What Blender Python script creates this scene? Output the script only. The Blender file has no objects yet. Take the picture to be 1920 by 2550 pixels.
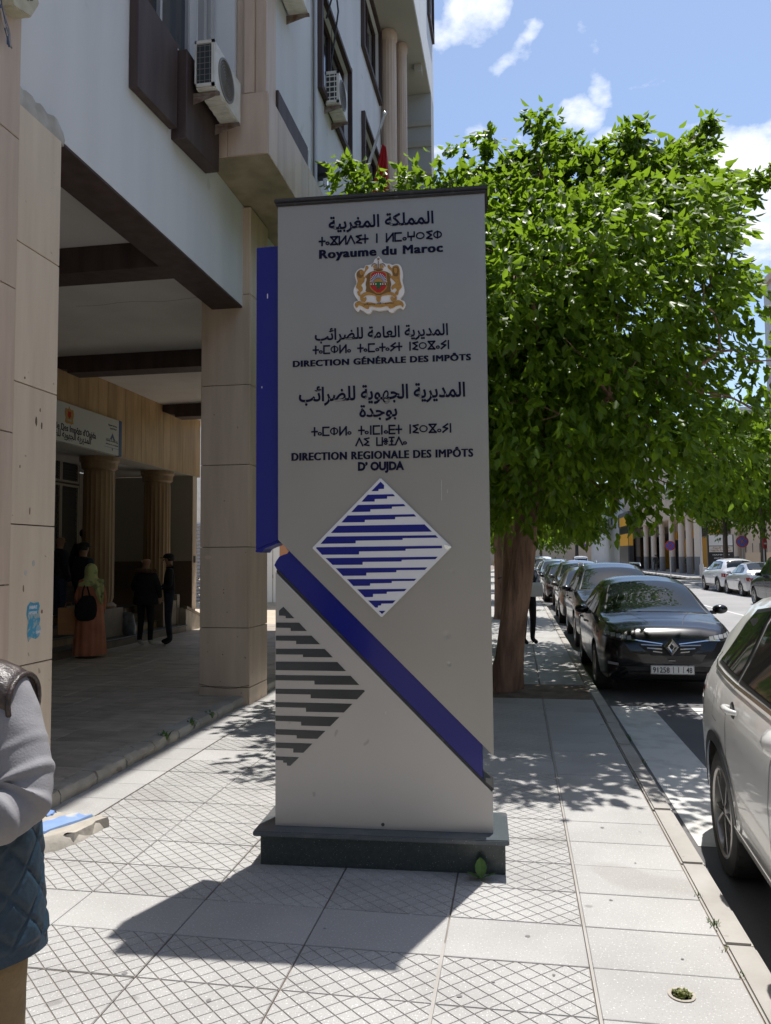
import bpy, bmesh, math, random
import numpy as np
from mathutils import Vector, Matrix, noise as mnoise
from mathutils.bvhtree import BVHTree
from mathutils.geometry import delaunay_2d_cdt
R = math.radians
random.seed(7); rng = np.random.default_rng(7)
sc = bpy.context.scene
# ------------------------------------------------------------------ camera
cam = bpy.data.objects.new('camera', bpy.data.cameras.new('camera'))
sc.collection.objects.link(cam); sc.camera = cam
cam.data.sensor_fit = 'HORIZONTAL'; cam.data.sensor_width = 36.0; cam.data.lens = 36.0
cam.data.clip_start = 0.05; cam.data.clip_end = 3000
def cam_matrix(yaw, pitch, roll, loc):
    f = Vector((-math.sin(yaw)*math.cos(pitch), math.cos(yaw)*math.cos(pitch), math.sin(pitch)))
    r0 = Vector((math.cos(yaw), math.sin(yaw), 0)); u0 = r0.cross(f)
    r = r0*math.cos(roll) - u0*math.sin(roll); u = u0*math.cos(roll) + r0*math.sin(roll)
    m = Matrix(((r.x, u.x, -f.x, loc[0]), (r.y, u.y, -f.y, loc[1]), (r.z, u.z, -f.z, loc[2]), (0, 0, 0, 1)))
    return m
cam.matrix_world = cam_matrix(R(9.62), R(3.4), R(0.42), (0, 0, 1.70))
# ------------------------------------------------------------------ light
SUN_EL, SUN_AZ = R(73.5), R(20.0)          # azimuth from +Y towards +X
world = bpy.data.worlds.new('World'); sc.world = world; world.use_nodes = True
wn, wl = world.node_tree.nodes, world.node_tree.links
bg = wn['Background']; bg.inputs['Strength'].default_value = 0.15
sky = wn.new('ShaderNodeTexSky'); sky.sky_type = 'NISHITA'; sky.sun_disc = False
sky.sun_elevation = SUN_EL; sky.sun_rotation = SUN_AZ; sky.altitude = 500; sky.air_density = 1.0; sky.dust_density = 1.0; sky.ozone_density = 0.3
tc = wn.new('ShaderNodeTexCoord')
sep = wn.new('ShaderNodeSeparateXYZ'); wl.new(tc.outputs['Generated'], sep.inputs[0])
def wmath(op, a, b=None, c=None, clamp=False):
    n = wn.new('ShaderNodeMath'); n.operation = op; n.use_clamp = clamp
    for i, v in enumerate((a, b, c)):
        if v is None: continue
        if isinstance(v, (int, float)): n.inputs[i].default_value = v
        else: wl.new(v, n.inputs[i])
    return n.outputs[0]
zz = wmath('ADD', wmath('MAXIMUM', sep.outputs[2], 0.0), 0.12)
comb = wn.new('ShaderNodeCombineXYZ')
wl.new(wmath('DIVIDE', sep.outputs[0], zz), comb.inputs[0]); wl.new(wmath('DIVIDE', sep.outputs[1], zz), comb.inputs[1])
nz = wn.new('ShaderNodeTexNoise'); nz.inputs['Scale'].default_value = 4.2; nz.inputs['Detail'].default_value = 9; nz.inputs['Roughness'].default_value = 0.62
nz.inputs['Distortion'].default_value = 0.15
wl.new(comb.outputs[0], nz.inputs['Vector'])
nz2 = wn.new('ShaderNodeTexNoise'); nz2.inputs['Scale'].default_value = 0.62; nz2.inputs['Detail'].default_value = 2
wl.new(comb.outputs[0], nz2.inputs['Vector'])
# clumps of fair weather cloud at real directions, more of the same elsewhere through the broad noise
def dirvec(az, el): return (math.sin(R(az))*math.cos(R(el)), math.cos(R(az))*math.cos(R(el)), math.sin(R(el)))
CLOUDS = [(16.4,25.2,6.0,.44),(13.6,28.1,3.2,.26),(17.3,21.0,5.5,.40),(5.7,27.2,2.6,.34),(3.4,29.2,2.2,.28),(-1.0,30.2,2.4,.31),(-3.4,36.3,2.8,.34),(0.2,32.6,1.9,.33),(4.4,33.3,1.6,.24),(4.5,31.5,1.6,.20),(11.2,28.3,1.4,.16),(-4.9,29.4,1.6,.26),(22,22,8,.38),(40,28,12,.3),(-60,30,16,.25),(120,35,20,.3),(200,30,20,.3),(70,50,14,.25)]
cmask = wmath('MULTIPLY', nz2.outputs['Fac'], 0.10)
nd = wn.new('ShaderNodeTexNoise'); nd.inputs['Scale'].default_value = 9; nd.inputs['Detail'].default_value = 5; wl.new(tc.outputs['Generated'], nd.inputs['Vector'])
vs_ = wn.new('ShaderNodeVectorMath'); vs_.operation = 'SUBTRACT'; wl.new(nd.outputs['Color'], vs_.inputs[0]); vs_.inputs[1].default_value = (.5,.5,.5)
vm_ = wn.new('ShaderNodeVectorMath'); vm_.operation = 'MULTIPLY_ADD'; wl.new(vs_.outputs[0], vm_.inputs[0]); vm_.inputs[1].default_value = (.22,.22,.16); wl.new(tc.outputs['Generated'], vm_.inputs[2])
for az, el, rad, s in CLOUDS:
    dp = wn.new('ShaderNodeVectorMath'); dp.operation = 'DOT_PRODUCT'
    nm = wn.new('ShaderNodeVectorMath'); nm.operation = 'NORMALIZE'; wl.new(vm_.outputs[0], nm.inputs[0])
    wl.new(nm.outputs[0], dp.inputs[0]); dp.inputs[1].default_value = dirvec(az, el)
    k = 1.0 - math.cos(R(rad))
    g = wmath('MULTIPLY', wmath('MAXIMUM', wmath('SUBTRACT', 1.0, wmath('DIVIDE', wmath('SUBTRACT', 1.0, dp.outputs['Value']), k)), 0.0), s)
    cmask = wmath('MAXIMUM', cmask, g)
cf = wmath('MULTIPLY', wmath('SUBTRACT', wmath('ADD', nz.outputs['Fac'], cmask), 0.70), 4.5, clamp=True)
cf = wmath('SMOOTH_MIN', cf, 0.95, 0.1)
mixc = wn.new('ShaderNodeMix'); mixc.data_type = 'RGBA'
wl.new(cf, mixc.inputs[0]); wl.new(sky.outputs[0], mixc.inputs[6]); mixc.inputs[7].default_value = (6.4, 6.6, 6.9, 1)
wl.new(mixc.outputs[2], bg.inputs['Color'])
sun = bpy.data.objects.new('sun', bpy.data.lights.new('sun', 'SUN')); sc.collection.objects.link(sun)
sun.data.energy = 4.6; sun.data.angle = R(0.53); sun.data.color = (1.0, 0.965, 0.92)
sd = Vector((math.sin(SUN_AZ)*math.cos(SUN_EL), math.cos(SUN_AZ)*math.cos(SUN_EL), math.sin(SUN_EL)))
sun.rotation_euler = sd.to_track_quat('Z', 'Y').to_euler(); sun.location = sd*60
sc.view_settings.view_transform = 'Standard'; sc.view_settings.look = 'None'
sc.view_settings.exposure = 0.32; sc.view_settings.gamma = 1.0; sc.view_settings.use_curve_mapping = False
sc.cycles.max_bounces = 8; sc.cycles.transparent_max_bounces = 6; sc.cycles.use_denoising = True
sc.render.resolution_x = 771; sc.render.resolution_y = 1024
# ------------------------------------------------------------------ helpers
def props(o, label=None, cat=None, group=None, kind=None):
    if label: o['label'] = label
    if cat: o['category'] = cat
    if group: o['group'] = group
    if kind: o['kind'] = kind
    return o
def empty(name, loc=(0,0,0), rz=0.0, label=None, cat=None, group=None, parent=None):
    o = bpy.data.objects.new(name, None); sc.collection.objects.link(o)
    o.location = loc; o.rotation_euler = (0, 0, rz); o.empty_display_size = 0.2
    if parent: o.parent = parent
    return props(o, label, cat, group)
def link(name, me, parent=None, loc=(0,0,0), rz=0.0, **kw):
    o = bpy.data.objects.new(name, me); sc.collection.objects.link(o)
    o.location = loc; o.rotation_euler = (0, 0, rz)
    if parent: o.parent = parent
    return props(o, **kw)
def copy_tree(o, parent=None, matmap=None):
    c = o.copy(); sc.collection.objects.link(c)
    if parent: c.parent = parent
    if matmap and c.type == 'MESH':
        for i, s in enumerate(c.material_slots):
            if s.material and s.material.name in matmap:
                s.link = 'OBJECT'; s.material = matmap[s.material.name]
    for ch in list(o.children): copy_tree(ch, c, matmap)
    return c
class MB:
    def __init__(s): s.v = []; s.f = []; s.m = []
    def quad(s, *p, m=0):
        i = len(s.v); s.v += [tuple(q) for q in p]; s.f.append(tuple(range(i, i+len(p)))); s.m.append(m)
    def box(s, x0, x1, y0, y1, z0, z1, m=0):
        i = len(s.v)
        s.v += [(x0,y0,z0),(x1,y0,z0),(x1,y1,z0),(x0,y1,z0),(x0,y0,z1),(x1,y0,z1),(x1,y1,z1),(x0,y1,z1)]
        for f in ((0,3,2,1),(4,5,6,7),(0,1,5,4),(1,2,6,5),(2,3,7,6),(3,0,4,7)):
            s.f.append(tuple(i+k for k in f)); s.m.append(m)
        return s
    def prism(s, poly, a, b, axis='y', m=0, ms=None):
        """polygon extruded along an axis; poly is in the other two coordinates"""
        n = len(poly); i = len(s.v)
        area = sum(poly[k][0]*poly[(k+1)%n][1]-poly[(k+1)%n][0]*poly[k][1] for k in range(n))
        if area < 0: poly = poly[::-1]
        def P(p, t):
            return (p[0], t, p[1]) if axis == 'y' else ((t, p[0], p[1]) if axis == 'x' else (p[0], p[1], t))
        s.v += [P(p, a) for p in poly] + [P(p, b) for p in poly]
        fr = tuple(range(i, i+n)); bk = tuple(range(i+2*n-1, i+n-1, -1))
        flip = (axis == 'y')
        if not flip: fr, bk = fr[::-1], bk[::-1]
        s.f += [fr, bk]; s.m += [m, m]
        for k in range(n):
            q = (i+k, i+(k+1)%n, i+n+(k+1)%n, i+n+k)
            s.f.append(q[::-1] if flip else q); s.m.append(m if ms is None else ms)
        return s
    def tube(s, pts, r, seg=8, m=0, caps=True, sq=1.0):
        pts = [Vector(p) for p in pts]; n = len(pts)
        rs = list(r) if hasattr(r, '__len__') else [r]*n
        i0 = len(s.v); prev = None
        for k, p in enumerate(pts):
            t = (pts[min(k+1, n-1)] - pts[max(k-1, 0)]).normalized()
            if prev is None:
                a = Vector((0,0,1)) if abs(t.z) < .9 else Vector((1,0,0)); u = t.cross(a).normalized()
            else:
                u = (prev - t*prev.dot(t)); u = u.normalized() if u.length > 1e-6 else t.orthogonal().normalized()
            prev = u; w = t.cross(u)
            for j in range(seg):
                an = 2*math.pi*j/seg
                s.v.append(tuple(p + u*math.cos(an)*rs[k] + w*math.sin(an)*rs[k]*sq))
        for k in range(n-1):
            for j in range(seg):
                a = i0+k*seg+j; b = i0+k*seg+(j+1)%seg
                s.f.append((a, b, b+seg, a+seg)); s.m.append(m)
        if caps:
            s.f.append(tuple(i0+j for j in range(seg))[::-1]); s.m.append(m)
            s.f.append(tuple(i0+(n-1)*seg+j for j in range(seg))); s.m.append(m)
        return s
    def lathe(s, prof, seg=24, c=(0,0,0), axis='z', m=0, rfun=None, caps=True):
        i0 = len(s.v)
        for (r, h) in prof:
            for j in range(seg):
                an = 2*math.pi*j/seg; rr = r*(rfun(an, h) if rfun else 1)
                a, b = rr*math.cos(an), rr*math.sin(an)
                p = (a, b, h) if axis == 'z' else ((h, a, b) if axis == 'x' else (b, h, a))
                s.v.append((c[0]+p[0], c[1]+p[1], c[2]+p[2]))
        for k in range(len(prof)-1):
            for j in range(seg):
                a = i0+k*seg+j; b = i0+k*seg+(j+1)%seg
                s.f.append((a, b, b+seg, a+seg)); s.m.append(m)
        if caps and prof[0][0] > 1e-4: s.f.append(tuple(i0+j for j in range(seg))[::-1]); s.m.append(m)
        if caps and prof[-1][0] > 1e-4: s.f.append(tuple(i0+(len(prof)-1)*seg+j for j in range(seg))); s.m.append(m)
        return s
    def rings(s, rings, m=0, caps=True, closed=True):
        """loft through rings that are lists of points of the same length"""
        i0 = len(s.v); n = len(rings[0])
        for r in rings: s.v += [tuple(p) for p in r]
        for k in range(len(rings)-1):
            for j in range(n if closed else n-1):
                a = i0+k*n+j; b = i0+k*n+(j+1)%n
                s.f.append((a, b, b+n, a+n)); s.m.append(m)
        if caps:
            s.f.append(tuple(i0+j for j in range(n))[::-1]); s.m.append(m)
            s.f.append(tuple(i0+(len(rings)-1)*n+j for j in range(n))); s.m.append(m)
        return s
    def xf(s, M, i=0):
        for k in range(i, len(s.v)): s.v[k] = tuple(M @ Vector(s.v[k]))
        return s
    def add(s, o, M=None, m=None):
        i = len(s.v)
        s.v += [tuple(M @ Vector(p)) if M else p for p in o.v]
        s.f += [tuple(i+k for k in f) for f in o.f]; s.m += [mm if m is None else m for mm in o.m]
        return s
    def mesh(s, name, mats, smooth=None, bevel=0, bseg=1):
        me = bpy.data.meshes.new(name); me.from_pydata(s.v, [], s.f)
        for mt in (mats if isinstance(mats, (list, tuple)) else [mats]): me.materials.append(mt)
        me.polygons.foreach_set('material_index', s.m)
        if bevel:
            bm = bmesh.new(); bm.from_mesh(me); bmesh.ops.remove_doubles(bm, verts=bm.verts, dist=1e-5)
            ed = [e for e in bm.edges if len(e.link_faces) == 2 and e.calc_face_angle(0) > .35]
            bmesh.ops.bevel(bm, geom=ed, offset=bevel, segments=bseg, affect='EDGES', clamp_overlap=True)
            bm.to_mesh(me); bm.free()
        me.update()
        if smooth is not None:
            me.polygons.foreach_set('use_smooth', [True]*len(me.polygons)); me.set_sharp_from_angle(angle=R(smooth))
        return me
    def build(s, name, mats, parent=None, loc=(0,0,0), rz=0.0, smooth=None, bevel=0, bseg=1, **kw):
        return link(name, s.mesh(name, mats, smooth, bevel, bseg), parent, loc, rz, **kw)
# ------------------------------------------------------------------ materials
MATS = {}
def mat(name, col, rough=0.6, metal=0.0, col2=None, nscale=6.0, stretch=(1,1,1), ndetail=5, contrast=(0.35, 0.65), bump=0.0, bscale=None, rnd=0.0, coat=0.0, spec=0.5,
        spots=None, obj=False, emit=None, aniso=0, bdist=0.01):
    m = bpy.data.materials.new(name); m.use_nodes = True; N, L = m.node_tree.nodes, m.node_tree.links
    b = N['Principled BSDF']; b.inputs['Roughness'].default_value = rough; b.inputs['Metallic'].default_value = metal
    b.inputs['Specular IOR Level'].default_value = spec; b.inputs['Coat Weight'].default_value = coat
    b.inputs['Coat Roughness'].default_value = 0.03
    b.inputs['Base Color'].default_value = (*col, 1); m.diffuse_color = (*col, 1)
    if obj: src = N.new('ShaderNodeTexCoord').outputs['Object']
    else: src = N.new('ShaderNodeNewGeometry').outputs['Position']
    mp = N.new('ShaderNodeMapping'); mp.inputs['Scale'].default_value = stretch; L.new(src, mp.inputs['Vector'])
    cur = None
    if col2 is not None:
        n = N.new('ShaderNodeTexNoise'); n.inputs['Scale'].default_value = nscale; n.inputs['Detail'].default_value = ndetail
        L.new(mp.outputs[0], n.inputs['Vector'])
        mr = N.new('ShaderNodeMapRange'); mr.inputs[1].default_value = contrast[0]; mr.inputs[2].default_value = contrast[1]
        L.new(n.outputs['Fac'], mr.inputs[0])
        mx = N.new('ShaderNodeMix'); mx.data_type = 'RGBA'; L.new(mr.outputs[0], mx.inputs[0])
        mx.inputs[6].default_value = (*col, 1); mx.inputs[7].default_value = (*col2, 1); cur = mx.outputs[2]
    if spots:                                   # (colour, scale, threshold, amount): flecks
        for (sc_, ss, th, am) in spots:
            v = N.new('ShaderNodeTexNoise'); v.inputs['Scale'].default_value = ss; v.inputs['Detail'].default_value = 1.0; L.new(src, v.inputs['Vector'])
            mr = N.new('ShaderNodeMapRange'); mr.inputs[1].default_value = th; mr.inputs[2].default_value = th+.04; mr.inputs[4].default_value = am
            L.new(v.outputs['Fac'], mr.inputs[0])
            mx = N.new('ShaderNodeMix'); mx.data_type = 'RGBA'; L.new(mr.outputs[0], mx.inputs[0])
            if cur is None: mx.inputs[6].default_value = (*col, 1)
            else: L.new(cur, mx.inputs[6])
            mx.inputs[7].default_value = (*sc_, 1); cur = mx.outputs[2]
    if rnd:
        oi = N.new('ShaderNodeObjectInfo'); mr = N.new('ShaderNodeMapRange'); mr.inputs[3].default_value = 1-rnd; mr.inputs[4].default_value = 1+rnd
        L.new(oi.outputs['Random'], mr.inputs[0]); hv = N.new('ShaderNodeHueSaturation'); L.new(mr.outputs[0], hv.inputs['Value'])
        if cur is None: hv.inputs['Color'].default_value = (*col, 1)
        else: L.new(cur, hv.inputs['Color'])
        cur = hv.outputs[0]
    if cur is not None: L.new(cur, b.inputs['Base Color'])
    if bump:
        n = N.new('ShaderNodeTexNoise'); n.inputs['Scale'].default_value = bscale or nscale*3; n.inputs['Detail'].default_value = 4
        L.new(mp.outputs[0], n.inputs['Vector'])
        bp = N.new('ShaderNodeBump'); bp.inputs['Strength'].default_value = bump; bp.inputs['Distance'].default_value = bdist
        L.new(n.outputs['Fac'], bp.inputs['Height']); L.new(bp.outputs[0], b.inputs['Normal'])
    if emit: b.inputs['Emission Color'].default_value = (*emit, 1); b.inputs['Emission Strength'].default_value = 1
    MATS[name] = m
    return m
mat('terrazzo', (.42,.412,.395), .75, col2=(.35,.34,.325), nscale=2.2, spots=[((.22,.21,.20),150,.66,.65),((.78,.77,.75),120,.66,.7),((.22,.20,.18),1.6,.64,.30),((.16,.15,.14),7,.745,.55)], rnd=.05, bump=.10, bscale=130)
mat('terrazzo_plain', (.42,.412,.395), .75, col2=(.355,.345,.33), nscale=1.7, spots=[((.24,.23,.22),140,.65,.6),((.74,.73,.71),110,.66,.6),((.17,.165,.16),8,.735,.6),((.24,.215,.19),1.3,.62,.28)], rnd=.05, bump=.06, bscale=130)
mat('groove', (.30,.255,.215), .9, col2=(.20,.175,.15), nscale=11, bump=.3)
mat('kerb_stone', (.42,.40,.37), .8, col2=(.34,.32,.29), nscale=3, spots=[((.22,.19,.16),14,.72,.5)], rnd=.06, bump=.35, bscale=26)
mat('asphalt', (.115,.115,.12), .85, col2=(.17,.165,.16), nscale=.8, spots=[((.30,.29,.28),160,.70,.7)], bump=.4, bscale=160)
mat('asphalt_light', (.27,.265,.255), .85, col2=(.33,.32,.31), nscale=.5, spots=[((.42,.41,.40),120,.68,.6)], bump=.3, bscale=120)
mat('road_paint', (.62,.61,.58), .7, col2=(.40,.39,.37), nscale=5, contrast=(.45,.8), bump=.2, bscale=80)
mat('dirt', (.20,.15,.11), .95, col2=(.11,.085,.06), nscale=5, bump=.8, bscale=30)
mat('arcade_tile', (.50,.435,.36), .55, col2=(.34,.295,.245), nscale=4, rnd=.10, bump=.35, bscale=20, stretch=(1,2.5,1))
mat('arcade_joint', (.09,.08,.07), .8)
mat('travertine', (.60,.475,.36), .5, col2=(.515,.40,.295), nscale=3.2, stretch=(3.0,3.0,.28), contrast=(.35,.7), rnd=.07, bump=.1, bscale=20, spots=[((.20,.13,.08),17,.745,.7)])
mat('travertine_rosy', (.62,.485,.38), .55, col2=(.53,.405,.31), nscale=4, stretch=(3,3,.3), rnd=.05, bump=.15, bscale=30)
mat('travertine_pale', (.74,.61,.465), .5, col2=(.66,.53,.40), nscale=3.2, stretch=(3.0,3.0,.28), contrast=(.35,.7), rnd=.05, bump=.1, bscale=20, spots=[((.25,.17,.11),17,.745,.6)])
mat('stone_joint', (.13,.09,.06), .9)
mat('fascia_stone', (.50,.33,.165), .5, col2=(.38,.24,.11), nscale=3, stretch=(3,3,.4), rnd=.14)
mat('wall_paint', (.75,.765,.78), .85, col2=(.66,.675,.69), nscale=2.2, stretch=(1,1,.12), contrast=(.3,.75), bump=.12, bscale=60, spots=[((.40,.40,.38),3.3,.73,.30)])
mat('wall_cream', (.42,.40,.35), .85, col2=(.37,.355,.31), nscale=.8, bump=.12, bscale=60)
mat('plaster_patch', (.55,.54,.50), .9, col2=(.40,.38,.34), nscale=7, bump=.8, bscale=18)
mat('brown_paint', (.050,.030,.026), .65, col2=(.075,.050,.045), nscale=2.5, stretch=(3,3,.35), bump=.15)
mat('ceiling_paint', (.70,.67,.63), .9, col2=(.62,.59,.55), nscale=1.2)
mat('window_dark', (.012,.013,.016), .08, spec=.6)
mat('alu_frame', (.50,.50,.50), .4, metal=.3)
mat('white_paint', (.74,.73,.70), .5, col2=(.66,.65,.61), nscale=5)
mat('ac_white', (.72,.70,.64), .5, col2=(.52,.49,.42), nscale=7, contrast=(.45,.8))
mat('ac_dark', (.035,.04,.045), .6)
mat('column_stone', (.36,.24,.125), .5, col2=(.25,.155,.08), nscale=3, stretch=(3,3,.3), rnd=.05)
mat('pedestal_stone', (.22,.175,.13), .5, col2=(.15,.12,.09), nscale=4)
mat('rust', (.13,.075,.05), .85, col2=(.26,.22,.19), nscale=13)
mat('alu_panel', (.37,.35,.322), .40, metal=.55, col2=(.34,.323,.297), nscale=1.2, bump=.03, bscale=1.4)
mat('alu_lower_bounce', (.47,.45,.425), .42, metal=.5, col2=(.44,.42,.40), nscale=1.2, spots=[((.25,.23,.21),16,.76,.5)])  # paler than the upper panel: ground bounce put into the base colour
mat('totem_core', (.05,.05,.05), .6)
mat('blue_panel', (.005,.009,.185), .2, spec=.4, coat=.12)
mat('blue_print', (.008,.012,.19), .35, spec=.3)
mat('grey_print', (.055,.062,.066), .22, metal=.4)
mat('navy_letter', (.006,.007,.030), .7, spec=.15)
mat('sign_white', (.74,.74,.755), .3)
mat('cap_metal', (.045,.042,.040), .45, metal=.3, col2=(.13,.12,.11), nscale=20, contrast=(.6,.8))
mat('granite', (.030,.040,.040), .30, col2=(.045,.055,.055), nscale=40, spots=[((.28,.30,.28),150,.69,.7),((.30,.29,.27),22,.76,.8)])
mat('granite_top', (.075,.09,.10), .34, col2=(.16,.155,.15), nscale=5, contrast=(.5,.75), spots=[((.35,.35,.33),120,.7,.6)])
mat('gold', (.50,.27,.055), .4, col2=(.40,.20,.04), nscale=60)
mat('gold_dark', (.20,.10,.02), .5)
mat('crest_red', (.48,.012,.012), .45)
mat('crest_green', (.012,.11,.03), .5)
mat('crest_white', (.80,.78,.76), .5)
mat('crest_blue', (.02,.03,.16), .5)
mat('bark', (.32,.195,.13), .9, col2=(.17,.10,.07), nscale=9, stretch=(1,1,.16), bump=1.0, bscale=22, bdist=.05)
mat('bark_grey', (.17,.14,.11), .9, col2=(.10,.08,.065), nscale=9, stretch=(1,1,.2), bump=.8, bscale=14)
mat('black_plastic', (.018,.018,.019), .5)
mat('rubber', (.022,.022,.023), .8, col2=(.04,.038,.036), nscale=10)
mat('chrome', (.86,.86,.87), .22, metal=1.0)
mat('alloy', (.42,.41,.40), .3, metal=.8)
mat('alloy_dark', (.03,.03,.032), .4, metal=.3)
mat('car_glass', (.010,.014,.014), .03, spec=.55, coat=.15)
mat('lamp_glass', (.30,.31,.32), .08, spec=.8, coat=1)
mat('tail_red', (.25,.008,.008), .15, coat=1)
mat('plate_white', (.72,.72,.70), .4)
mat('plate_black', (.012,.012,.012), .5)
def paint(name, col, rough=.25, coat=1.0, metal=0.0):
    return mat(name, col, rough, metal=metal, coat=coat, spec=.5)
paint('paint_black', (.005,.005,.007), .22, .35); paint('paint_white', (.73,.72,.69), .3, .7); paint('paint_grey', (.06,.058,.055), .3, metal=.4)
paint('paint_silver', (.50,.50,.51), .32, metal=.4); paint('paint_pearl', (.66,.67,.69), .3); paint('paint_darkblue', (.02,.03,.06)); paint('paint_red', (.28,.05,.05))
paint('paint_bronze', (.10,.085,.07), .3, metal=.4); paint('paint_lightblue', (.25,.33,.40), .3, metal=.3)
mat('skin', (.38,.22,.145), .55, col2=(.33,.18,.12), nscale=9); mat('hair', (.012,.010,.009), .6)
mat('concrete', (.46,.42,.36), .9, col2=(.34,.31,.26), nscale=6, bump=.8, bscale=18, spots=[((.16,.13,.10),9,.70,.5)])
mat('blue_chipped', (.16,.27,.52), .7, col2=(.24,.35,.56), nscale=5, spots=[((.5,.48,.44),7,.60,.9)], bump=.5, bscale=18)
mat('weed', (.05,.12,.02), .6, col2=(.09,.17,.03), nscale=20)
mat('dry_grass', (.30,.30,.12), .8, col2=(.16,.20,.06), nscale=30)
def leaf_mat(name, c1, c2, tr, tw=.45):
    m = bpy.data.materials.new(name); m.use_nodes = True; N, L = m.node_tree.nodes, m.node_tree.links
    b = N['Principled BSDF']; b.inputs['Roughness'].default_value = .42; b.inputs['Specular IOR Level'].default_value = .35
    g = N.new('ShaderNodeNewGeometry'); n = N.new('ShaderNodeTexNoise'); n.inputs['Scale'].default_value = 2.3; n.inputs['Detail'].default_value = 6
    n.inputs['Roughness'].default_value = .8
    L.new(g.outputs['Position'], n.inputs['Vector'])
    mr = N.new('ShaderNodeMapRange'); mr.inputs[1].default_value = .35; mr.inputs[2].default_value = .65; L.new(n.outputs['Fac'], mr.inputs[0])
    mx = N.new('ShaderNodeMix'); mx.data_type = 'RGBA'; L.new(mr.outputs[0], mx.inputs[0]); mx.inputs[6].default_value = (*c1, 1); mx.inputs[7].default_value = (*c2, 1)
    L.new(mx.outputs[2], b.inputs['Base Color'])
    t = N.new('ShaderNodeBsdfTranslucent'); t.inputs[0].default_value = (*tr, 1)
    ms = N.new('ShaderNodeMixShader'); ms.inputs[0].default_value = tw
    L.new(b.outputs[0], ms.inputs[1]); L.new(t.outputs[0], ms.inputs[2]); L.new(ms.outputs[0], N['Material Output'].inputs[0])
    MATS[name] = m; return m
leaf_mat('leaf', (.055,.115,.010), (.11,.17,.017), (.27,.43,.024), .46)
leaf_mat('leaf_dark', (.035,.085,.014), (.06,.12,.02), (.14,.26,.02), .4)
G = MATS
# ------------------------------------------------------------------ lettering
_gc = {}
def _raw(s, off, ext):
    c = bpy.data.curves.new('t', 'FONT'); c.body = s; c.size = 1.0; c.offset = off; c.extrude = ext; c.resolution_u = 3
    o = bpy.data.objects.new('t', c); me = bpy.data.meshes.new_from_object(o)
    vs = [tuple(v.co) for v in me.vertices]; fs = [tuple(p.vertices) for p in me.polygons]
    bpy.data.objects.remove(o); bpy.data.curves.remove(c); bpy.data.meshes.remove(me); return vs, fs
def glyph(ch, off, ext):
    k = (ch, off, ext)
    if k not in _gc:
        if ch == ' ':
            a = max(v[0] for v in _raw('n n', 0, 0)[0]); b = max(v[0] for v in _raw('nn', 0, 0)[0]); _gc[k] = ([], [], a-b)
        else:
            vs, fs = _raw(ch, off, ext); a = max(v[0] for v in vs); b = max(v[0] for v in _raw(ch+ch, off, ext)[0]); _gc[k] = (vs, fs, b-a)
    return _gc[k]
AF = {'ا':(0xFE8D,0xFE8E,0,0),'ل':(0xFEDD,0xFEDE,0xFEDF,0xFEE0),'م':(0xFEE1,0xFEE2,0xFEE3,0xFEE4),'ك':(0xFED9,0xFEDA,0xFEDB,0xFEDC),'ة':(0xFE93,0xFE94,0,0),'غ':(0xFECD,0xFECE,0xFECF,0xFED0),
 'ر':(0xFEAD,0xFEAE,0,0),'ب':(0xFE8F,0xFE90,0xFE91,0xFE92),'ي':(0xFEF1,0xFEF2,0xFEF3,0xFEF4),'د':(0xFEA9,0xFEAA,0,0),'ع':(0xFEC9,0xFECA,0xFECB,0xFECC),'ض':(0xFEBD,0xFEBE,0xFEBF,0xFEC0),
 'ئ':(0xFE89,0xFE8A,0xFE8B,0xFE8C),'ج':(0xFE9D,0xFE9E,0xFE9F,0xFEA0),'ه':(0xFEE9,0xFEEA,0xFEEB,0xFEEC),'و':(0xFEED,0xFEEE,0,0),'ز':(0xFEAF,0xFEB0,0,0),'ت':(0xFE95,0xFE96,0xFE97,0xFE98),
 'ق':(0xFED5,0xFED6,0xFED7,0xFED8),'ص':(0xFEB9,0xFEBA,0xFEBB,0xFEBC),'ن':(0xFEE5,0xFEE6,0xFEE7,0xFEE8)}
def arabic(t):
    out = []
    for i, c in enumerate(t):
        if c not in AF: out.append(c); continue
        p = i > 0 and t[i-1] in AF and AF[t[i-1]][2] != 0
        n = AF[c][2] != 0 and i+1 < len(t) and t[i+1] in AF
        out.append(chr(AF[c][3 if p and n else 1 if p else 2 if n else 0]))
    return ''.join(reversed(out))
def lettering(mb, text, x0, x1, z0, size, y, bold=.0, ext=.004, m=0, M=None, each=None):
    """text between x0 and x1 with its baseline at z0, on the plane y facing -y"""
    x = 0.0; runs = []; latin = all(ord(c) < 0x600 for c in text); sh = ((-1.0,0),(0.0,.0006),(1.0,.0012)) if latin and bold > .008 else ((0,0),)
    off = min(bold, .007) if latin else bold
    for ch in text:
        gv, gf, adv = glyph(ch, 0.0 if ch == 'M' else off, ext/size); vs, fs = [], []
        for (k_, dy) in sh:
            i = len(vs); vs += [(a+x+k_*bold*.95, b, c+dy/size*.3) for a, b, c in gv]; fs += [tuple(i+k for k in f) for f in gf]
        if vs: runs.append((vs, fs))
        x += adv+(bold*1.2 if latin else 0)
    a = min(v[0] for r in runs for v in r[0]); b = max(v[0] for r in runs for v in r[0]); sx = (x1-x0)/(b-a)
    for vs, fs in runs:
        t = MB() if each else mb; i = len(t.v)
        for v in vs:
            p = Vector((x0+(v[0]-a)*sx, y - v[2]*size, z0+v[1]*size)); t.v.append(tuple(M @ p) if M else tuple(p))
        t.f += [tuple(i+k for k in f) for f in fs]; t.m += [m]*len(fs)
        if each: each(t)
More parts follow.
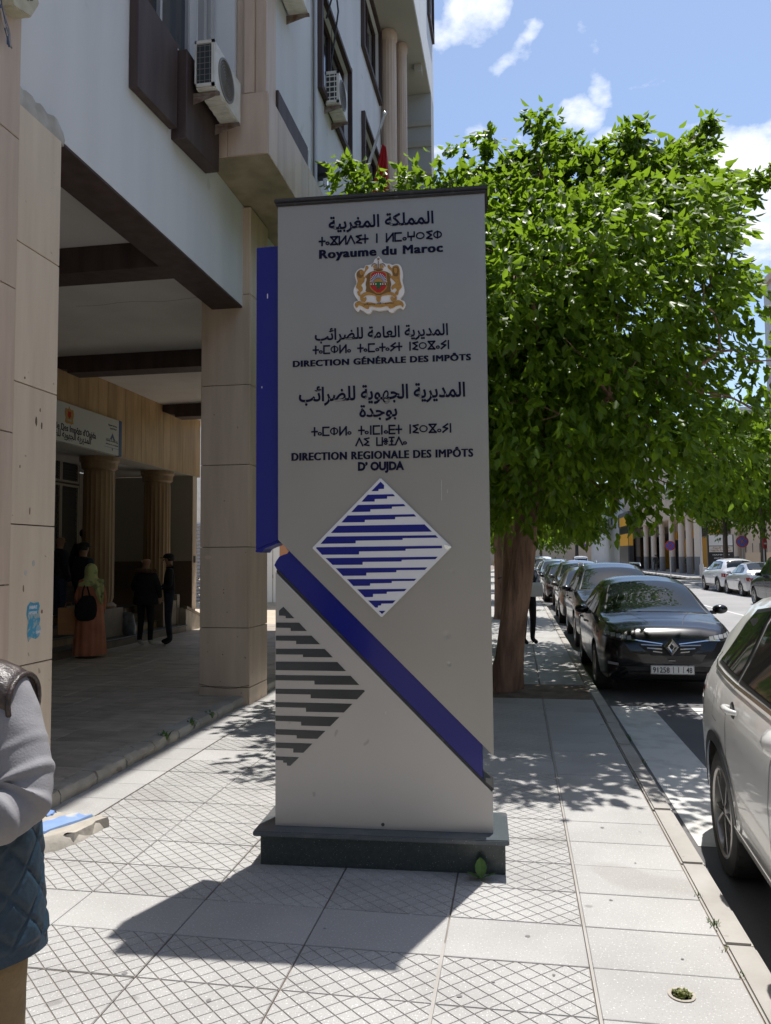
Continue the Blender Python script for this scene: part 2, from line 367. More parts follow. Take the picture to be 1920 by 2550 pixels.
TIF = {  # strokes in a 1 x 1 box; 'o' marks a ring (cx, cz, r)
 't':(.62,[[(.31,0),(.31,1)],[(.02,.5),(.6,.5)]]), 'a':(.50,[('o',.25,.22,.22)]), 'g':(.86,[[(.08,0),(.78,1)],[(.78,0),(.08,1)],[(.08,1),(.78,1)],[(.08,.02),(.78,.02)]]),
 'l':(.86,[[(.1,0),(.1,1)],[(.76,0),(.76,1)],[(.1,0),(.76,1)]]), 'd':(.84,[[(.04,0),(.42,1)],[(.42,1),(.8,0)]]), 'i':(.72,[[(.65,1),(.15,.88)],[(.15,.88),(.58,.5)],[(.58,.5),(.15,.12)],[(.15,.12),(.65,0)]]),
 'n':(.36,[[(.18,0),(.18,1)]]), 'm':(.80,[[(.1,0),(.1,1)],[(.1,1),(.72,1)],[(.1,0),(.72,0)]]), 'G':(.84,[[(.1,1),(.1,.45)],[(.72,1),(.72,.45)],[(.1,.45),(.72,.45)],[(.41,.45),(.41,0)]]),
 'r':(1.0,[('o',.48,.5,.44)]), 'b':(1.0,[('o',.48,.5,.44),[(.48,.08),(.48,.92)]]), 'y':(.72,[[(.62,1),(.15,.62)],[(.15,.62),(.6,.45)],[(.6,.45),(.12,0)]]),
 'D':(.78,[[(.1,0),(.1,1)],[(.1,1),(.68,1)],[(.1,0),(.68,0)],[(.1,.5),(.62,.5)]]), 'w':(.8,[[(.1,1),(.1,0)],[(.1,0),(.7,0)],[(.7,0),(.7,1)]]), 'u':(.6,[('o',.28,.76,.19),('o',.28,.22,.19),[(.05,.5),(.5,.5)]]),
 'j':(.7,[[(.33,0),(.33,1)],[(.06,1),(.6,1)],[(.06,0),(.6,0)],[(.2,.5),(.46,.5)]]), ' ':(.7,[])}
def tifinagh(mb_, text, x0, x1, z0, h, y, ext=.004, m=0, each=None):
    w = .19; tot = sum(TIF[c][0] for c in text); sx = (x1-x0)/tot; x = 0
    for c in text:
        adv, st = TIF[c]; mb = MB()
        for s in st:
            if s[0] == 'o':
                _, cx, cz, r = s; n = 20
                for k in range(n):
                    a0, a1 = 2*math.pi*k/n, 2*math.pi*(k+1)/n; r2 = r-.125
                    P = [(x0+(x+cx+q*math.cos(a))*sx, z0+(cz+q*math.sin(a))*h) for q, a in ((r,a0),(r,a1),(r2,a1),(r2,a0))]
                    mb.prism(P, y-ext, y, m=m)
            else:
                (ax, az), (bx, bz) = s; ax, bx = x0+(x+ax)*sx, x0+(x+bx)*sx; az, bz = z0+az*h, z0+bz*h
                d = Vector((bx-ax, bz-az)); L = d.length; d /= L; nn = Vector((-d.y, d.x))*w*h*.5; e = d*w*h*.42
                P = [(ax-e.x+nn.x, az-e.y+nn.y), (ax-e.x-nn.x, az-e.y-nn.y), (bx+e.x-nn.x, bz+e.y-nn.y), (bx+e.x+nn.x, bz+e.y+nn.y)]
                mb.prism(P, y-ext, y, m=m)
        if mb.v: each(mb)
        x += adv
# ================================================================== GROUND
def plane(name, x0, x1, y0, y1, z, m, **kw):
    b = MB(); b.quad((x0,y0,z),(x1,y0,z),(x1,y1,z),(x0,y1,z)); return b.build(name, m, **kw)
plane('ground', -600, 600, -600, 1400, -.30, G['asphalt_light'], kind='structure')
# the carriageway: darker asphalt under the parked cars, paler lanes beyond
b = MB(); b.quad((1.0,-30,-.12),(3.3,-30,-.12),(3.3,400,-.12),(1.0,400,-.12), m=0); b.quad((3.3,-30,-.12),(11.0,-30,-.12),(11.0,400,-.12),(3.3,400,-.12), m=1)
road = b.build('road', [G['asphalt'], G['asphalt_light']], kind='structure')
for (x0, x1) in ((1.09,1.57),(2.02,2.5),(3.0,3.5),(4.0,4.5),(5.0,5.5),(6.0,6.5),(7.0,7.5),(8.0,8.5),(9.0,9.5),(10.0,10.5)):
    b = MB(); b.quad((x0,5.2,-.116),(x1,5.2,-.116),(x1,9.82,-.116),(x0,9.82,-.116)); b.build('crosswalk_stripe', G['road_paint'], road)
b = MB(); b.quad((6.66,12,-.116),(6.78,12,-.116),(6.78,120,-.116),(6.66,120,-.116)); b.build('lane_line', G['road_paint'], road)
for y in (58, 63.5): 
    b = MB(); b.quad((3.6,y,-.116),(10.6,y,-.116),(10.6,y+.5,-.116),(3.6,y+.5,-.116)); b.build('lane_line', G['road_paint'], road)
b = MB(); b.box(-3.15, .866, -12, 17.4, -.14, -.011); b.box(.866,.999,-12,400,-.14,-.02)
b.box(-60, .866, 17.4, 400, -.14, -.011); b.box(-60,-3.15,-12,17.4,-.14,-.013)
walk = b.build('sidewalk', G['groove'], kind='structure')
TP, TX, TY = .3617, .612, .352
def clip(poly, x0, x1, y0, y1):
    for ax, lim, sg in ((0,x0,1),(0,x1,-1),(1,y0,1),(1,y1,-1)):
        out = []
        for i in range(len(poly)):
            a, c = poly[i-1], poly[i]; ia, ic = (a[ax]-lim)*sg >= -1e-9, (c[ax]-lim)*sg >= -1e-9
            if ia != ic:
                t = (lim-a[ax])/(c[ax]-a[ax]); out.append((a[0]+(c[0]-a[0])*t, a[1]+(c[1]-a[1])*t))
            if ic: out.append(c)
        poly = out
        if len(poly) < 3: return []
    return poly
def pattern_tile(w, h):
    b = MB(); b.box(0, w, 0, h, -.011, -.0045, m=1)
    du, dv = TX/6, TP/4
    for n in range(-8, 18):
        for k in range(-8, 18):
            if (n+k) % 2 == 0: continue
            cx, cy = n*.5*du, k*.5*dv
            P = []
            for s in (.96, .912):
                P.append([(cx-.5*du*s, cy), (cx, cy-.5*dv*s), (cx+.5*du*s, cy), (cx, cy+.5*dv*s)])
            lo, hi = clip(P[0], .001, w-.001, .001, h-.001), clip(P[1], .003, w-.003, .003, h-.003)
            if len(hi) < 3: continue
            if len(lo) != len(hi): lo = hi
            b.rings([[(x, y, -.0045) for x, y in lo], [(x, y, 0) for x, y in hi]], caps=False); b.f.append(tuple(range(len(b.v)-len(hi), len(b.v)))); b.m.append(0)
    return b.mesh('pattern_tile', [G['terrazzo'], G['groove']])
def plain_tile(w, h, m='terrazzo_plain'):
    b = MB(); b.box(0, w, 0, h, -.011, 0); return b.mesh('plain_tile', [G[m]], bevel=.0025)
pat = pattern_tile(TX-.006, TP-.006); pla = plain_tile(TX-.006, TP-.006); plr = plain_tile(.575, TP-.006); pll = plain_tile(.425, TP-.006, 'terrazzo_plain')
far = MB(); nt = 0
for k in range(-3, 92):
    y = 3.033+TP*k
    for c in range(7):
        if c < 5: x = -2.79+TX*c+.003
        else: x = (.284, -3.228)[c-5]
        if (c >= 4 and c != 6) and 18 <= k <= 20: continue      # the tree pit
        if c == 0 and k in (3, ) : pass
        me = (pla if (k-1) % 8 == 0 else pat) if c < 5 else (plr if c == 5 else pll)
        if k <= 38 and nt < 298:
            o = link('paving_tile', me, walk, (x, y+.003, random.uniform(-.0012, .0012))); nt += 1
        else:
            w = TX-.01 if c < 5 else (.575, .425)[c-5]
            far.quad((x, y+.004, 0), (x+w, y+.004, 0), (x+w, y+TP-.004, 0), (x, y+TP-.004, 0))
for k in range(92, 420):
    y = 3.033+TP*k; far.quad((-3.2, y+.006, 0), (.86, y+.006, 0), (.86, y+TP-.006, 0), (-3.2, y+TP-.006, 0))
far.build('paving_tiles', G['terrazzo_plain'], walk, kind='stuff')
# pale mortar bead laid along the joint beside the kerbside slabs
b = MB(); b.box(.270,.282,1.8,9.5,-.011,.0012); b.box(-.352,-.338,2.9,3.5,-.010,.001); b.build('mortar_bead', G['kerb_stone'], walk)
kerb = empty('kerb', (0,0,0)); props(kerb, kind='structure')
y = .95
while y < 60:
    b = MB(); b.box(.872,.998,0,.905,-.125,.002+random.uniform(-.004,.004))
    b.build('kerb_stone', G['kerb_stone'], kerb, loc=(random.uniform(-.004,.004), y, 0), bevel=.011, bseg=2, smooth=40); y += .915
b = MB(); b.box(.872,.998,y,400,-.125,.0); b.build('kerb_stone', G['kerb_stone'], kerb)
gum = mat('gum_stain', (.20,.195,.19), .9)
rr = random.Random(77)
for (x, yy) in [(.02,3.62),(.12,3.31),(.66,3.52),(.43,4.05),(-.25,3.1),(-.12,3.22),(-1.83,3.52),(-1.62,3.05),(-1.2,2.92),(-.9,3.55),(.62,4.55),(.35,2.75),(-2.05,4.7),(-1.0,2.65),(.5,5.1),(-1.9,2.8)]:
    b = MB(); q = rr.uniform(.006,.013); b.v += [(x+q*math.cos(6.283*k/9)*rr.uniform(.7,1.2), yy+q*math.sin(6.283*k/9)*rr.uniform(.7,1.2), .0022) for k in range(9)]; b.f.append(tuple(range(9))); b.m.append(0); b.build('gum_stain', gum, walk)
# tree pit earth
def blob_ground(name, poly, z, h, m, parent=None, n=22, seed=0, amp=.02, **kw):
    xs = [p[0] for p in poly]; ys = [p[1] for p in poly]; b = MB()
    x0, x1, y0, y1 = min(xs), max(xs), min(ys), max(ys)
    for i in range(n+1):
        for j in range(n+1):
            x = x0+(x1-x0)*i/n; yy = y0+(y1-y0)*j/n; e = min(i, j, n-i, n-j)/n*4
            b.v.append((x, yy, z+h*min(1, e)+amp*mnoise.noise(Vector((x*9+seed, yy*9, 0)))*min(1, e)))
    for i in range(n):
        for j in range(n):
            a = i*(n+1)+j; b.f.append((a, a+n+1, a+n+2, a+1)); b.m.append(0)
    return b.build(name, m, parent, smooth=60, **kw)
blob_ground('tree_pit_earth', [(-.34,9.54),(.86,10.63)], -.010, .012, G['dirt'], None, kind='structure')
# manhole-like opening near the kerb with grass growing out of it
b = MB(); b.lathe([(.052,.0015),(.052,.004),(.040,.0042),(.038,.001)], 24, (.601,3.239,0)); b.lathe([(.0001,.0018),(.038,.0018)], 24, (.601,3.239,0), m=1)
b.build('drain_hole', [G['concrete'], G['dirt']], smooth=40, label='small round drain hole in the plain kerbside slab, near the bottom right corner', cat='drain hole')
def tuft(name, loc, n, h, sp, m, label, cat='weed', group=None, broad=.004, seed=1):
    rr = random.Random(seed); b = MB()
    for _ in range(n):
        a = rr.uniform(0, 6.28); r = rr.uniform(0, sp); x, yy = r*math.cos(a), r*math.sin(a); hh = h*rr.uniform(.5, 1.1); lean = rr.uniform(.2, .9)*hh
        dx, dy = math.cos(a)*lean, math.sin(a)*lean; px, py = -math.sin(a)*broad, math.cos(a)*broad
        b.quad((x-px, yy-py, 0), (x+px, yy+py, 0), (x+dx*.5+px*1.2, yy+dy*.5+py*1.2, hh*.75), (x+dx*.5-px*1.2, yy+dy*.5-py*1.2, hh*.75))
        b.quad((x+dx*.5-px*1.2, yy+dy*.5-py*1.2, hh*.75), (x+dx*.5+px*1.2, yy+dy*.5+py*1.2, hh*.75), (x+dx, yy+dy, hh*.9))
    return b.build(name, m, loc=loc, label=label, cat=cat, group=group)
tuft('grass_tuft', (.601,3.239,.001), 90, .014, .034, G['dry_grass'], 'yellowish grass sprouting from the small round hole in the pavement', 'grass', seed=3)
for i, (x, yy, n, h, d) in enumerate([(.868,4.18,9,.018,'thin weed in the kerb joint beside the third kerbside slab'),(.866,3.86,18,.028,'largest green weed in the kerb joint at lower right'),
    (.862,3.63,10,.02,'dry weed in the kerb joint nearest the bottom right corner'),(.868,3.42,6,.014,'smallest weed sprig in the kerb joint, bottom right')]):
    tuft('kerb_weed', (x, yy, -.004), n, h, .03, G['weed'] if i != 2 else G['dry_grass'], d, 'weed', 'weeds in the kerb joint', .002, i+5)
for i, (x, yy, d) in enumerate([(1.03,8.0,'weed in the gutter beside the crosswalk, farther one'),(1.03,7.05,'weed in the gutter beside the crosswalk, nearer one')]):
    tuft('gutter_weed', (x, yy, -.12), 46, .07, .05, G['weed'], d, 'weed', 'weeds in the gutter', .003, i+15)
for i, (x, yy, z, n, h, d, mt) in enumerate([(-3.215,5.52,0,26,.05,'pale weed at the foot of the cracked arcade step, nearest the camera','dry_grass'),(-3.2,6.72,.05,30,.09,'leafy weed growing out of the broken gap in the arcade step','weed'),
    (-3.2,7.3,.03,26,.10,'taller weed against the arcade step, left of the pillar','weed'),(-3.19,7.75,.04,26,.09,'weed on the arcade step nearest the free-standing pillar','weed')]):
    tuft('step_weed', (x, yy, z), n, h, .03, G[mt], d, 'weed', 'weeds along the arcade step', .008, i+25)
tuft('pavement_grass', (.55,24.9,0), 120, .06, .35, G['weed'], 'thin grass patch on the sunlit pavement edge beyond the tree', 'grass', seed=41)
# broad-leaved plant at the plinth corner
b = MB()
for k, (a, L, e) in enumerate([(95,.105,68),(200,.085,22),(335,.09,24),(265,.06,12)]):
    a, e = R(a), R(e); d = Vector((math.cos(a)*math.cos(e), math.sin(a)*math.cos(e)*.5, math.sin(e))); s = Vector((-math.sin(a), math.cos(a), 0)).cross(d).cross(d).normalized()
    w = L*.30; p = [Vector((0,0,.004))+d*L*t for t in (0,.3,.6,.85,1.0)]; ww = [.15,.9,1,.6,.05]
    for j in range(4):
        c0, c1 = p[j], p[j+1]; up = Vector((0,-.004,.006))
        b.quad(c0-s*w*ww[j]+up, c0, c1, c1-s*w*ww[j+1]+up); b.quad(c0, c0+s*w*ww[j]+up, c1+s*w*ww[j+1]+up, c1)
b.build('small_plant', G['weed'], loc=(-.214,4.205,0), smooth=50, label='small broad-leaved green plant at the foot of the granite plinth', cat='plant')
# broken concrete footing with chipped blue paint
root = empty('broken_footing', (-2.78,4.5,0), label='broken concrete block with chipped blue paint on the pavement at left', cat='concrete block')
def chunk(poly, z0, z1, inset, seed):
    b = MB(); n = len(poly); rr = random.Random(seed); P = []
    for i in range(n):
        for t in (0, .25, .5, .75):
            x = poly[i][0]+(poly[(i+1)%n][0]-poly[i][0])*t; yy = poly[i][1]+(poly[(i+1)%n][1]-poly[i][1])*t; P.append((x+rr.uniform(-.018,.018), yy+rr.uniform(-.018,.018)))
    cx = sum(p[0] for p in P)/len(P); cy = sum(p[1] for p in P)/len(P)
    f = lambda s, z, j: [(cx+(p[0]-cx)*s, cy+(p[1]-cy)*s, z+rr.uniform(-j,j)) for p in P]
    b.rings([f(1,z0,0), f(.99-inset*.3,z0+(z1-z0)*.6,.004), f(.97-inset,z1,.003)]); return b
chunk([(.14,-.20),(.18,.20),(-.32,.24),(-.50,.02),(-.42,-.40),(-.05,-.43)], -.005, .075, .16, 1).build('concrete_base', G['concrete'], root, smooth=35)
chunk([(-.03,-.24),(.10,.12),(-.06,.13),(-.17,-.16)], .06, .088, .04, 2).build('painted_cap', G['blue_chipped'], root, smooth=35)
chunk([(-.17,.06),(-.16,.16),(-.42,.17),(-.36,.06)], .055, .086, .04, 3).build('painted_cap', G['blue_chipped'], root, smooth=35)
chunk([(-.22,-.17),(-.19,-.09),(-.30,-.06),(-.36,-.14)], .055, .084, .04, 4).build('painted_cap', G['blue_chipped'], root, smooth=35)
chunk([(.13,-.16),(.17,.16),(.12,.19),(.08,-.19)], 0, .066, .05, 5).build('concrete_rubble', G['concrete'], root, smooth=35)
# ================================================================== TOTEM
tot = empty('totem_sign', (-1.355,4.27,0), R(2.4), label='tall grey and blue totem sign with Arabic, Tifinagh and French lettering', cat='sign')
b = MB(); b.box(-.085,1.268,-.042,.325,0,.172); b.build('plinth', G['granite'], tot, bevel=.003)
b = MB(); b.box(-.112,1.288,-.10,.36,.172,.200); b.build('plinth_top', G['granite_top'], tot, bevel=.005, bseg=2)
U = [(0,3.772),(1.21,3.772),(1.214,.614),(.004,1.808)]; Lw = [(-.011,.201),(1.206,.201),(1.206,.414),(-.011,1.622)]
def sheet(poly, y0, y1, nm, m):
    b = MB(); b.prism(poly, y0, y1); return b.build(nm, m, tot, bevel=.003)
def shrink(poly, d):
    cx = sum(p[0] for p in poly)/len(poly); cz = sum(p[1] for p in poly)/len(poly)
    return [(x-d if x > cx else x+d, z-d if z > cz else z+d) for x, z in poly]
# front sheet with a real dent or two
def dented(poly, nm, y0, y1, m, dents):
    o = sheet(poly, y0+.004, y1, nm, m); me = o.data
    pts = [Vector(p) for p in poly]; n = 60; P = []
    for i in range(len(pts)):
        a, c = pts[i], pts[(i+1)%len(pts)]
        for k in range(10): P.append(a+(c-a)*k/10)
    nb = len(P); x0 = min(p.x for p in pts); x1 = max(p.x for p in pts); z0 = min(p.y for p in pts); z1 = max(p.y for p in pts)
    def inside(p):
        c = False
        for i in range(len(pts)):
            a, q = pts[i], pts[i-1]
            if (a.y > p.y) != (q.y > p.y) and p.x < (q.x-a.x)*(p.y-a.y)/(q.y-a.y)+a.x: c = not c
        return c
    for i in range(1, 30):
        for j in range(1, 70):
            p = Vector((x0+(x1-x0)*i/30, z0+(z1-z0)*j/70))
            if inside(p) and min((p-(pts[k-1]+(pts[k]-pts[k-1])*max(0,min(1,(p-pts[k-1]).dot(pts[k]-pts[k-1])/(pts[k]-pts[k-1]).length_squared)))).length for k in range(len(pts))) > .02: P.append(p)
    for (dx, dz, r, d) in dents:
        for i in range(-6, 7):
            for j in range(-6, 7): P.append(Vector((dx+i*r/5, dz+j*r/5)))
    vs, _, fs, *_r = delaunay_2d_cdt(P, [(i, (i+1)%nb) for i in range(nb)], [], 1, 1e-5)
    def dep(x, z):
        y = .0012*mnoise.noise(Vector((x*2.1, z*1.3, 3)))
        for (dx, dz, r, d) in dents: y += d*math.exp(-((x-dx)**2+(z-dz)**2)/(r*r*.35))
        return y
    b = MB(); b.v = [(p.x, y0+dep(p.x, p.y), p.y) for p in vs]; b.f = [tuple(f) for f in fs]; b.m = [0]*len(fs)
    # face towards -y
    out = []
    for f in b.f:
        a, c, d = (Vector(b.v[k]) for k in f[:3]); out.append(f if (c-a).cross(d-a).y < 0 else f[::-1])
    b.f = out; return b.build(nm+'_skin', m, o, smooth=60)
dented(U, 'front_panel', 0, .05, G['alu_panel'], [(.965,1.27,.030,.0028),(.975,1.11,.016,.003),(1.0,1.62,.022,.0015)])
sheet(U, .20, .25, 'rear_panel', G['alu_panel'])
b = MB(); b.prism([(.02,3.75),(1.188,3.75),(1.19,.66),(.02,1.80)], .052, .198); b.build('panel_core', G['totem_core'], tot)
dented(Lw, 'lower_panel', 0, .05, G['alu_lower_bounce'], [(.60,.8,.02,.0008)])
sheet(Lw, .205, .25, 'lower_rear_panel', G['alu_lower_bounce'])
b = MB(); b.prism([(.008,.203),(1.185,.203),(1.185,.412),(.008,1.590)], .052, .203); b.build('lower_core', G['totem_core'], tot)
# sloping trim of the lower part
b = MB(); b.prism([(-.011,1.626),(1.153,.462),(1.200,.420),(1.213,.432),(1.200,.446),(1.160,.478),(-.006,1.640)], .012, .24); b.build('edge_trim', G['cap_metal'], tot, bevel=.002)
b = MB(); b.prism([(-.024,1.662),(-.014,1.684),(.006,1.712),(.030,1.722),(.052,1.728),(.066,1.748),(.086,1.732),(1.153,.676),(1.153,.470),(-.010,1.638)], .018, .215); b.build('blue_band', G['blue_panel'], tot, bevel=.002)
b = MB(); b.prism([(-.137,3.545),(-.001,3.549),(-.001,1.806),(-.137,1.752)], .028, .066); b.build('blue_wing', G['blue_panel'], tot, bevel=.002)
b = MB(); b.prism([(-.137,1.750),(-.001,1.803),(-.001,1.790),(-.085,1.757),(-.100,1.735),(-.137,1.738)], .024, .20); b.build('wing_lip', G['blue_print'], tot, bevel=.001)
b = MB(); b.box(-.137,-.001,.068,.19,1.80,3.54); b.build('wing_core', G['blue_panel'], tot)
b = MB(); b.tube([(.02,.06,1.80),(.045,.04,1.76),(.10,.03,1.70)], .004, 5); b.build('cable', G['rust'], tot)
b = MB(); b.box(-.018,1.228,-.022,.272,3.790,3.812); b.box(-.010,1.220,-.014,.262,3.773,3.789); b.build('cap', G['cap_metal'], tot, bevel=.004, bseg=2)
DB=[[(0.603, 2.13), (0.623, 2.11), (0.622, 2.089), (0.591, 2.088), (0.59, 2.077), (0.55, 2.077)], [(0.529, 2.057), (0.674, 2.058), (0.685, 2.046), (0.64, 2.046), (0.639, 2.033), (0.569, 2.032), (0.568, 2.018), (0.493, 2.018)], [(0.472, 2.0), (0.733, 2.001), (0.744, 1.989), (0.667, 1.987), (0.666, 1.976), (0.544, 1.974), (0.543, 1.961), (0.434, 1.96)], [(0.413, 1.941), (0.791, 1.943), (0.803, 1.93), (0.685, 1.929), (0.684, 1.916), (0.512, 1.915), (0.511, 1.902), (0.377, 1.902)], [(0.355, 1.883), (0.85, 1.885), (0.89, 1.844), (0.316, 1.843)], [(0.294, 1.823), (0.91, 1.824), (0.924, 1.81), (0.726, 1.809), (0.725, 1.8), (0.459, 1.798), (0.458, 1.783), (0.256, 1.782)], [(0.233, 1.763), (0.945, 1.765), (0.946, 1.751), (0.742, 1.749), (0.741, 1.739), (0.478, 1.737), (0.477, 1.72), (0.265, 1.72), (0.231, 1.757)], [(0.285, 1.701), (0.921, 1.704), (0.908, 1.69), (0.719, 1.688), (0.718, 1.679), (0.498, 1.678), (0.497, 1.662), (0.326, 1.662)], [(0.344, 1.643), (0.862, 1.645), (0.849, 1.631), (0.689, 1.63), (0.688, 1.619), (0.519, 1.617), (0.518, 1.601), (0.385, 1.6)], [(0.408, 1.581), (0.801, 1.582), (0.788, 1.57), (0.663, 1.569), (0.662, 1.559), (0.54, 1.557), (0.539, 1.544), (0.444, 1.543)], [(0.466, 1.524), (0.746, 1.526), (0.733, 1.513), (0.634, 1.51), (0.633, 1.499), (0.556, 1.498), (0.555, 1.481), (0.509, 1.48)], [(0.528, 1.461), (0.683, 1.462), (0.666, 1.445), (0.602, 1.444), (0.601, 1.434), (0.584, 1.433), (0.583, 1.422), (0.568, 1.422)], [(0.587, 1.404), (0.626, 1.404), (0.606, 1.386)]]
GB=[[(0.035, 1.425), (0.099, 1.36), (0.049, 1.36), (0.048, 1.373), (0.009, 1.375), (0.009, 1.403)], [(-0.007, 1.335), (0.127, 1.335), (0.172, 1.288), (0.078, 1.288), (0.078, 1.305), (-0.007, 1.306)], [(-0.008, 1.261), (0.199, 1.262), (0.248, 1.214), (0.11, 1.214), (0.11, 1.232), (-0.008, 1.233)], [(-0.008, 1.187), (0.274, 1.188), (0.321, 1.141), (0.149, 1.141), (0.149, 1.155), (-0.008, 1.155)], [(-0.009, 1.114), (0.347, 1.115), (0.397, 1.065), (-0.009, 1.066)], [(-0.01, 1.038), (0.423, 1.039), (0.472, 0.989), (0.216, 0.988), (0.215, 1.009), (-0.01, 1.009)], [(-0.01, 0.961), (0.497, 0.962), (0.504, 0.955), (0.459, 0.909), (0.194, 0.911), (0.193, 0.932), (-0.01, 0.933)], [(-0.01, 0.886), (0.433, 0.884), (0.384, 0.835), (0.167, 0.835), (0.166, 0.857), (-0.01, 0.859)], [(-0.01, 0.811), (0.358, 0.809), (0.305, 0.757), (0.139, 0.758), (0.138, 0.779), (-0.01, 0.781)], [(-0.01, 0.735), (0.278, 0.731), (0.232, 0.686), (0.113, 0.686), (0.112, 0.703), (-0.01, 0.705)], [(-0.01, 0.66), (0.203, 0.659), (0.151, 0.607), (0.093, 0.607), (0.093, 0.629), (-0.006, 0.631)], [(-0.01, 0.583), (0.126, 0.581), (0.076, 0.533), (0.057, 0.534), (0.056, 0.549), (0.035, 0.55), (0.034, 0.562), (-0.01, 0.563)]]
dia = MB(); dia.prism([(.602,2.153),(1.000,1.757),(.603,1.366),(.206,1.759)], -.018, -.003); dia = dia.build('diamond_plaque', G['sign_white'], tot, bevel=.004, bseg=2)
for q in DB:
    b = MB(); b.prism(q, -.0195, -.0175); b.build('diamond_bar', G['blue_print'], dia)
b = MB(); b.prism([(.955,1.772),(.985,1.764),(.999,1.757),(.975,1.742),(.962,1.750)], -.023, -.0176); b.build('peeled_corner', G['chrome'], dia)
for q in GB:
    b = MB(); b.prism(q, -.0022, .0008); b.build('grey_bar', G['grey_print'], tot)
b = MB(); b.lathe([(.0001,-.004),(.009,-.004),(.010,.001)], 12, (.60,0,.227), axis='y'); b.build('rivet', G['totem_core'], tot)
for (x, z, l, t) in [(.945,2.02,.115,.0012),(.978,2.06,.02,.0012),(.62,.83,.015,.001)]:
    b = MB(); b.box(x,x+t,-.0016,.0,z,z+l); b.build('scratch', G['sign_white'], tot)
for (x, z, l) in [(-.072,3.235,.028),(-.105,2.70,.01)]:
    b = MB(); b.box(x,x+.005,.0265,.028,z,z+l); b.build('paint_chip', G['sign_white'], tot)
def letters(nm, fn):
    line = empty(nm, (0,0,0)); line.parent = tot
    fn(lambda t: t.build('letter', G['navy_letter'], line, smooth=30))
LY = -.0006
for i, (t, x0, x1, z, s, bd) in enumerate([('المملكة المغربية',.305,.918,3.617,.098,.020),('المديرية العامة للضرائب',.222,.993,2.962,.090,.017),('المديرية الجهوية للضرائب',.127,1.085,2.606,.112,.021),('بوجدة',.481,.699,2.506,.100,.021)]):
    letters('arabic_line', lambda e: lettering(None, arabic(t), x0, x1, z, s, LY, bd, .004, each=e))
for (t, x0, x1, z, h) in [('taglldit'.replace('ll','l')+' n lmaGrib',.248,.970,3.524,.046),('tambla tamatayt nirgayn',.211,1.004,2.883,.044),('tambla tanmnaDt nirgayn',.202,1.010,2.405,.046),('di wujda',.458,.755,2.340,.043)]:
    letters('tifinagh_line', lambda e: tifinagh(None, t, x0, x1, z, h, LY, each=e))
for (t, x0, x1, z, s, bd) in [('Royaume du Maroc',.248,.970,3.446,.072,.044),('DIRECTION GÉNÉRALE DES IMPÔTS',.091,1.121,2.811,.051,.052),('DIRECTION REGIONALE DES IMPÔTS',.083,1.126,2.263,.064,.050),("D’ OUJDA",.471,.736,2.199,.064,.050)]:
    letters('french_line', lambda e: lettering(None, t, x0, x1, z, s, LY, bd, .004, each=e))
# ---- coat of arms plaque: outline and its charges, each piece proud of the last
def cp(x, y): return (.6+(x-825)*.0002375, 3.435-(y-200)*.0002414-(x-825)*.0000117)
def smoothp(P, it=2):
    for _ in range(it):
        Q = []
        for i in range(len(P)):
            a, c = P[i], P[(i+1)%len(P)]; Q += [(a[0]*.75+c[0]*.25, a[1]*.75+c[1]*.25), (a[0]*.25+c[0]*.75, a[1]*.25+c[1]*.75)]
        P = Q
    return P
def charge(nm, P, y0, y1, m, it=1, bev=0):
    P = [cp(*p) for p in P]; P = smoothp(P, it) if it else P
    b = MB(); b.prism(P, y0, y1); b.build(nm, G[m], crest, bevel=bev)
b = MB(); b.prism(smoothp([cp(*p) for p in [(825,195),(870,270),(905,290),(930,370),(1030,400),(1110,395),(1165,440),(1240,400),(1340,415),(1400,520),(1420,680),(1395,800),(1450,1000),(1440,1130),(1340,1240),(1370,1280),(1450,1300),(1485,1400),(1405,1515),(1340,1440),(1240,1500),(1160,1580),(1070,1560),(1040,1490),(840,1540),(660,1490),(640,1570),(560,1605),(470,1560),(360,1480),(320,1560),(240,1500),(200,1400),(230,1310),(340,1300),(250,1200),(200,1080),(230,960),(300,860),(235,690),(270,580),(390,490),(470,520),(505,420),(600,430),(700,380),(740,270),(785,270)]],2), -.024, -.001)
crest = b.build('coat_of_arms', G['crest_white'], tot, bevel=.002)
lionL = [(390,530),(450,560),(480,600),(500,540),(505,470),(540,440),(590,480),(575,520),(520,580),(485,640),(470,700),(470,740),(520,680),(555,670),(540,700),(490,760),(480,840),(430,880),(400,930),(440,980),(440,1050),(380,1090),(370,1130),(400,1170),(370,1200),(320,1160),(300,1080),(350,1060),(330,1020),(270,990),(300,880),(320,830),(300,760),(280,680),(300,600)]
lionR = [(1235,440),(1310,450),(1345,530),(1350,640),(1340,730),(1360,860),(1395,960),(1370,1000),(1320,1050),(1300,1160),(1260,1170),(1210,1110),(1270,1060),(1260,1010),(1210,990),(1170,1040),(1130,1010),(1150,930),(1230,890),(1240,860),(1180,800),(1130,760),(1080,660),(1110,650),(1160,720),(1170,640),(1120,560),(1060,520),(1040,450),(1090,430),(1120,490),(1160,520),(1170,470)]
charge('lion', lionL, -.028, -.023, 'gold'); charge('lion', lionR, -.028, -.023, 'gold')
charge('lion_mane', [(300,620),(360,560),(430,570),(460,640),(440,720),(400,760),(340,740),(300,700)], -.0295, -.0275, 'gold_dark'); charge('lion_face', [(380,570),(440,590),(450,650),(420,690),(380,670),(365,610)], -.031, -.029, 'gold')
charge('lion_mane', [(1175,500),(1240,470),(1310,490),(1325,600),(1300,710),(1230,720),(1180,690),(1165,590)], -.0295, -.0275, 'gold_dark'); charge('lion_face', [(1200,510),(1280,510),(1290,600),(1250,660),(1210,610)], -.031, -.029, 'gold')
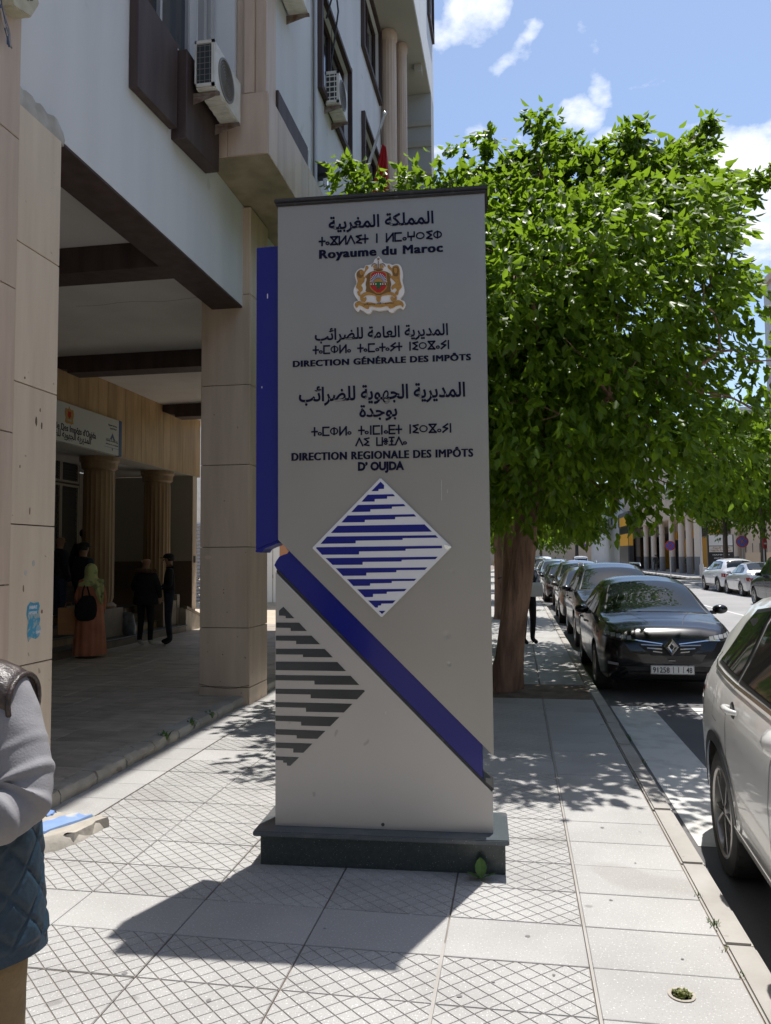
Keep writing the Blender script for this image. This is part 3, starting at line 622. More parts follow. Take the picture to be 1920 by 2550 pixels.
charge('mantle', [(640,600),(720,575),(830,560),(940,575),(1030,600),(1130,660),(1150,720),(1100,760),(1140,900),(1110,980),(1130,1090),(1010,1110),(830,1180),(640,1110),(500,1080),(530,980),(505,900),(545,760),(500,720),(560,650)], -.0275, -.0235, 'gold_dark')
charge('shield_rim', [(640,605),(830,580),(1025,605),(1035,760),(1045,930),(1010,1030),(830,1170),(640,1030),(600,930),(620,760)], -.0300, -.027, 'gold')
charge('shield_field', [(660,625),(830,600),(1005,625),(1012,760),(1022,930),(985,1020),(830,1135),(665,1020),(622,930),(640,760)], -.0315, -.0298, 'crest_red')
charge('sky_field', [(655,760),(720,690),(830,665),(940,690),(1005,760),(1015,860),(640,860)], -.0325, -.0312, 'crest_blue')
for k in range(15):
    a = R(6+k*12); ca, sa = math.cos(a), math.sin(a); c0, r0, r1 = (830,870), 118, 235-25*abs(ca); px, py = sa*7, ca*7
    charge('sun_ray', [(c0[0]+ca*r0-px*.6, c0[1]-sa*r0-py*.6), (c0[0]+ca*r0+px*.6, c0[1]-sa*r0+py*.6), (c0[0]+ca*r1+px, c0[1]-sa*r1+py), (c0[0]+ca*r1-px, c0[1]-sa*r1-py)], -.0335, -.0324, 'crest_white', 0)
charge('half_sun', [(830+115*math.cos(R(t)), 870-105*math.sin(R(t))) for t in range(0,181,15)], -.034, -.0324, 'gold', 0)
charge('green_band', [(630,880),(700,890),(760,860),(830,850),(900,860),(960,890),(1030,880),(1030,930),(630,930)], -.0345, -.0324, 'crest_green', 0)
for x in (650,705,765,880,935,995): charge('band_pearl', [(x-14,905),(x,880),(x+14,905),(x+10,925),(x-10,925)], -.0352, -.0344, 'crest_white', 0)
st = [(830+(92 if i%2==0 else 37)*math.sin(R(36*i)), 965-(105 if i%2==0 else 42)*math.cos(R(36*i))) for i in range(10)]
charge('green_star', st, -.0355, -.0344, 'crest_green', 0)
charge('ribbon', [(380,1180),(450,1110),(560,1080),(700,1130),(830,1190),(960,1130),(1110,1080),(1220,1120),(1270,1200),(1260,1290),(1190,1330),(1115,1290),(1110,1215),(1160,1190),(1205,1240),(1175,1250),(1230,1230),(1160,1160),(1000,1160),(880,1190),(880,1290),(825,1355),(765,1290),(770,1190),(650,1160),(520,1165),(440,1210),(480,1240),(520,1200),(535,1260),(500,1330),(410,1320),(370,1260)], -.029, -.0245, 'gold')
charge('scroll', [(360,1300),(440,1360),(600,1330),(830,1390),(1060,1330),(1200,1340),(1290,1280),(1400,1320),(1440,1400),(1405,1470),(1370,1400),(1250,1420),(1170,1480),(1080,1490),(1050,1420),(830,1470),(600,1420),(590,1500),(520,1500),(420,1430),(330,1400),(300,1480),(250,1440),(240,1370),(300,1330)], -.029, -.0245, 'gold')
charge('crown_band', [(705,520),(940,520),(930,560),(715,560)], -.030, -.024, 'gold_dark'); charge('crown_stem', [(815,340),(832,340),(832,520),(815,520)], -.030, -.024, 'gold_dark', 0)
charge('crown_star', [(825+(38 if i%2==0 else 15)*math.sin(R(36*i)), 290-(38 if i%2==0 else 15)*math.cos(R(36*i))) for i in range(10)], -.030, -.024, 'gold_dark', 0)
for s in (-1, 1):
    for k in range(6):
        a = R(25+k*22); x, yy = 825+s*(95+75*math.cos(a)), 500-95*math.sin(a); charge('crown_bead', [(x-13,yy),(x,yy-15),(x+13,yy),(x,yy+15)], -.030, -.024, 'gold_dark', 0)
    charge('crown_cap', [(825+s*20,500),(825+s*40,440),(825+s*110,440),(825+s*145,500)], -.0285, -.024, 'gold')
b = MB(); lettering(b, arabic('تنصرو ا الله ينصركم'.replace('ت','ت')), cp(480,0)[0], cp(1190,0)[0], cp(0,1418)[1]-.002, .014, -.0288, .01, .001); b.build('scroll_motto', G['navy_letter'], crest)
# ================================================================== BUILDING
bld = empty('office_building', (-3.2,8.0,0), label='white office building with stone arcade, pillars and overhanging upper floors at left', cat='building')
BO = Vector((-3.2, 8.0, 0))
def bpart(b, name, m, parent=None, **kw):            # part given in world coordinates
    kw2 = dict(kw); o = b.build(name, m, parent or bld, **kw2)
    if parent is None: o.location = -BO
    return o
def sub(b, name, m, parent, **kw): return b.build(name, m, parent, **kw)
def slab_pillar(x0, x1, y0, y1, joints, name='stone_pillar', m='travertine', t=.022, label=None):
    b = MB(); b.box(x0+t, x1-t, y0+t, y1-t, joints[0], joints[-1]); p = bpart(b, name, G['stone_joint'])
    if label: p['label'] = label
    for a, c in zip(joints[:-1], joints[1:]):
        z0, z1 = a+.004, c-.004
        for (bx) in ((x0+.003, x1-t-.003, y0, y0+t+.002), (x1-t-.002, x1, y0+.002, y1-.002), (x0, x0+t+.002, y0+.003, y1-.003)):
            q = MB(); q.box(bx[0], bx[1], bx[2]+random.uniform(-.0015,.0015), bx[3], z0, z1); sub(q, 'stone_slab', G[m], p, bevel=.0025)
        q = MB(); q.box(x0+t+.002, x1-t-.003, y1-t-.002, y1, z0, z1); sub(q, 'stone_slab', G[m], p, bevel=.0025)
    return p
P2 = slab_pillar(-3.72,-3.10,8.70,9.35,[-.02,.20,.89,1.84,2.82,3.78,4.88,5.955], label='free-standing pillar clad in pale stone slabs with cracked base')
P1 = slab_pillar(-3.72,-3.12,4.36,4.83,[-.02,1.03,1.93,2.84,3.75,4.655], m='travertine_pale', label='stone pillar with a torn blue sticker')
P0 = slab_pillar(-3.72,-3.105,3.10,4.345,[-.02,.62,1.55,2.5,3.42,4.4,5.4,6.5,7.7], m='travertine_rosy')
slab_pillar(-3.72,-3.10,13.3,13.95,[-.02,.20,.89,1.84,2.82,3.78,4.88,5.955])
slab_pillar(-3.72,-3.10,17.4,18.0,[-.02,.20,.89,1.84,2.82,3.78,4.88,5.955])
# marks on the pillars: fixing holes, scars, torn sticker
for (yy, z, par) in [(None,0,0)]: pass
for (x, z) in [(-3.41,3.35),(-3.42,2.39),(-3.42,1.34),(-3.43,.58)]:
    b = MB(); b.lathe([(.0001,-.001),(.007,-.001),(.007,.002)], 10, (x,8.70,z), axis='y'); sub(b, 'fixing_hole', G['stone_joint'], P2)
for z in (1.30,):
    b = MB(); b.lathe([(.0001,-.001),(.007,-.001),(.007,.002)], 10, (-3.42,8.70,z), axis='y'); sub(b, 'fixing_hole', G['stone_joint'], P2)
b = MB(); rr = random.Random(3)
pts = [(-3.72+.62*i/8, .235-.05*math.sin(i/8*3)+rr.uniform(-.006,.006)) for i in range(9)]
for i in range(8): b.quad((pts[i][0],8.697,pts[i][1]-.003),(pts[i+1][0],8.697,pts[i+1][1]-.003),(pts[i+1][0],8.697,pts[i+1][1]+.003),(pts[i][0],8.697,pts[i][1]+.003))
sub(b, 'crack', G['stone_joint'], P2)
def irregular(cx, cz, w, h, seed, n=14):
    rr = random.Random(seed); return [(cx+w*.5*math.cos(6.283*i/n)*rr.uniform(.7,1.05), cz+h*.5*math.sin(6.283*i/n)*rr.uniform(.75,1.05)) for i in range(n)]
st = empty('torn_sticker', (0,0,0)); st.parent = P1
b = MB(); sx = -3.1185
b.prism([(4.545,1.405),(4.575,1.43),(4.61,1.42),(4.66,1.425),(4.675,1.40),(4.668,1.36),(4.682,1.31),(4.66,1.25),(4.672,1.20),(4.64,1.185),(4.59,1.20),(4.56,1.175),(4.545,1.23),(4.555,1.30),(4.538,1.35)], sx, sx+.0012, axis='x')
blue_st = mat('sticker_blue', (.06,.30,.46), .6, col2=(.35,.42,.42), nscale=30, contrast=(.52,.62)); b.build('torn_sticker', blue_st, P1)
b = MB(); b.prism(irregular(4.66,1.235,.06,.09,5), sx+.0012, sx+.0024, axis='x'); b.build('sticker_patch', mat('sticker_pale', (.35,.48,.55), .6, col2=(.15,.36,.5), nscale=40), P1)
M90 = Matrix(((0,-1,0,0),(1,0,0,0),(0,0,1,0),(0,0,0,1)))
def lett_x(b, t, y0, y1, z, size, X, bold=0, ext=.001): lettering(b, t, y0, y1, z, size, 0, bold, ext, M=Matrix.Translation((X,0,0)) @ M90)
b = MB(); lett_x(b, 'FIBRE', 4.565,4.645,1.385,.030, sx+.0013, .02); lett_x(b, 'OPTIQUE', 4.562,4.642,1.352,.024, sx+.0013, .02); lett_x(b, '2040', 4.635,4.685,1.222,.024, sx+.0026, .02)
b.build('sticker_lettering', G['sign_white'], P1)
for i, (yy, z, w, h) in enumerate([(4.60,2.62,.02,.07),(4.66,2.60,.018,.05),(4.64,2.70,.012,.03),(4.55,2.02,.012,.05),(4.52,1.62,.03,.04),(4.60,1.68,.03,.045),(4.44,2.3,.01,.02),(4.70,1.36,.02,.03),(4.47,2.88,.015,.02),(4.50,1.52,.014,.05)]):
    b = MB(); b.prism(irregular(yy, z, w, h, 30+i, 9), sx-.001, sx+.0009, axis='x'); sub(b, 'scar', G['plaster_patch'] if i in (4,5) else G['stone_joint'] if i < 2 else G['bark'], P1)
for i, (x, z, w, h) in enumerate([(-3.40,2.12,.05,.14),(-3.44,2.05,.06,.05),(-3.62,1.72,.09,.05)]):
    b = MB(); b.prism(irregular(x, z, w, h, 60+i, 12), 8.6985, 8.701); sub(b, 'scar', G['travertine_rosy'], P2)
# broken plaster band on top of the first pillar
b = MB(); rr = random.Random(9); rows = []
for k in range(13):
    yy = 4.345+(4.90-4.345)*k/12; top = 4.83+rr.uniform(-.012,.02)-(0.03 if k > 10 else 0); o = -3.145+rr.uniform(-.012,.012)
    rows.append([(-3.24,yy,4.655),(o,yy,4.657),(o+.01,yy,4.70),(o-.005,yy,top-.03),(-3.24,yy,top)])
b.rings(rows); bpart(b, 'broken_plaster', G['plaster_patch'], smooth=25)
def wall_open(b, y0, y1, z0, z1, x0, x1, ops):
    """wall slab between x0 and x1 with rectangular openings (ya, yb, za, zb)"""
    ys = sorted({y0, y1} | {v for o in ops for v in o[:2] if y0 < v < y1})
    for a, c in zip(ys[:-1], ys[1:]):
        zs = [(z0, z1)]
        for o in ops:
            if o[0] <= a+1e-6 and o[1] >= c-1e-6:
                new = []
                for (p, q) in zs:
                    if o[2] > p: new.append((p, min(q, o[2])))
                    if o[3] < q: new.append((max(p, o[3]), q))
                zs = [t for t in new if t[1]-t[0] > 1e-6]
        for (p, q) in zs: b.box(x0, x1, a, c, p, q)
W1 = (5.95, 7.32, 6.66, 8.35)
b = MB(); wall_open(b, 4.345, 7.60, 4.735, 12.6, -3.38, -3.20, [W1]); bpart(b, 'wall', G['wall_paint'])
b = MB(); b.box(-3.38,-3.20,7.60,18,4.735,5.985); bpart(b, 'wall', G['wall_paint'])
b = MB(); b.box(-3.585,-3.203,4.345,18,4.715,4.734); bpart(b, 'beam_soffit', G['brown_paint'])
b = MB(); b.box(-3.585,-3.385,4.345,18,4.735,5.0); bpart(b, 'beam_back', G['brown_paint'])
b = MB(); b.box(-30,-3.585,-8,18,5.0,5.2); bpart(b, 'arcade_ceiling', G['ceiling_paint'])
for yy in (3.3,7.30,11.28,15.27):
    b = MB(); b.box(-7.12,-3.59,yy,yy+.36,4.722,4.998); o = bpart(b, 'ceiling_beam', G['brown_paint'], bevel=.006)
    b = MB(); b.prism([(-7.42,4.999),(-7.42,4.86),(-7.25,4.80),(-7.121,4.78),(-7.121,4.999)], yy+.01, yy+.35); sub(b, 'beam_bracket', G['brown_paint'], o)
# hairline crack across the ceiling
b = MB(); prev = None; rr = random.Random(4)
for k in range(10):
    p = (-5.6+.2*k, 9.05+.03*math.sin(k*1.3)+rr.uniform(-.01,.01))
    if prev: b.quad((prev[0],prev[1]-.004,4.998),(p[0],p[1]-.004,4.998),(p[0],p[1]+.004,4.998),(prev[0],prev[1]+.004,4.998))
    prev = p
bpart(b, 'ceiling_crack', G['bark_grey'])
# unseen closed facade left of the pilaster, added to keep light out of the arcade
b = MB(); b.box(-3.6,-3.22,-8,3.10,-.1,12.6); bpart(b, 'wall', G['wall_paint'])
b = MB(); b.box(-3.38,-3.22,3.10,4.345,7.7,12.6); bpart(b, 'wall', G['wall_paint'])
b = MB(); b.box(-8.2,-3.6,3.0,3.1,0,5.0); bpart(b, 'unseen_arcade_stop', G['wall_cream'])  # unseen end wall added so the arcade interior stays dark
# window by the first pillar
def window(yy0, yy1, z0, z1, X, depth=.14, mull=(), fr=.045, fm='alu_frame', lab=None):
    b = MB(); b.box(X-depth-.03,X-depth,yy0,yy1,z0,z1); w = bpart(b, 'window', G['window_dark'])
    b = MB()
    for (a, c, p, q) in [(yy0,yy0+fr,z0,z1),(yy1-fr,yy1,z0,z1),(yy0+fr,yy1-fr,z0,z0+fr),(yy0+fr,yy1-fr,z1-fr,z1)]+[(m-fr*.5,m+fr*.5,z0+fr,z1-fr) for m in mull]: b.box(X-depth+.001,X-depth+.04,a,c,p,q)
    sub(b, 'window_frame', G[fm], w); return w
window(*W1, -3.20, .12, mull=(6.66,))
b = MB(); b.box(-3.32,-3.16,6.05,7.32,6.625,6.66); bpart(b, 'window_sill', G['white_paint'], bevel=.004)
b = MB(); b.prism([(5.90,5.72),(6.68,5.79),(6.68,6.622),(6.04,6.622),(6.04,8.4),(5.90,8.4)], -3.198, -3.115, axis='x'); bpart(b, 'brown_panel', G['brown_paint'], bevel=.006)
b = MB(); b.prism([(6.72,5.715),(7.54,5.79),(7.54,6.60),(6.72,6.60)], -3.198, -3.04, axis='x'); bpart(b, 'brown_panel', G['brown_paint'], bevel=.006)
b = MB(); b.box(-3.2,-3.13,7.33,7.40,6.66,8.4); b.box(-3.2,-3.10,7.44,7.52,6.66,8.4); bpart(b, 'shutter_rail', G['alu_frame'])
# projecting upper block with its stone spandrel and pilaster
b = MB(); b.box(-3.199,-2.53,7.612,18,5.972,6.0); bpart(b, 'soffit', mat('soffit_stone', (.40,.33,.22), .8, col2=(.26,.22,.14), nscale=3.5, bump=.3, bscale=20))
b = MB(); b.box(-3.198,-2.545,7.615,18,6.001,6.64); bpart(b, 'spandrel_core', G['stone_joint'])
spn = bld.children[-1]
y = 7.62; k = 0
while y < 17.9:
    q = MB(); q.box(-2.544,-2.52+random.uniform(-.0015,.0015),y+.004,y+.318,5.985,6.655); sub(q, 'cladding_slab', G['travertine'], spn, bevel=.002); y += .322
for (x0, x1) in ((-3.197,-2.97),(-2.965,-2.522)):
    q = MB(); q.box(x0,x1,7.592,7.614,5.985,6.655); sub(q, 'cladding_slab', G['travertine_rosy'], spn, bevel=.002)
b = MB(); b.box(-3.197,-2.60,7.62,18,6.656,6.66); bpart(b, 'ledge', G['travertine_rosy'])
b = MB(); b.box(-3.198,-2.90,7.605,7.80,6.661,12.58); bpart(b, 'grey_return', G['wall_paint'])
b = MB()
for (x0, x1, yy) in ((-2.897,-2.80,7.66),(-2.80,-2.68,7.605),(-2.68,-2.56,7.64)): b.box(x0+.001,x1-.001,yy,8.0,6.661,12.58)
bpart(b, 'pilaster', G['travertine_rosy'], bevel=.012, bseg=2)
WB = (10.07,11.93,8.27,9.64); W2 = (13.15,14.88,10.96,12.35); W3 = (13.15,14.88,7.95,9.58); W4 = (8.02,9.28,6.78,6.98)
b = MB(); wall_open(b, 8.001, 15.0, 6.661, 12.58, -2.80, -2.60, [WB, W2, W3]); bpart(b, 'wall', G['wall_paint'])
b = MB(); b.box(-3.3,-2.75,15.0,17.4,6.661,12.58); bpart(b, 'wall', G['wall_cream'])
for (a, c, p, q) in (WB, W2, W3):
    w = window(a, c, p, q, -2.60, .10, mull=((a+c)/2,), fr=.03, fm='brown_paint')
    f = MB()
    for (u, v, s, t) in [(a-.09,a,p-.09,q+.09),(c,c+.06,p-.09,q+.09),(a,c,p-.09,p),(a,c,q,q+.07)]: f.box(-2.60,-2.53,u,v,s,t)
    sub(f, 'brown_surround', G['brown_paint'], w, bevel=.004)
b = MB(); b.box(-2.60,-2.535,8.01,9.24,6.662,6.93); bpart(b, 'brown_panel', G['brown_paint'], bevel=.004)
b = MB(); b.box(-2.60,-2.55,8.60,9.36,6.935,6.965); b.box(-2.60,-2.55,9.33,9.37,6.662,6.934); bpart(b, 'white_frame', G['white_paint'])
b = MB(); b.tube([(-2.56,9.72,6.66),(-2.56,9.72,12.5)], .022, 8); bpart(b, 'rain_pipe', G['alu_frame'], smooth=40)
b = MB(); b.tube([(-2.575,9.66,6.66),(-2.575,9.66,12.5)], .008, 6); bpart(b, 'cable_conduit', G['stone_joint'], smooth=40)
# round columns under the overhang, and the overhang itself
for (x, yy, r) in ((-2.44,15.2,.16),(-2.235,15.62,.115)):
    b = MB(); fl = lambda an, h: 1-.035*abs(math.cos(an*8))
    b.lathe([(r,8.0),(r,12.36)], 64, (x,yy,0), rfun=fl); b.lathe([(r,12.36),(r*1.14,12.40),(r*1.16,12.50),(r*1.05,12.57)], 32, (x,yy,0)); bpart(b, 'round_column', G['travertine_rosy'], smooth=30)
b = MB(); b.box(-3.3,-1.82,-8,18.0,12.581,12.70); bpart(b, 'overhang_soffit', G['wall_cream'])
b = MB(); wall_open(b, -8, 18.0, 12.60, 24, -1.95, -1.80, [(16.85,17.8,14.15,16.4),(13.2,14.8,14.15,16.4),(9,11,14.15,16.4),(5,7,14.15,16.4)]); bpart(b, 'wall', G['wall_paint'])
for (a, c) in ((16.85,17.8),(13.2,14.8),(9,11),(5,7)):
    w = window(a, c, 14.15, 16.4, -1.80, .06, fr=.03, fm='brown_paint')
    f = MB(); f.box(-1.80,-1.74,a-.07,a,14.05,16.47); f.box(-1.80,-1.74,c,c+.05,14.05,16.47); f.box(-1.80,-1.74,a,c,14.05,14.15); sub(f, 'brown_surround', G['brown_paint'], w)
b = MB(); b.box(-3.2,-1.80,17.42,18.0,6.2,12.579); bpart(b, 'end_pier', mat('wall_grey', (.42,.43,.42), .85, col2=(.38,.39,.38), nscale=1.0))
for z in (11.78,11.28,10.6,9.9):
    b = MB(); b.box(-2.75,-1.795,17.36,17.419,z,z+.13); bpart(b, 'concrete_ledge', G['wall_cream'])
b = MB(); b.box(-12,-3.4,17.9,18,5.2,24); b.box(-12,-1.96,-8,18,23.6,23.9); b.box(-12,-3.585,-8,-7.9,0,24); b.box(-3.4,-1.801,17.9,17.999,12.701,23.6); bpart(b, 'rear_wall', G['wall_paint'])
for (x, yy, z) in ((-1.99,12.6,12.45),(-1.97,16.3,12.42)):
    b = MB(); b.box(x-.08,x+.08,yy,yy+.22,z,12.58); bpart(b, 'concrete_bracket', mats := G['wall_cream'])
# ---------------- arcade floor, step edge, inner facade
b = MB(); b.box(-7.30,-3.40,3.1,18.5,-.1,.088); floor = bpart(b, 'arcade_floor', G['arcade_joint'])
at = MB(); at.box(0,.392,0,.392,-.012,0); atm = at.mesh('arcade_tile', G['arcade_tile'], bevel=.004)
n = 0
for r_ in range(30):
    for c in range(10):
        if n >= 290: break
        link('floor_tile', atm, floor, (-7.30+c*.40+.004-.1*0, 4.0+r_*.40, .0995+random.uniform(-.0012,.0012)), 0); n += 1
b = MB()
for r_ in range(29, 36):
    for c in range(10): b.box(-7.296+c*.4,-6.904+c*.4,4.0+r_*.4,4.392+r_*.4,.0875,.0995)
b.build('floor_tiles', G['arcade_tile'], floor, kind='stuff')
y = 4.0; rr = random.Random(12); edge = empty('step_edge'); edge.parent = bld; edge.location = -BO
while y < 17.9:
    L = rr.uniform(.42,.62); rows = []; n = 7; gone = 6.60 < y < 6.9
    for k in range(n+1):
        yy = y+.006+(L-.012)*k/n; j = lambda a: rr.uniform(-a, a); d = .012*mnoise.noise(Vector((yy*5,0,0)))
        worn = .02 if y < 6.6 else .008
        rows.append([(-3.40,yy,-.02),(-3.175+d+j(worn*.4),yy,-.02),(-3.165+d+j(worn*.5),yy,.055+j(worn*.4)),(-3.185+d+j(worn*.5),yy,.088+j(worn*.3)),(-3.215+j(worn),yy,.098+j(.003)),(-3.40,yy,.099)])
    b = MB(); b.rings(rows); b.build('edge_stone', G['concrete'] if y < 6.6 else G['kerb_stone'], edge, smooth=30); y += L
# steps up to the entrance
for i in range(4):
    b = MB(); x1 = -7.28-.32*i; z = .10+.15*(i+1); y1 = (16.3,16.25,16.2,16.15)[i]
    b.box(-10.5, x1, 3.1, y1, z-.16 if i else -.05, z-.03); o = bpart(b, 'step', G['column_stone'] if i%2 else G['pedestal_stone'])
    b = MB(); b.box(-10.5, x1+.02, 3.1, y1+.01, z-.029, z); sub(b, 'tread', mat('tread_stone%d'%i if i else 'tread_stone', (.13,.125,.11), .5, col2=(.09,.085,.075), nscale=5), o, bevel=.006)
for (yy,) in ((13.45,),(15.85,)):
    fl = lambda an, h: 1-.05*abs(math.sin(an*10))
    b = MB(); b.lathe([(.255,.88),(.29,1.0),(.285,3.3),(.27,3.38)], 80, (-7.78,yy,0), rfun=fl); col = bpart(b, 'fluted_column', G['column_stone'], smooth=30)
    b = MB(); b.lathe([(.27,3.38),(.32,3.42),(.33,3.52),(.36,3.56),(.36,3.635)], 32, (-7.78,yy,0)); sub(b, 'capital', G['column_stone'], col, smooth=30)
    b = MB(); b.lathe([(.33,.80),(.34,.84),(.31,.87),(.28,.90)], 32, (-7.78,yy,0)); sub(b, 'column_base', G['column_stone'], col, smooth=30)
    b = MB(); b.box(-8.11,-7.45,yy-.34,yy+.34,.26,.795); sub(b, 'pedestal', G['pedestal_stone'], col, bevel=.006)
b = MB(); b.box(-7.9,-7.42,3.1,17.28,3.655,5.0); fas = bpart(b, 'fascia', G['stone_joint'])
y = 7.2
while y < 17.25:
    L = .325; q = MB(); q.box(-7.42,-7.398+random.uniform(-.002,.002),y+.003,min(y+L,17.279)-.003,3.645,4.998); sub(q, 'fascia_slab', G['fascia_stone'], fas, bevel=.002); y += L
b = MB(); b.box(-7.9,-7.40,3.1,17.27,3.636,3.644); bpart(b, 'fascia_soffit', G['wall_cream'])
b = MB(); b.box(-9.8,-9.6,3.1,18,.7,3.64); bpart(b, 'recess_wall', mat('recess_upper', (.36,.32,.26), .8))
b = MB(); b.box(-9.6,-9.57,3.1,18,.7,1.62); bpart(b, 'dado', mat('dado_brown', (.14,.10,.07), .6))
b = MB(); b.box(-9.6,-7.9,3.1,17.3,3.66,3.72); bpart(b, 'recess_ceiling', G['ceiling_paint'])
b = MB(); b.box(-9.6,-7.405,16.85,17.06,.10,3.634); pr = bpart(b, 'end_pier_wall', G['wall_cream'])
b = MB(); b.box(-9.59,-7.40,16.83,16.849,.10,1.66); sub(b, 'dado', MATS['dado_brown'], pr)
b = MB(); b.box(-7.404,-7.385,16.84,17.07,.56,3.63); sub(b, 'pier_cladding', G['travertine'], pr)
b = MB(); b.box(-7.384,-7.37,16.90,16.98,1.62,1.78); sub(b, 'doorbell_plate', G['black_plastic'], pr)
# entrance door with louvred leaves behind the first column
b = MB(); b.box(-8.96,-8.90,11.2,14.62,.7,3.95); dr = bpart(b, 'entrance_door', mat('door_dark', (.035,.03,.028), .5))
for (a, c, z0, z1) in [(11.3,13.02,.78,3.18),(13.08,13.86,.78,3.18),(13.95,14.5,.78,3.18),(11.3,13.86,3.30,3.86),(13.95,14.5,3.30,3.86)]:
    f = MB(); 
    for (u, v, s, t) in [(a-.04,a,z0-.04,z1+.04),(c,c+.04,z0-.04,z1+.04),(a,c,z0-.04,z0),(a,c,z1,z1+.04)]: f.box(-8.90,-8.86,u,v,s,t)
    sub(f, 'door_frame', MATS['recess_upper'], dr)
    zz_ = z0+.03
    while zz_ < z1-.03:
        f = MB(); f.box(-8.90,-8.875,a+.01,c-.01,zz_,zz_+.03); sub(f, 'louvre', MATS['door_dark'], dr); zz_ += .055 if z0 > 3 else .12
# wall sign over the entrance
sg = empty('wall_sign', (-7.39,12.0,3.95), label='long pale tax office sign board with blue end on the arcade fascia', cat='sign')
def sgp(b, n, m, **kw): o = b.build(n, m, sg, **kw); o.location = -sg.location; return o
b = MB(); b.box(-7.39,-7.31,9.6,13.30,3.64,4.30); sgp(b, 'board', mat('sign_board', (.56,.56,.52), .45), bevel=.003)
b = MB(); b.box(-7.39,-7.305,13.302,13.40,3.635,4.305); sgp(b, 'end_cap', mat('sign_cap', (.03,.07,.20), .4), bevel=.003)
SX = -7.309
b = MB(); lett_x(b, "Direction Régionale Des Impôts d'Oujda", 10.35,12.50,3.835,.155, SX, .012); sgp(b, 'french_line', G['navy_letter'])
b = MB(); lett_x(b, arabic('المديرية الجهوية للضرائب'), 10.95,12.34,3.715,.17, SX, .012); sgp(b, 'arabic_line', G['navy_letter'])
b = MB(); lett_x(b, 'Royaume du Maroc', 12.92,13.22,4.155,.040, SX, .01); lett_x(b, arabic('المملكة المغربية'), 12.98,13.20,4.10,.045, SX, .01)
lett_x(b, arabic('وزارة الاقتصاد والمالية'), 12.84,13.26,3.865,.055, SX, .006); lett_x(b, 'MINISTERE DE L ECONOMIE', 12.84,13.27,3.80,.030, SX, 0); sgp(b, 'ministry_lines', G['navy_letter'])
b = MB(); b.prism([(13.07,4.03),(13.16,3.91),(13.10,3.91),(13.07,3.955),(13.04,3.91),(12.98,3.91)], SX-.001, SX+.001, axis='x'); b.prism([(13.045,3.745),(13.095,3.745),(13.07,3.70)], SX-.001, SX+.001, axis='x')
b.prism([(12.84,3.905),(13.26,3.905),(13.26,3.909),(12.84,3.909)], SX-.001, SX+.001, axis='x'); b.prism([(12.80,3.752),(13.28,3.752),(13.28,3.757),(12.80,3.757)], SX-.001, SX+.001, axis='x'); sgp(b, 'ministry_logo', MATS['sign_cap'])
def ex(P): return [(11.67+(x-825)*.00022, 4.11-(y-870)*.000225) for x, y in P]
b = MB(); b.prism(ex([(825,200),(900,370),(1030,400),(1110,440),(1240,400),(1340,430),(1400,680),(1390,900),(1300,1100),(1350,1300),(1400,1450),(1240,1480),(1100,1540),(830,1470),(560,1540),(420,1480),(260,1450),(310,1300),(350,1100),(260,900),(250,680),(310,430),(420,400),(540,440),(620,400),(750,370)]), SX-.001, SX+.002, axis='x'); em = sgp(b, 'emblem', G['gold'])
b = MB(); b.prism(ex([(640,600),(1020,600),(1040,930),(830,1150),(620,930)]), SX+.002, SX+.004, axis='x'); b.build('shield', G['crest_red'], em)
b = MB(); b.prism(ex([(520,1180),(1130,1180),(1080,1320),(580,1320)]), SX+.002, SX+.004, axis='x'); b.build('scroll', G['wall_cream'], em)
# ramp, handrail and pedestal at the far end of the steps
rp = empty('entrance_ramp', (-7.4,16.5,0), label='tiled ramp with steel handrail at the far end of the entrance steps', cat='ramp')
def rpp(b, n, m, **kw): o = b.build(n, m, rp, **kw); o.location = -rp.location; return o
b = MB(); b.prism([(16.32,.0),(18.4,.0),(18.4,.02),(16.32,.62)], -9.0, -7.30, axis='x'); rpp(b, 'ramp_slab', G['arcade_tile'])
b = MB(); b.prism([(16.31,.60),(18.41,0.0),(18.41,.045),(16.31,.665)], -7.36, -7.27, axis='x'); rpp(b, 'ramp_kerb', G['pedestal_stone'], bevel=.004)
for z in (1.28,1.08,.92,.74):
    b = MB(); b.tube([(-7.3,17.0,z-.03),(-7.3,18.2,z-.35)], .022 if z > 1.2 else .010, 8); rpp(b, 'handrail', G['chrome'], smooth=40)
b = MB(); b.box(-7.62,-7.44,16.16,16.30,.1,.92); nw = b.build('newel_post', G['pedestal_stone'], loc=(0,0,0), bevel=.006, label='low pale stone post at the end of the entrance steps', cat='post')
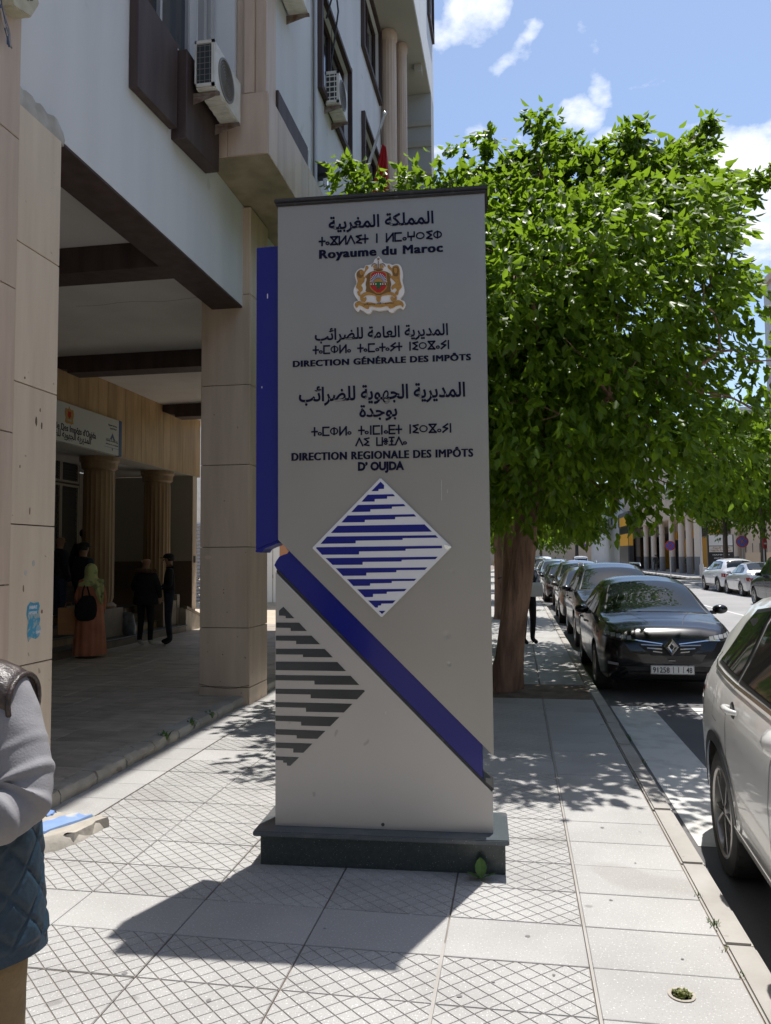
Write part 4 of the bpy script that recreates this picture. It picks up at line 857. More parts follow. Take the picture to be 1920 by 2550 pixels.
# ================================================================== things fixed to the facade
def ac_unit(loc, L, D, H, grille, label, brackets=True):
    """outdoor unit; local x out from the wall, y along it, z up"""
    r = empty('ac_unit', loc, 0, label, 'air conditioner', 'air conditioners on the facade')
    b = MB(); b.box(0,D,0.012,L,0,H); b.build('casing', G['ac_white'], r, bevel=.008, bseg=2)
    b = MB(); b.box(.02,D-.03,0,.012,.03,H-.04); g = b.build('end_grille', G['ac_dark'], r)
    if grille == 'grid':
        for i in range(1, 6):
            q = MB(); q.box(.015,D-.02,-.004,0,H*i/6-.008,H*i/6+.008); q.build('grille_bar', G['ac_white'], g)
        for i in (1, 2):
            q = MB(); q.box((D)*i/3-.002,(D)*i/3+.008,-.005,-.0005,.02,H-.03); q.build('grille_bar', G['ac_white'], g)
        for (a0, a1, p, q_) in ((0,.02,0,H),(D-.035,D,0,H),(0,D,0,.035),(0,D,H-.045,H)):
            q = MB(); q.box(a0,a1,-.006,.011,p,q_); q.build('end_rim', G['ac_white'], g)
    else:
        for i in range(1, 8):
            q = MB(); q.box(.02,D-.03,-.003,0,H*i/8,H*i/8+.004); q.build('grille_bar', MATS['ac_grille'], g)
        for i in (1, 2, 3):
            q = MB(); q.box(D*i/4,D*i/4+.004,-.004,-.0005,.03,H-.04); q.build('grille_bar', MATS['ac_grille'], g)
        for (a0, a1, p, q_) in ((0,.016,0,H),(D-.03,D,0,H),(0,D,0,.03),(0,D,H-.03,H)):
            q = MB(); q.box(a0,a1,-.005,.011,p,q_); q.build('end_rim', G['ac_white'], g)
    b = MB(); R0 = min(H, L)*.42; b.lathe([(R0*1.06,0),(R0*1.06,.012),(R0*.96,.012),(R0*.96,.0016)], 36, (D,L*.42,H*.5), axis='x', caps=False); fan = b.build('fan_ring', MATS['ac_grille'], r, smooth=40)
    q = MB(); q.lathe([(.0001,.0015),(R0*.96,.0015)], 30, (D,L*.42,H*.5), axis='x', caps=False); q.build('fan_disc', MATS['ac_fan'], fan)
    for k in range(1, 7):
        q = MB(); q.lathe([(R0*k/7,.002),(R0*k/7,.008),(R0*k/7-.004,.008)], 30, (D,L*.42,H*.5), axis='x', caps=False); q.build('fan_guard', MATS['ac_grille'], fan)
    b = MB()
    for k in range(7): b.box(.01,D-.01,L*(k+.15)/7,L*(k+.6)/7,-.012,.0)
    for k in range(7):
        q = MB(); q.box(.01,D-.01,L*(k+.15)/7,L*(k+.6)/7,-.012,.0); q.build('base_rib', G['ac_white'], r)
    for yy in (L*.10, L*.86):
        b = MB(); b.box(-.10,D+.02,yy,yy+.03,-.045,-.013); b.prism([(-.10,-.05),(D+.02,-.045),(-.10,-.14)], yy, yy+.012); b.box(-.10,-.08,yy-.005,yy+.03,-.26,.12); b.build('wall_bracket', G['rust'], r, bevel=.002)
    return r
mat('ac_grille', (.20,.20,.19), .5); mat('ac_fan', (.15,.12,.095), .8)
ac_unit((-2.995,6.80,6.26), .72, .20, .46, 'fine', 'largest rusty-bracketed air conditioner, beside the brown window panels')
ac_unit((-2.575,10.30,8.15), .56, .205, .46, 'grid', 'air conditioner with black square grille hanging below a looping cable')
ac_unit((-2.58,7.95,8.18), .66, .24, .5, 'fine', 'air conditioner cut by the top edge of the photo')
b = MB(); b.tube([(-2.50,10.34,8.55),(-2.5,10.36,8.75),(-2.44,10.34,9.1),(-2.38,10.32,9.5),(-2.40,10.30,9.72),(-2.47,10.28,9.66),(-2.52,10.28,9.48),(-2.55,10.30,9.40)], .013, 8); b.tube([(-2.50,10.33,8.6),(-2.49,10.32,8.9),(-2.47,10.30,9.3),(-2.53,10.28,9.42)], .004, 5)
b.build('refrigerant_hose', G['black_plastic'], smooth=40, label='black hose looping up from the grilled air conditioner', cat='hose')
# floodlight
fl_ = empty('floodlight', (-2.5,9.9,6.66), label='dark floodlight on a silver bracket above the sign at the spandrel edge', cat='lamp')
b = MB(); b.box(-.16,.10,-.02,.16,.22,.40); b.build('lamp_housing', G['black_plastic'], fl_, bevel=.03, bseg=3, smooth=40)
b = MB(); b.box(-.17,.04,-.03,.15,.395,.415); b.build('lamp_glass', G['lamp_glass'], fl_)
b = MB(); b.tube([(.02,.05,.22),(.03,.05,.12),(.10,.05,-.05),(.14,.05,-.2)], .018, 8); b.box(-.01,.05,.02,.08,.10,.20); b.build('bracket', G['chrome'], fl_, smooth=40)
# flag poles and red flag
fp = empty('flag_pole', (-2.1,10.1,6.6), label='slanted silver flagpole with a red flag behind the totem top', cat='flagpole')
b = MB(); b.tube([(-.30,0,-.35),(.08,0,.14),(.41,0,1.16)], [.024,.022,.018], 10); b.build('pole', G['alu_frame'], fp, smooth=50)
b = MB(); b.lathe([(.0001,-.03),(.022,-.02),(.03,0),(.022,.02),(.0001,.03)], 14, (.415,0,1.19)); b.build('finial', G['chrome'], fp, smooth=60)
b = MB(); b.tube([(-.38,-.25,-.35),(.0,-.25,.0)], .02, 8); b.build('brace', G['alu_frame'], fp, smooth=50)
b = MB(); rows = []
for i in range(15):
    t = i/14; z = .78-.95*t; w = .05+.26*t**.8; cx = .40-.10*t
    rows.append([(cx+w*(s-.45), .03+.035*math.sin(s*19+t*2)*(.3+t), z-.05*s) for s in [k/16 for k in range(17)]])
b.rings(rows, caps=False, closed=False); b.build('flag', mat('flag_red', (.42,.012,.014), .7), fp, smooth=60)
b = MB(); b.tube([(.36,-.01,1.0),(.37,0,.75)], .006, 5); b.build('halyard', G['stone_joint'], fp)
# meter box and cable bundle at the top left corner
mb_ = empty('junction_box', (-3.1,4.2,5.2), label='cream junction box with stencilled letters at the top left corner', cat='junction box')
Q = [(4.10,5.10),(4.25,5.145),(4.275,5.15),(4.285,5.165),(4.36,5.30),(4.25,5.52),(4.02,5.36)]
b = MB(); b.prism([(y_-4.2,z-5.2) for y_, z in Q], -.02, .11, axis='x'); b.build('box_body', mat('cream_box', (.55,.52,.38), .6, col2=(.42,.38,.27), nscale=9), mb_, bevel=.008, bseg=2)
b = MB(); lettering(b, 'T2', 0,.085,0,.075,0,.01,.001, M=Matrix.Translation((.112,.02,.02)) @ M90 @ Matrix.Rotation(R(-38),4,'Y')); b.build('stencil', G['black_plastic'], mb_)
cb = empty('cable_bundle', (-3.06,4.15,5.1), label='bundle of loose pale and blue cables knotted against the pilaster, top left corner', cat='cables')
for i in range(7):
    rr = random.Random(70+i); b = MB(); y0 = 4.02+.02*i
    b.tube([(-3.08+rr.uniform(0,.05), y0+rr.uniform(-.02,.02), z+rr.uniform(-.01,.01)) for z in (5.6,5.45,5.3)]+[(-3.07,4.10+rr.uniform(-.02,.03),5.10),(-3.06,4.12+rr.uniform(-.01,.04),5.0),(-3.06,4.17+rr.uniform(-.02,.02),4.90+rr.uniform(-.01,.02)),(-3.06,4.15+rr.uniform(-.03,.03),4.98),(-3.07,4.10,5.08)], .007, 5)
    if i == 0: mat('cable_pale', (.40,.36,.33), .7); mat('cable_blue', (.05,.08,.16), .6)
    o = b.build('cable', G['cable_blue' if i%3 == 0 else 'cable_pale'], cb, smooth=50); o.location = -cb.location
# ================================================================== side building seen through the arcade
sb = empty('side_building', (-9,27,0), label='pale low building with white metal gate seen past the arcade end', cat='building')
def sbp(b, n, m, **kw): o = b.build(n, m, sb, **kw); o.location = -sb.location; return o
b = MB(); b.box(-30,-8.48,27.0,36,-.1,7); sbp(b, 'wall', G['white_paint'])
b = MB(); b.box(-8.47,-6.2,26.95,36,-.1,8); sbp(b, 'wall', mat('wall_orange', (.50,.24,.13), .8))
for i, x in enumerate((-9.25,-8.98,-8.72)):
    b = MB(); b.box(x,x+.25,26.93,26.99,.12,2.9); g = sbp(b, 'gate_leaf', mat('gate_white', (.80,.80,.79), .4) if i == 0 else MATS['gate_white'], bevel=.006)
    q = MB(); q.box(x-.012,x+.012,26.90,26.93,1.0,1.12); q.box(x-.01,x+.004,26.92,26.93,.12,2.9); q.build('hinge', G['rust'], g)
for k in range(22):
    b = MB(); b.prism([(26.93,.15+.13*k),(26.90,.20+.13*k),(26.93,.27+.13*k)], -12.6, -9.6, axis='x'); sbp(b, 'shutter_slat', mat('shutter_grey', (.30,.30,.31), .5) if k == 0 else MATS['shutter_grey'])
plane('side_yard', -40, -3.2, 18.0, 27.2, .002, mat('sand', (.52,.44,.34), .9, col2=(.44,.36,.27), nscale=2), kind='structure')
# ================================================================== TREES
def leaf_mesh(centers, dirs, sizes, rs, mname, wd=.54, tilt=.33):
    """one folded, pointed leaflet per centre: dirs = way the blade points"""
    n = len(centers); d = dirs/np.linalg.norm(dirs, axis=1, keepdims=True)
    t = np.cross(d, np.array([0,0,1.]))+rs.normal(size=(n,3))*tilt; t -= (t*d).sum(1, keepdims=True)*d; t /= np.linalg.norm(t, axis=1, keepdims=True); nn = np.cross(d, t)
    s = sizes[:,None]; w = s*wd
    base = centers-d*s*.5; tip = centers+d*s*.5+nn*s*-.10; a = centers-d*s*.16+t*w*.5+nn*s*.10; b = centers-d*s*.16-t*w*.5+nn*s*.10
    a2 = centers+d*s*.14+t*w*.36+nn*s*.06; b2 = centers+d*s*.14-t*w*.36+nn*s*.06
    V = np.stack([base, a, a2, tip, b2, b], 1).reshape(-1, 3)
    i = np.arange(n)[:,None]*6
    F = np.concatenate([i+np.array([[0,1,2,3]]), i+np.array([[0,3,4,5]])], 0)
    me = bpy.data.meshes.new('leaves'); me.vertices.add(len(V)); me.vertices.foreach_set('co', V.astype(np.float32).ravel())
    me.loops.add(F.size); me.loops.foreach_set('vertex_index', F.ravel().astype(np.int32)); me.polygons.add(len(F))
    me.polygons.foreach_set('loop_start', (np.arange(len(F))*4).astype(np.int32)); me.polygons.foreach_set('loop_total', np.full(len(F), 4, np.int32))
    me.materials.append(G[mname]); me.update(); me.validate(); return me
def sprays(P, out, rs, per, leaf, spread, droop=.8):
    """compound leaves hanging from twig points P"""
    n = len(P); k = per
    C = np.repeat(P, k, 0); O = np.repeat(out, k, 0); side = rs.normal(size=(n*k,3))
    along = rs.uniform(-.15, 1, (n*k,1))
    D = O*.45+side*.36+np.array([0,0,-droop]); C = C+(O*.7+side*.28+np.array([0,0,-.35]))*along*spread
    return C, D, leaf*rs.uniform(.65, 1.25, n*k)
def limb(b, a, c, r0, r1, sag=.0, n=7, seed=0, wob=.05):
    rr = random.Random(seed); a, c = Vector(a), Vector(c); L = (c-a).length; pts = []
    for i in range(n+1):
        t = i/n; p = a.lerp(c, t); p += Vector((rr.uniform(-1,1), rr.uniform(-1,1), rr.uniform(-1,1)))*wob*L*.4*(0 if i in (0, n) else 1); p.z += sag*math.sin(math.pi*t)*L; pts.append(p)
    b.tube(pts, [r0+(r1-r0)*(i/n)**.8 for i in range(n+1)], 8); return pts
# ---- the large tree beside the totem
def big_tree():
    root = empty('street_tree', (-.12,10.1,0), label='largest tree, leaning reddish trunk, broad bright green crown right of the totem', cat='tree')
    O = np.array([-.12,10.1,0])
    b = MB(); path = [(-.20,10.2,-.05),(-.165,10.17,.12),(-.12,10.12,.45),(-.075,10.08,.8),(-.005,10.04,1.15),(.055,10.01,1.5),(.10,10.0,1.85),(.145,9.98,2.3),(.16,9.96,2.7)]
    rad = [.25,.215,.180,.168,.160,.152,.146,.138,.13]; rings = []
    prev = None
    for (p, r) in zip(path, rad):
        ring = []
        for j in range(28):
            a = 2*math.pi*j/28; q = 1+.05*math.sin(3*a+p[2]*2)+.035*math.sin(7*a+p[2]*5)+(.16*max(0, .35-p[2])*math.sin(5*a)) + .03*mnoise.noise(Vector((a*2,p[2]*4,1)))
            ring.append((p[0]-O[0]+r*q*math.cos(a), p[1]-O[1]+r*q*math.sin(a), p[2]))
        rings.append(ring)
    # subdivide the rings vertically
    R2 = []
    for k in range(len(rings)-1):
        for t in (0,.33,.66): R2.append([tuple(Vector(rings[k][j]).lerp(Vector(rings[k+1][j]), t)+Vector((.006*mnoise.noise(Vector((j,k*3+t*3,0))),)*3)) for j in range(28)])
    R2.append(rings[-1]); b.rings(R2)
    trunk = b.build('trunk', G['bark'], root, smooth=60)
    kb = MB(); kb.lathe([(.045,-.02),(.042,.012),(.030,.016),(.016,.004),(.0001,.002)], 16); kb.xf(Matrix.Translation((.17-.12+.17, -.12, 1.93)) @ Matrix.Rotation(R(70),4,'X') @ Matrix.Rotation(R(25),4,'Y')); kb.build('knot', G['bark'], trunk, smooth=60)
    C0 = np.array([.10, 9.70, 4.35]); RX, RY, RZ = 2.30, 2.95, 2.2
    rs = np.random.default_rng(21); lumps = []
    # lumps over the crown
    N = 105
    for i in range(N):
        ph = math.acos(1-2*(i+.5)/N); th = math.pi*(1+5**.5)*i
        d = np.array([math.cos(th)*math.sin(ph), math.sin(th)*math.sin(ph), math.cos(ph)]); k = rs.uniform(.66, .98)
        p = C0+d*np.array([RX,RY,RZ])*k
        if p[2] < 2.25: p[2] = 2.25+rs.uniform(0,.25)
        lim = (.475 if p[0] > -.7 else .415)*(1+.13*mnoise.noise(Vector((p[0]*1.1, p[1]*.9, 5))))
        if (p[2]+.35-1.7)/p[1] > lim: p[2] = 1.7-.35+lim*p[1]-rs.uniform(0,.5)
        lumps.append((p, rs.uniform(.34,.66), d))
    for i in range(34):
        d = rs.normal(size=3); d /= np.linalg.norm(d); lumps.append((C0+d*np.array([RX,RY,RZ])*rs.uniform(.15,.6), .65, d))
    for i in range(34):
        q = np.array([rs.uniform(-.9,2.35), rs.uniform(9.0,11.2), rs.uniform(5.35,6.0)]); q[2] = min(q[2]+.35*(q[1]-9), 1.7+.46*q[1]); d = q-C0; lumps.append((q, rs.uniform(.35,.55), d/np.linalg.norm(d)))
    for i, x in enumerate([-1.25,-.75,-.05,.62,.95,1.2,1.5,1.95,2.2,2.5,.15,-.5,1.7,.8]):
        yy = 9.2+rs.uniform(0,1.2); z0 = 1.7+(.455+.03*(x > -.6))*yy; z0 += rs.uniform(-.15,.25)
        for k in range(3): d = np.array([0,0,1.]); lumps.append((np.array([x+.05*k*rs.normal(), yy, z0+.17*k]), .21-.05*k, d))
    for p, r in [((.36,9.6,7.12),.17),((.33,9.6,6.85),.28),((.30,9.6,6.5),.42),((-.32,9.6,6.98),.15),((-.36,9.6,6.65),.24),((-2.05,9.3,6.60),.18),((-1.8,9.4,6.45),.24),((-1.45,9.4,6.2),.34),((-1.1,9.4,6.3),.34),((-.75,9.4,6.45),.36),((-1.6,9.6,5.9),.45),((-.9,9.5,5.9),.5),
        ((.85,9.7,6.3),.36),((1.3,9.7,6.25),.36),((1.75,9.6,6.35),.34),((2.1,9.6,6.45),.28),((2.25,9.7,6.0),.40),((1.6,9.6,5.9),.5),((3.05,9.7,6.30),.13),((2.80,9.7,6.1),.16),((2.5,9.7,5.85),.20),((2.35,9.6,5.1),.45),((2.75,9.6,4.7),.4),((3.15,9.6,3.9),.5),((3.0,9.5,3.3),.5),((3.2,9.7,3.1),.35),((2.6,9.4,2.7),.4),((1.9,9.2,2.45),.36),((1.2,9.1,2.3),.34),((.6,9.1,2.3),.32),((-.1,9.3,2.35),.3),((2.2,8.8,3.0),.55),((1.4,8.3,3.0),.6),((.5,8.4,3.0),.55)]:
        p = np.array(p); d = p-C0; d /= np.linalg.norm(d); lumps.append((p, r, d))
    P, Oo = [], []
    for (c, r, d) in lumps:
        n = int(170*r*r)+14; q = rs.normal(size=(n,3)); q /= np.linalg.norm(q, axis=1, keepdims=True); q *= (rs.uniform(.35,1,(n,1)))**.6*r*np.array([1.15,1.15,.8])
        P.append(c+q); o = q/np.linalg.norm(q, axis=1, keepdims=True)*.6+d*.6; Oo.append(o)
    P = np.concatenate(P); Oo = np.concatenate(Oo)
    C, D, S = sprays(P, Oo, rs, 6, .128, .24, .62)
    # limbs
    b = MB(); top = Vector((.16,9.96,2.6))-Vector(O); k = 0; main = []
    for (ax, ay, az) in [(-1.5,9.6,5.6),(-.5,9.2,5.9),(.4,9.7,6.4),(1.5,9.3,5.9),(2.4,9.8,5.0),(2.2,8.7,3.9),(.2,8.2,4.6),(-1.1,10.8,5.2),(1.0,11.2,5.6),(2.0,11.0,4.4),(-1.4,9.2,4.2),(1.0,8.4,3.4)]:
        q = Vector((ax,ay,az))-Vector(O); pts = limb(b, top+Vector((0,0,-.15*(k%3))), q, .075, .022, .06, 8, k, .12); main.append(pts); k += 1
    b.build('limb', G['bark'], root, smooth=60, kind='stuff')
    b = MB(); rr = random.Random(5); allp = [p for m_ in main for p in m_[3:]]
    for (c, r, d) in lumps:
        q = Vector(c)-Vector(O); a = min(allp, key=lambda p: (p-q).length+max(0, p.z-q.z)*.5); limb(b, a, q, .016, .004, .03, 4, rr.randint(0,999), .15)
    b.build('twig', G['bark'], root, smooth=60, kind='stuff')
    # nearest hanging leaves, one by one, then the rest as one mass
    cam_d = np.linalg.norm(C-np.array([0,0,1.7]), axis=1); order = np.argsort(cam_d); near, rest = order[:290], order[290:]
    one = leaf_mesh(np.zeros((1,3)), np.array([[0,0,-1.]]), np.array([.105]), rs, 'leaf')
    for i in near:
        o = bpy.data.objects.new('leaf', one); sc.collection.objects.link(o); o.parent = root
        o.location = Vector(C[i]-O); o.rotation_euler = (Vector(D[i]).to_track_quat('-Z','Y') @ Matrix.Rotation(rs.uniform(0,6.28),4,'Z').to_quaternion()).to_euler()
    link('crown', leaf_mesh(C[rest]-O, D[rest], S[rest], rs, 'leaf'), root, kind='stuff')
    print('big tree leaves', len(C))
big_tree()
def tree(loc, h, cz, rad, n, leaf, label, tr=.14, seed=1, m='leaf', lean=(0,0), group='street trees', bark='bark', flat=.8):
    rs = np.random.default_rng(seed); rr = random.Random(seed)
    root = empty('street_tree', loc, 0, label, 'tree', group)
    b = MB(); zb = cz-rad*flat*.55
    pts = [(lean[0]*t, lean[1]*t, -.05+zb*t) for t in (0,.05,.25,.5,.75,1)]
    b.tube(pts, [tr*1.5, tr*1.15, tr, tr*.95, tr*.9, tr*.85], 12)
    nl = 6
    for k in range(nl):
        a = k*6.28/nl+rr.uniform(-.3,.3); q = (lean[0]+math.cos(a)*rad*.6, lean[1]+math.sin(a)*rad*.6, cz+rr.uniform(-.1,.5)*rad)
        limb(b, pts[-1], q, tr*.55, tr*.12, .05, 6, seed*10+k, .1)
    b.build('trunk', G[bark], root, smooth=60)
    c0 = np.array([lean[0], lean[1], cz]); L = 46; P, O = [], []
    for i in range(L):
        d = rs.normal(size=3); d /= np.linalg.norm(d); c = c0+d*np.array([1,1,flat])*rad*rs.uniform(.45,.9); r = rad*rs.uniform(.18,.32)
        q = rs.normal(size=(n//L,3)); q /= np.linalg.norm(q, axis=1, keepdims=True); q *= rs.uniform(.3,1,(n//L,1))**.6*r
        P.append(c+q); O.append(q/r*.6+d*.6)
    P = np.concatenate(P); O = np.concatenate(O); C, D, S = sprays(P, O, rs, 4, leaf, leaf*2.2)
    link('crown', leaf_mesh(C, D, S, rs, m), root, kind='stuff'); return root
T = [((-.22,14.8,0),7,5.0,3.0,5200,.14,'second trunk and crown, directly behind the leaning tree',.12,(.15,0)),
 ((-.5,21.5,0),7,5.0,2.9,3600,.17,'third tree down the left pavement, seen in the gap beside the totem',.12,(0,0)),
 ((-.4,30,0),7,4.6,2.5,2000,.20,'fourth tree down the left pavement',.13,(0,0)),
 ((-.4,40,0),7.5,5.0,2.8,1800,.24,'fifth tree down the left pavement',.13,(0,0)),
 ((-.5,52,0),8,5.4,3.2,1700,.30,'sixth tree down the left pavement, in the distance',.14,(0,0)),
 ((-.5,68,0),8,5.6,3.6,1600,.36,'seventh tree down the left pavement, far off',.14,(0,0)),
 ((-.5,90,0),9,6.0,4.4,1600,.45,'farthest tree of the left pavement row',.16,(0,0)),
 ((-4.5,24.5,0),6,4.4,2.2,1500,.18,'tree behind the end of the office building',.12,(0,0)),
 ((3.6,118,0),11,7.5,5.5,1700,.6,'distant tree at the far end of the street, left of centre',.2,(0,0)),
 ((9.5,128,0),11,7.5,5.0,1700,.6,'distant tree at the far end of the street, before the grey building',.2,(0,0)),
 ((14.6,49.5,0),10,7.3,4.6,6000,.27,'pale green tree on the opposite pavement at the right edge',.17,(0,0)),
 ((14.0,55.6,0),9,6.3,3.3,3000,.27,'dark green tree on the opposite pavement, left of the pale one',.17,(0,0)),
 ((17.0,36,0),9,7.6,4.3,2600,.26,'tree at the right edge above the black van',.17,(0,0)),
]
for i, (loc, h, cz, rad, n, lf, lab, tr, lean) in enumerate(T):
    tree(loc, h, cz, rad, n, lf, lab, tr, 50+i, 'leaf' if i not in (11, 12) else 'leaf_dark', lean, 'street trees', 'bark' if i < 2 else 'bark_grey')
for i, (loc, lab) in enumerate([((.1,-7.5,0),'unseen tree behind the photographer, added to cut bounced light'),((.1,-14,0),'second unseen tree behind the photographer, added to cut bounced light'),((13.5,4,0),'tree on the opposite pavement beside the photographer'),((13.5,14,0),'opposite pavement tree near the crosswalk')]):
    tree(loc, 7, 4.9, 2.7, 1500, .17, lab, .14, 80+i)  # the two behind the camera are unseen, added to cut bounced light
# ================================================================== CARS
# local frame of a car: x across, y from the front bumper (0) to the tail (L), z up from the road; the car looks towards -y
def interp(tab, s):
    for (a, va), (c, vc) in zip(tab[:-1], tab[1:]):
        if s <= c:
            t = (s-a)/(c-a) if c > a else 0; t = max(0, min(1, t)); t = t*t*(3-2*t)*.35+t*.65; return va+(vc-va)*t
    return tab[-1][1]
CT = {
 'hatch': dict(L=4.05, W=.90, r=.315, axles=(.83,3.41), zl=[(0,.36),(.25,.20),(3.8,.20),(4.05,.34)],
    w=[(0,.60),(.06,.70),(.18,.80),(.45,.86),(.9,.885),(2,.895),(3.2,.895),(3.75,.84),(3.98,.74),(4.05,.66)],
    belt=[(0,.60),(.08,.73),(.3,.82),(.8,.895),(1.2,.945),(2,.965),(3,.99),(3.7,1.01),(3.95,.95),(4.05,.80)],
    top=[(0,.63),(.06,.78),(.2,.875),(.5,.945),(1.0,1.005),(1.12,1.02),(1.95,1.395),(2.4,1.46),(3.0,1.45),(3.5,1.38),(3.75,1.24),(3.98,.98),(4.05,.82)],
    rw=[(0,.50),(.1,.62),(.5,.72),(1.12,.75),(1.95,.60),(2.6,.58),(3.5,.55),(3.8,.60),(4.05,.55)]),
 'suv': dict(L=4.5, W=.92, r=.345, axles=(.88,3.57), zl=[(0,.40),(.25,.24),(4.2,.26),(4.5,.42)],
    w=[(0,.66),(.06,.76),(.2,.85),(.5,.90),(1,.915),(2.2,.92),(3.6,.92),(4.1,.89),(4.4,.83),(4.5,.76)],
    belt=[(0,.68),(.1,.80),(.35,.90),(.9,1.0),(1.3,1.04),(2.2,1.06),(3.4,1.09),(4.1,1.10),(4.4,1.06),(4.5,.92)],
    top=[(0,.70),(.1,.84),(.3,.95),(.7,1.04),(1.15,1.10),(1.28,1.13),(2.05,1.53),(2.6,1.62),(3.4,1.62),(3.95,1.56),(4.15,1.42),(4.38,1.12),(4.5,.94)],
    rw=[(0,.56),(.1,.68),(.5,.78),(1.28,.80),(2.05,.64),(2.8,.62),(3.9,.59),(4.2,.66),(4.5,.64)]),
 'sedan': dict(L=4.4, W=.86, r=.31, axles=(.82,3.38), zl=[(0,.38),(.25,.22),(4.1,.22),(4.4,.36)],
    w=[(0,.60),(.06,.70),(.2,.79),(.5,.84),(1,.86),(2.2,.865),(3.5,.86),(4.1,.80),(4.4,.70)],
    belt=[(0,.58),(.1,.66),(.35,.75),(.9,.86),(1.25,.93),(2.2,.96),(3.3,.99),(4.0,1.0),(4.3,.95),(4.4,.80)],
    top=[(0,.60),(.1,.70),(.3,.79),(.7,.89),(1.15,.97),(1.28,.99),(2.0,1.38),(2.5,1.47),(3.1,1.44),(3.6,1.22),(3.85,1.06),(4.25,1.04),(4.35,.96),(4.4,.82)],
    rw=[(0,.50),(.1,.60),(.5,.70),(1.28,.73),(2.0,.58),(2.8,.56),(3.4,.55),(3.85,.66),(4.4,.58)]),
 'van': dict(L=4.25, W=.91, r=.32, axles=(.85,3.5), zl=[(0,.38),(.25,.24),(4.0,.26),(4.25,.40)],
    w=[(0,.64),(.06,.74),(.2,.83),(.5,.88),(1,.90),(2.2,.91),(3.8,.91),(4.15,.89),(4.25,.84)],
    belt=[(0,.66),(.1,.78),(.35,.88),(.9,.98),(1.2,1.04),(2.2,1.08),(3.4,1.10),(4.0,1.10),(4.25,1.06)],
    top=[(0,.68),(.1,.82),(.3,.92),(.7,1.02),(1.0,1.10),(1.1,1.14),(1.75,1.62),(2.2,1.79),(3.4,1.82),(3.95,1.79),(4.1,1.70),(4.2,1.30),(4.25,1.08)],
    rw=[(0,.54),(.1,.66),(.5,.76),(1.1,.78),(1.75,.70),(2.6,.70),(3.9,.68),(4.1,.70),(4.25,.72)]),
}
def car_body_mesh(T, ns=58):
    b = MB(); L = T['L']; st = sorted({L*(1-math.cos(math.pi*i/ns))/2*.35+L*i/ns*.65 for i in range(ns+1)}); rings = []
    for s in st:
        w, zl, zb, zt, rw = (interp(T[k], s) for k in ('w','zl','belt','top','rw')); zt = max(zt, zb+.02); h = zb-zl; gh = zt-zb
        crown = .035*min(1, gh/.3)+.018
        half = [(0,zl),(w*.80,zl),(w*.93,zl+.03),(w*.975,zl+.10),(w*.99,zl+h*.35),(w*1.0,zl+h*.58),(w*.985,zl+h*.78),(w*.955,zl+h*.93),(w*.925,zb),
                (w*.90+(rw-w*.90)*.30, zb+gh*.33),(w*.90+(rw-w*.90)*.66, zb+gh*.68),(rw, zt-.05*min(1,gh/.3)),(rw*.90, zt-.012),(rw*.62, zt+crown*.6),(rw*.3, zt+crown*.92),(0, zt+crown)]
        rings.append([(x, s, z) for x, z in half]+[(-x, s, z) for x, z in half[-2:0:-1]])
    b.rings(rings); return b
def car_type(kind):
    T = CT[kind]; b = car_body_mesh(T); me = b.mesh('body', [G['paint_black'], G['black_plastic']]); body = bpy.data.objects.new('tmp', me); sc.collection.objects.link(body)
    bv0 = BVHTree.FromPolygons([Vector(v) for v in b.v], b.f)
    cut = MB()
    for a in T['axles']:
        for s in (-1, 1):
            x0, x1 = (s*(T['W']-.34), s*(T['W']+.2)); i = len(cut.v)
            cut.lathe([(.0001,min(x0,x1)),(T['r']+.055,min(x0,x1)),(T['r']+.055,max(x0,x1)),(.0001,max(x0,x1))], 36, (0,a,T['r']+.01), axis='x', m=1)
    cm = cut.mesh('cut', [G['paint_black'], G['black_plastic']]); co = bpy.data.objects.new('cut', cm); sc.collection.objects.link(co)
    md = body.modifiers.new('b', 'BOOLEAN'); md.operation = 'DIFFERENCE'; md.solver = 'EXACT'; md.object = co
    bpy.context.view_layer.update(); dg = bpy.context.evaluated_depsgraph_get(); out = bpy.data.meshes.new_from_object(body.evaluated_get(dg))
    bpy.data.objects.remove(body); bpy.data.objects.remove(co)
    out.polygons.foreach_set('use_smooth', [True]*len(out.polygons)); out.set_sharp_from_angle(angle=R(32)); out.name = 'body'
    return dict(T=T, mesh=out, bvh=bv0)
_ctypes = {}
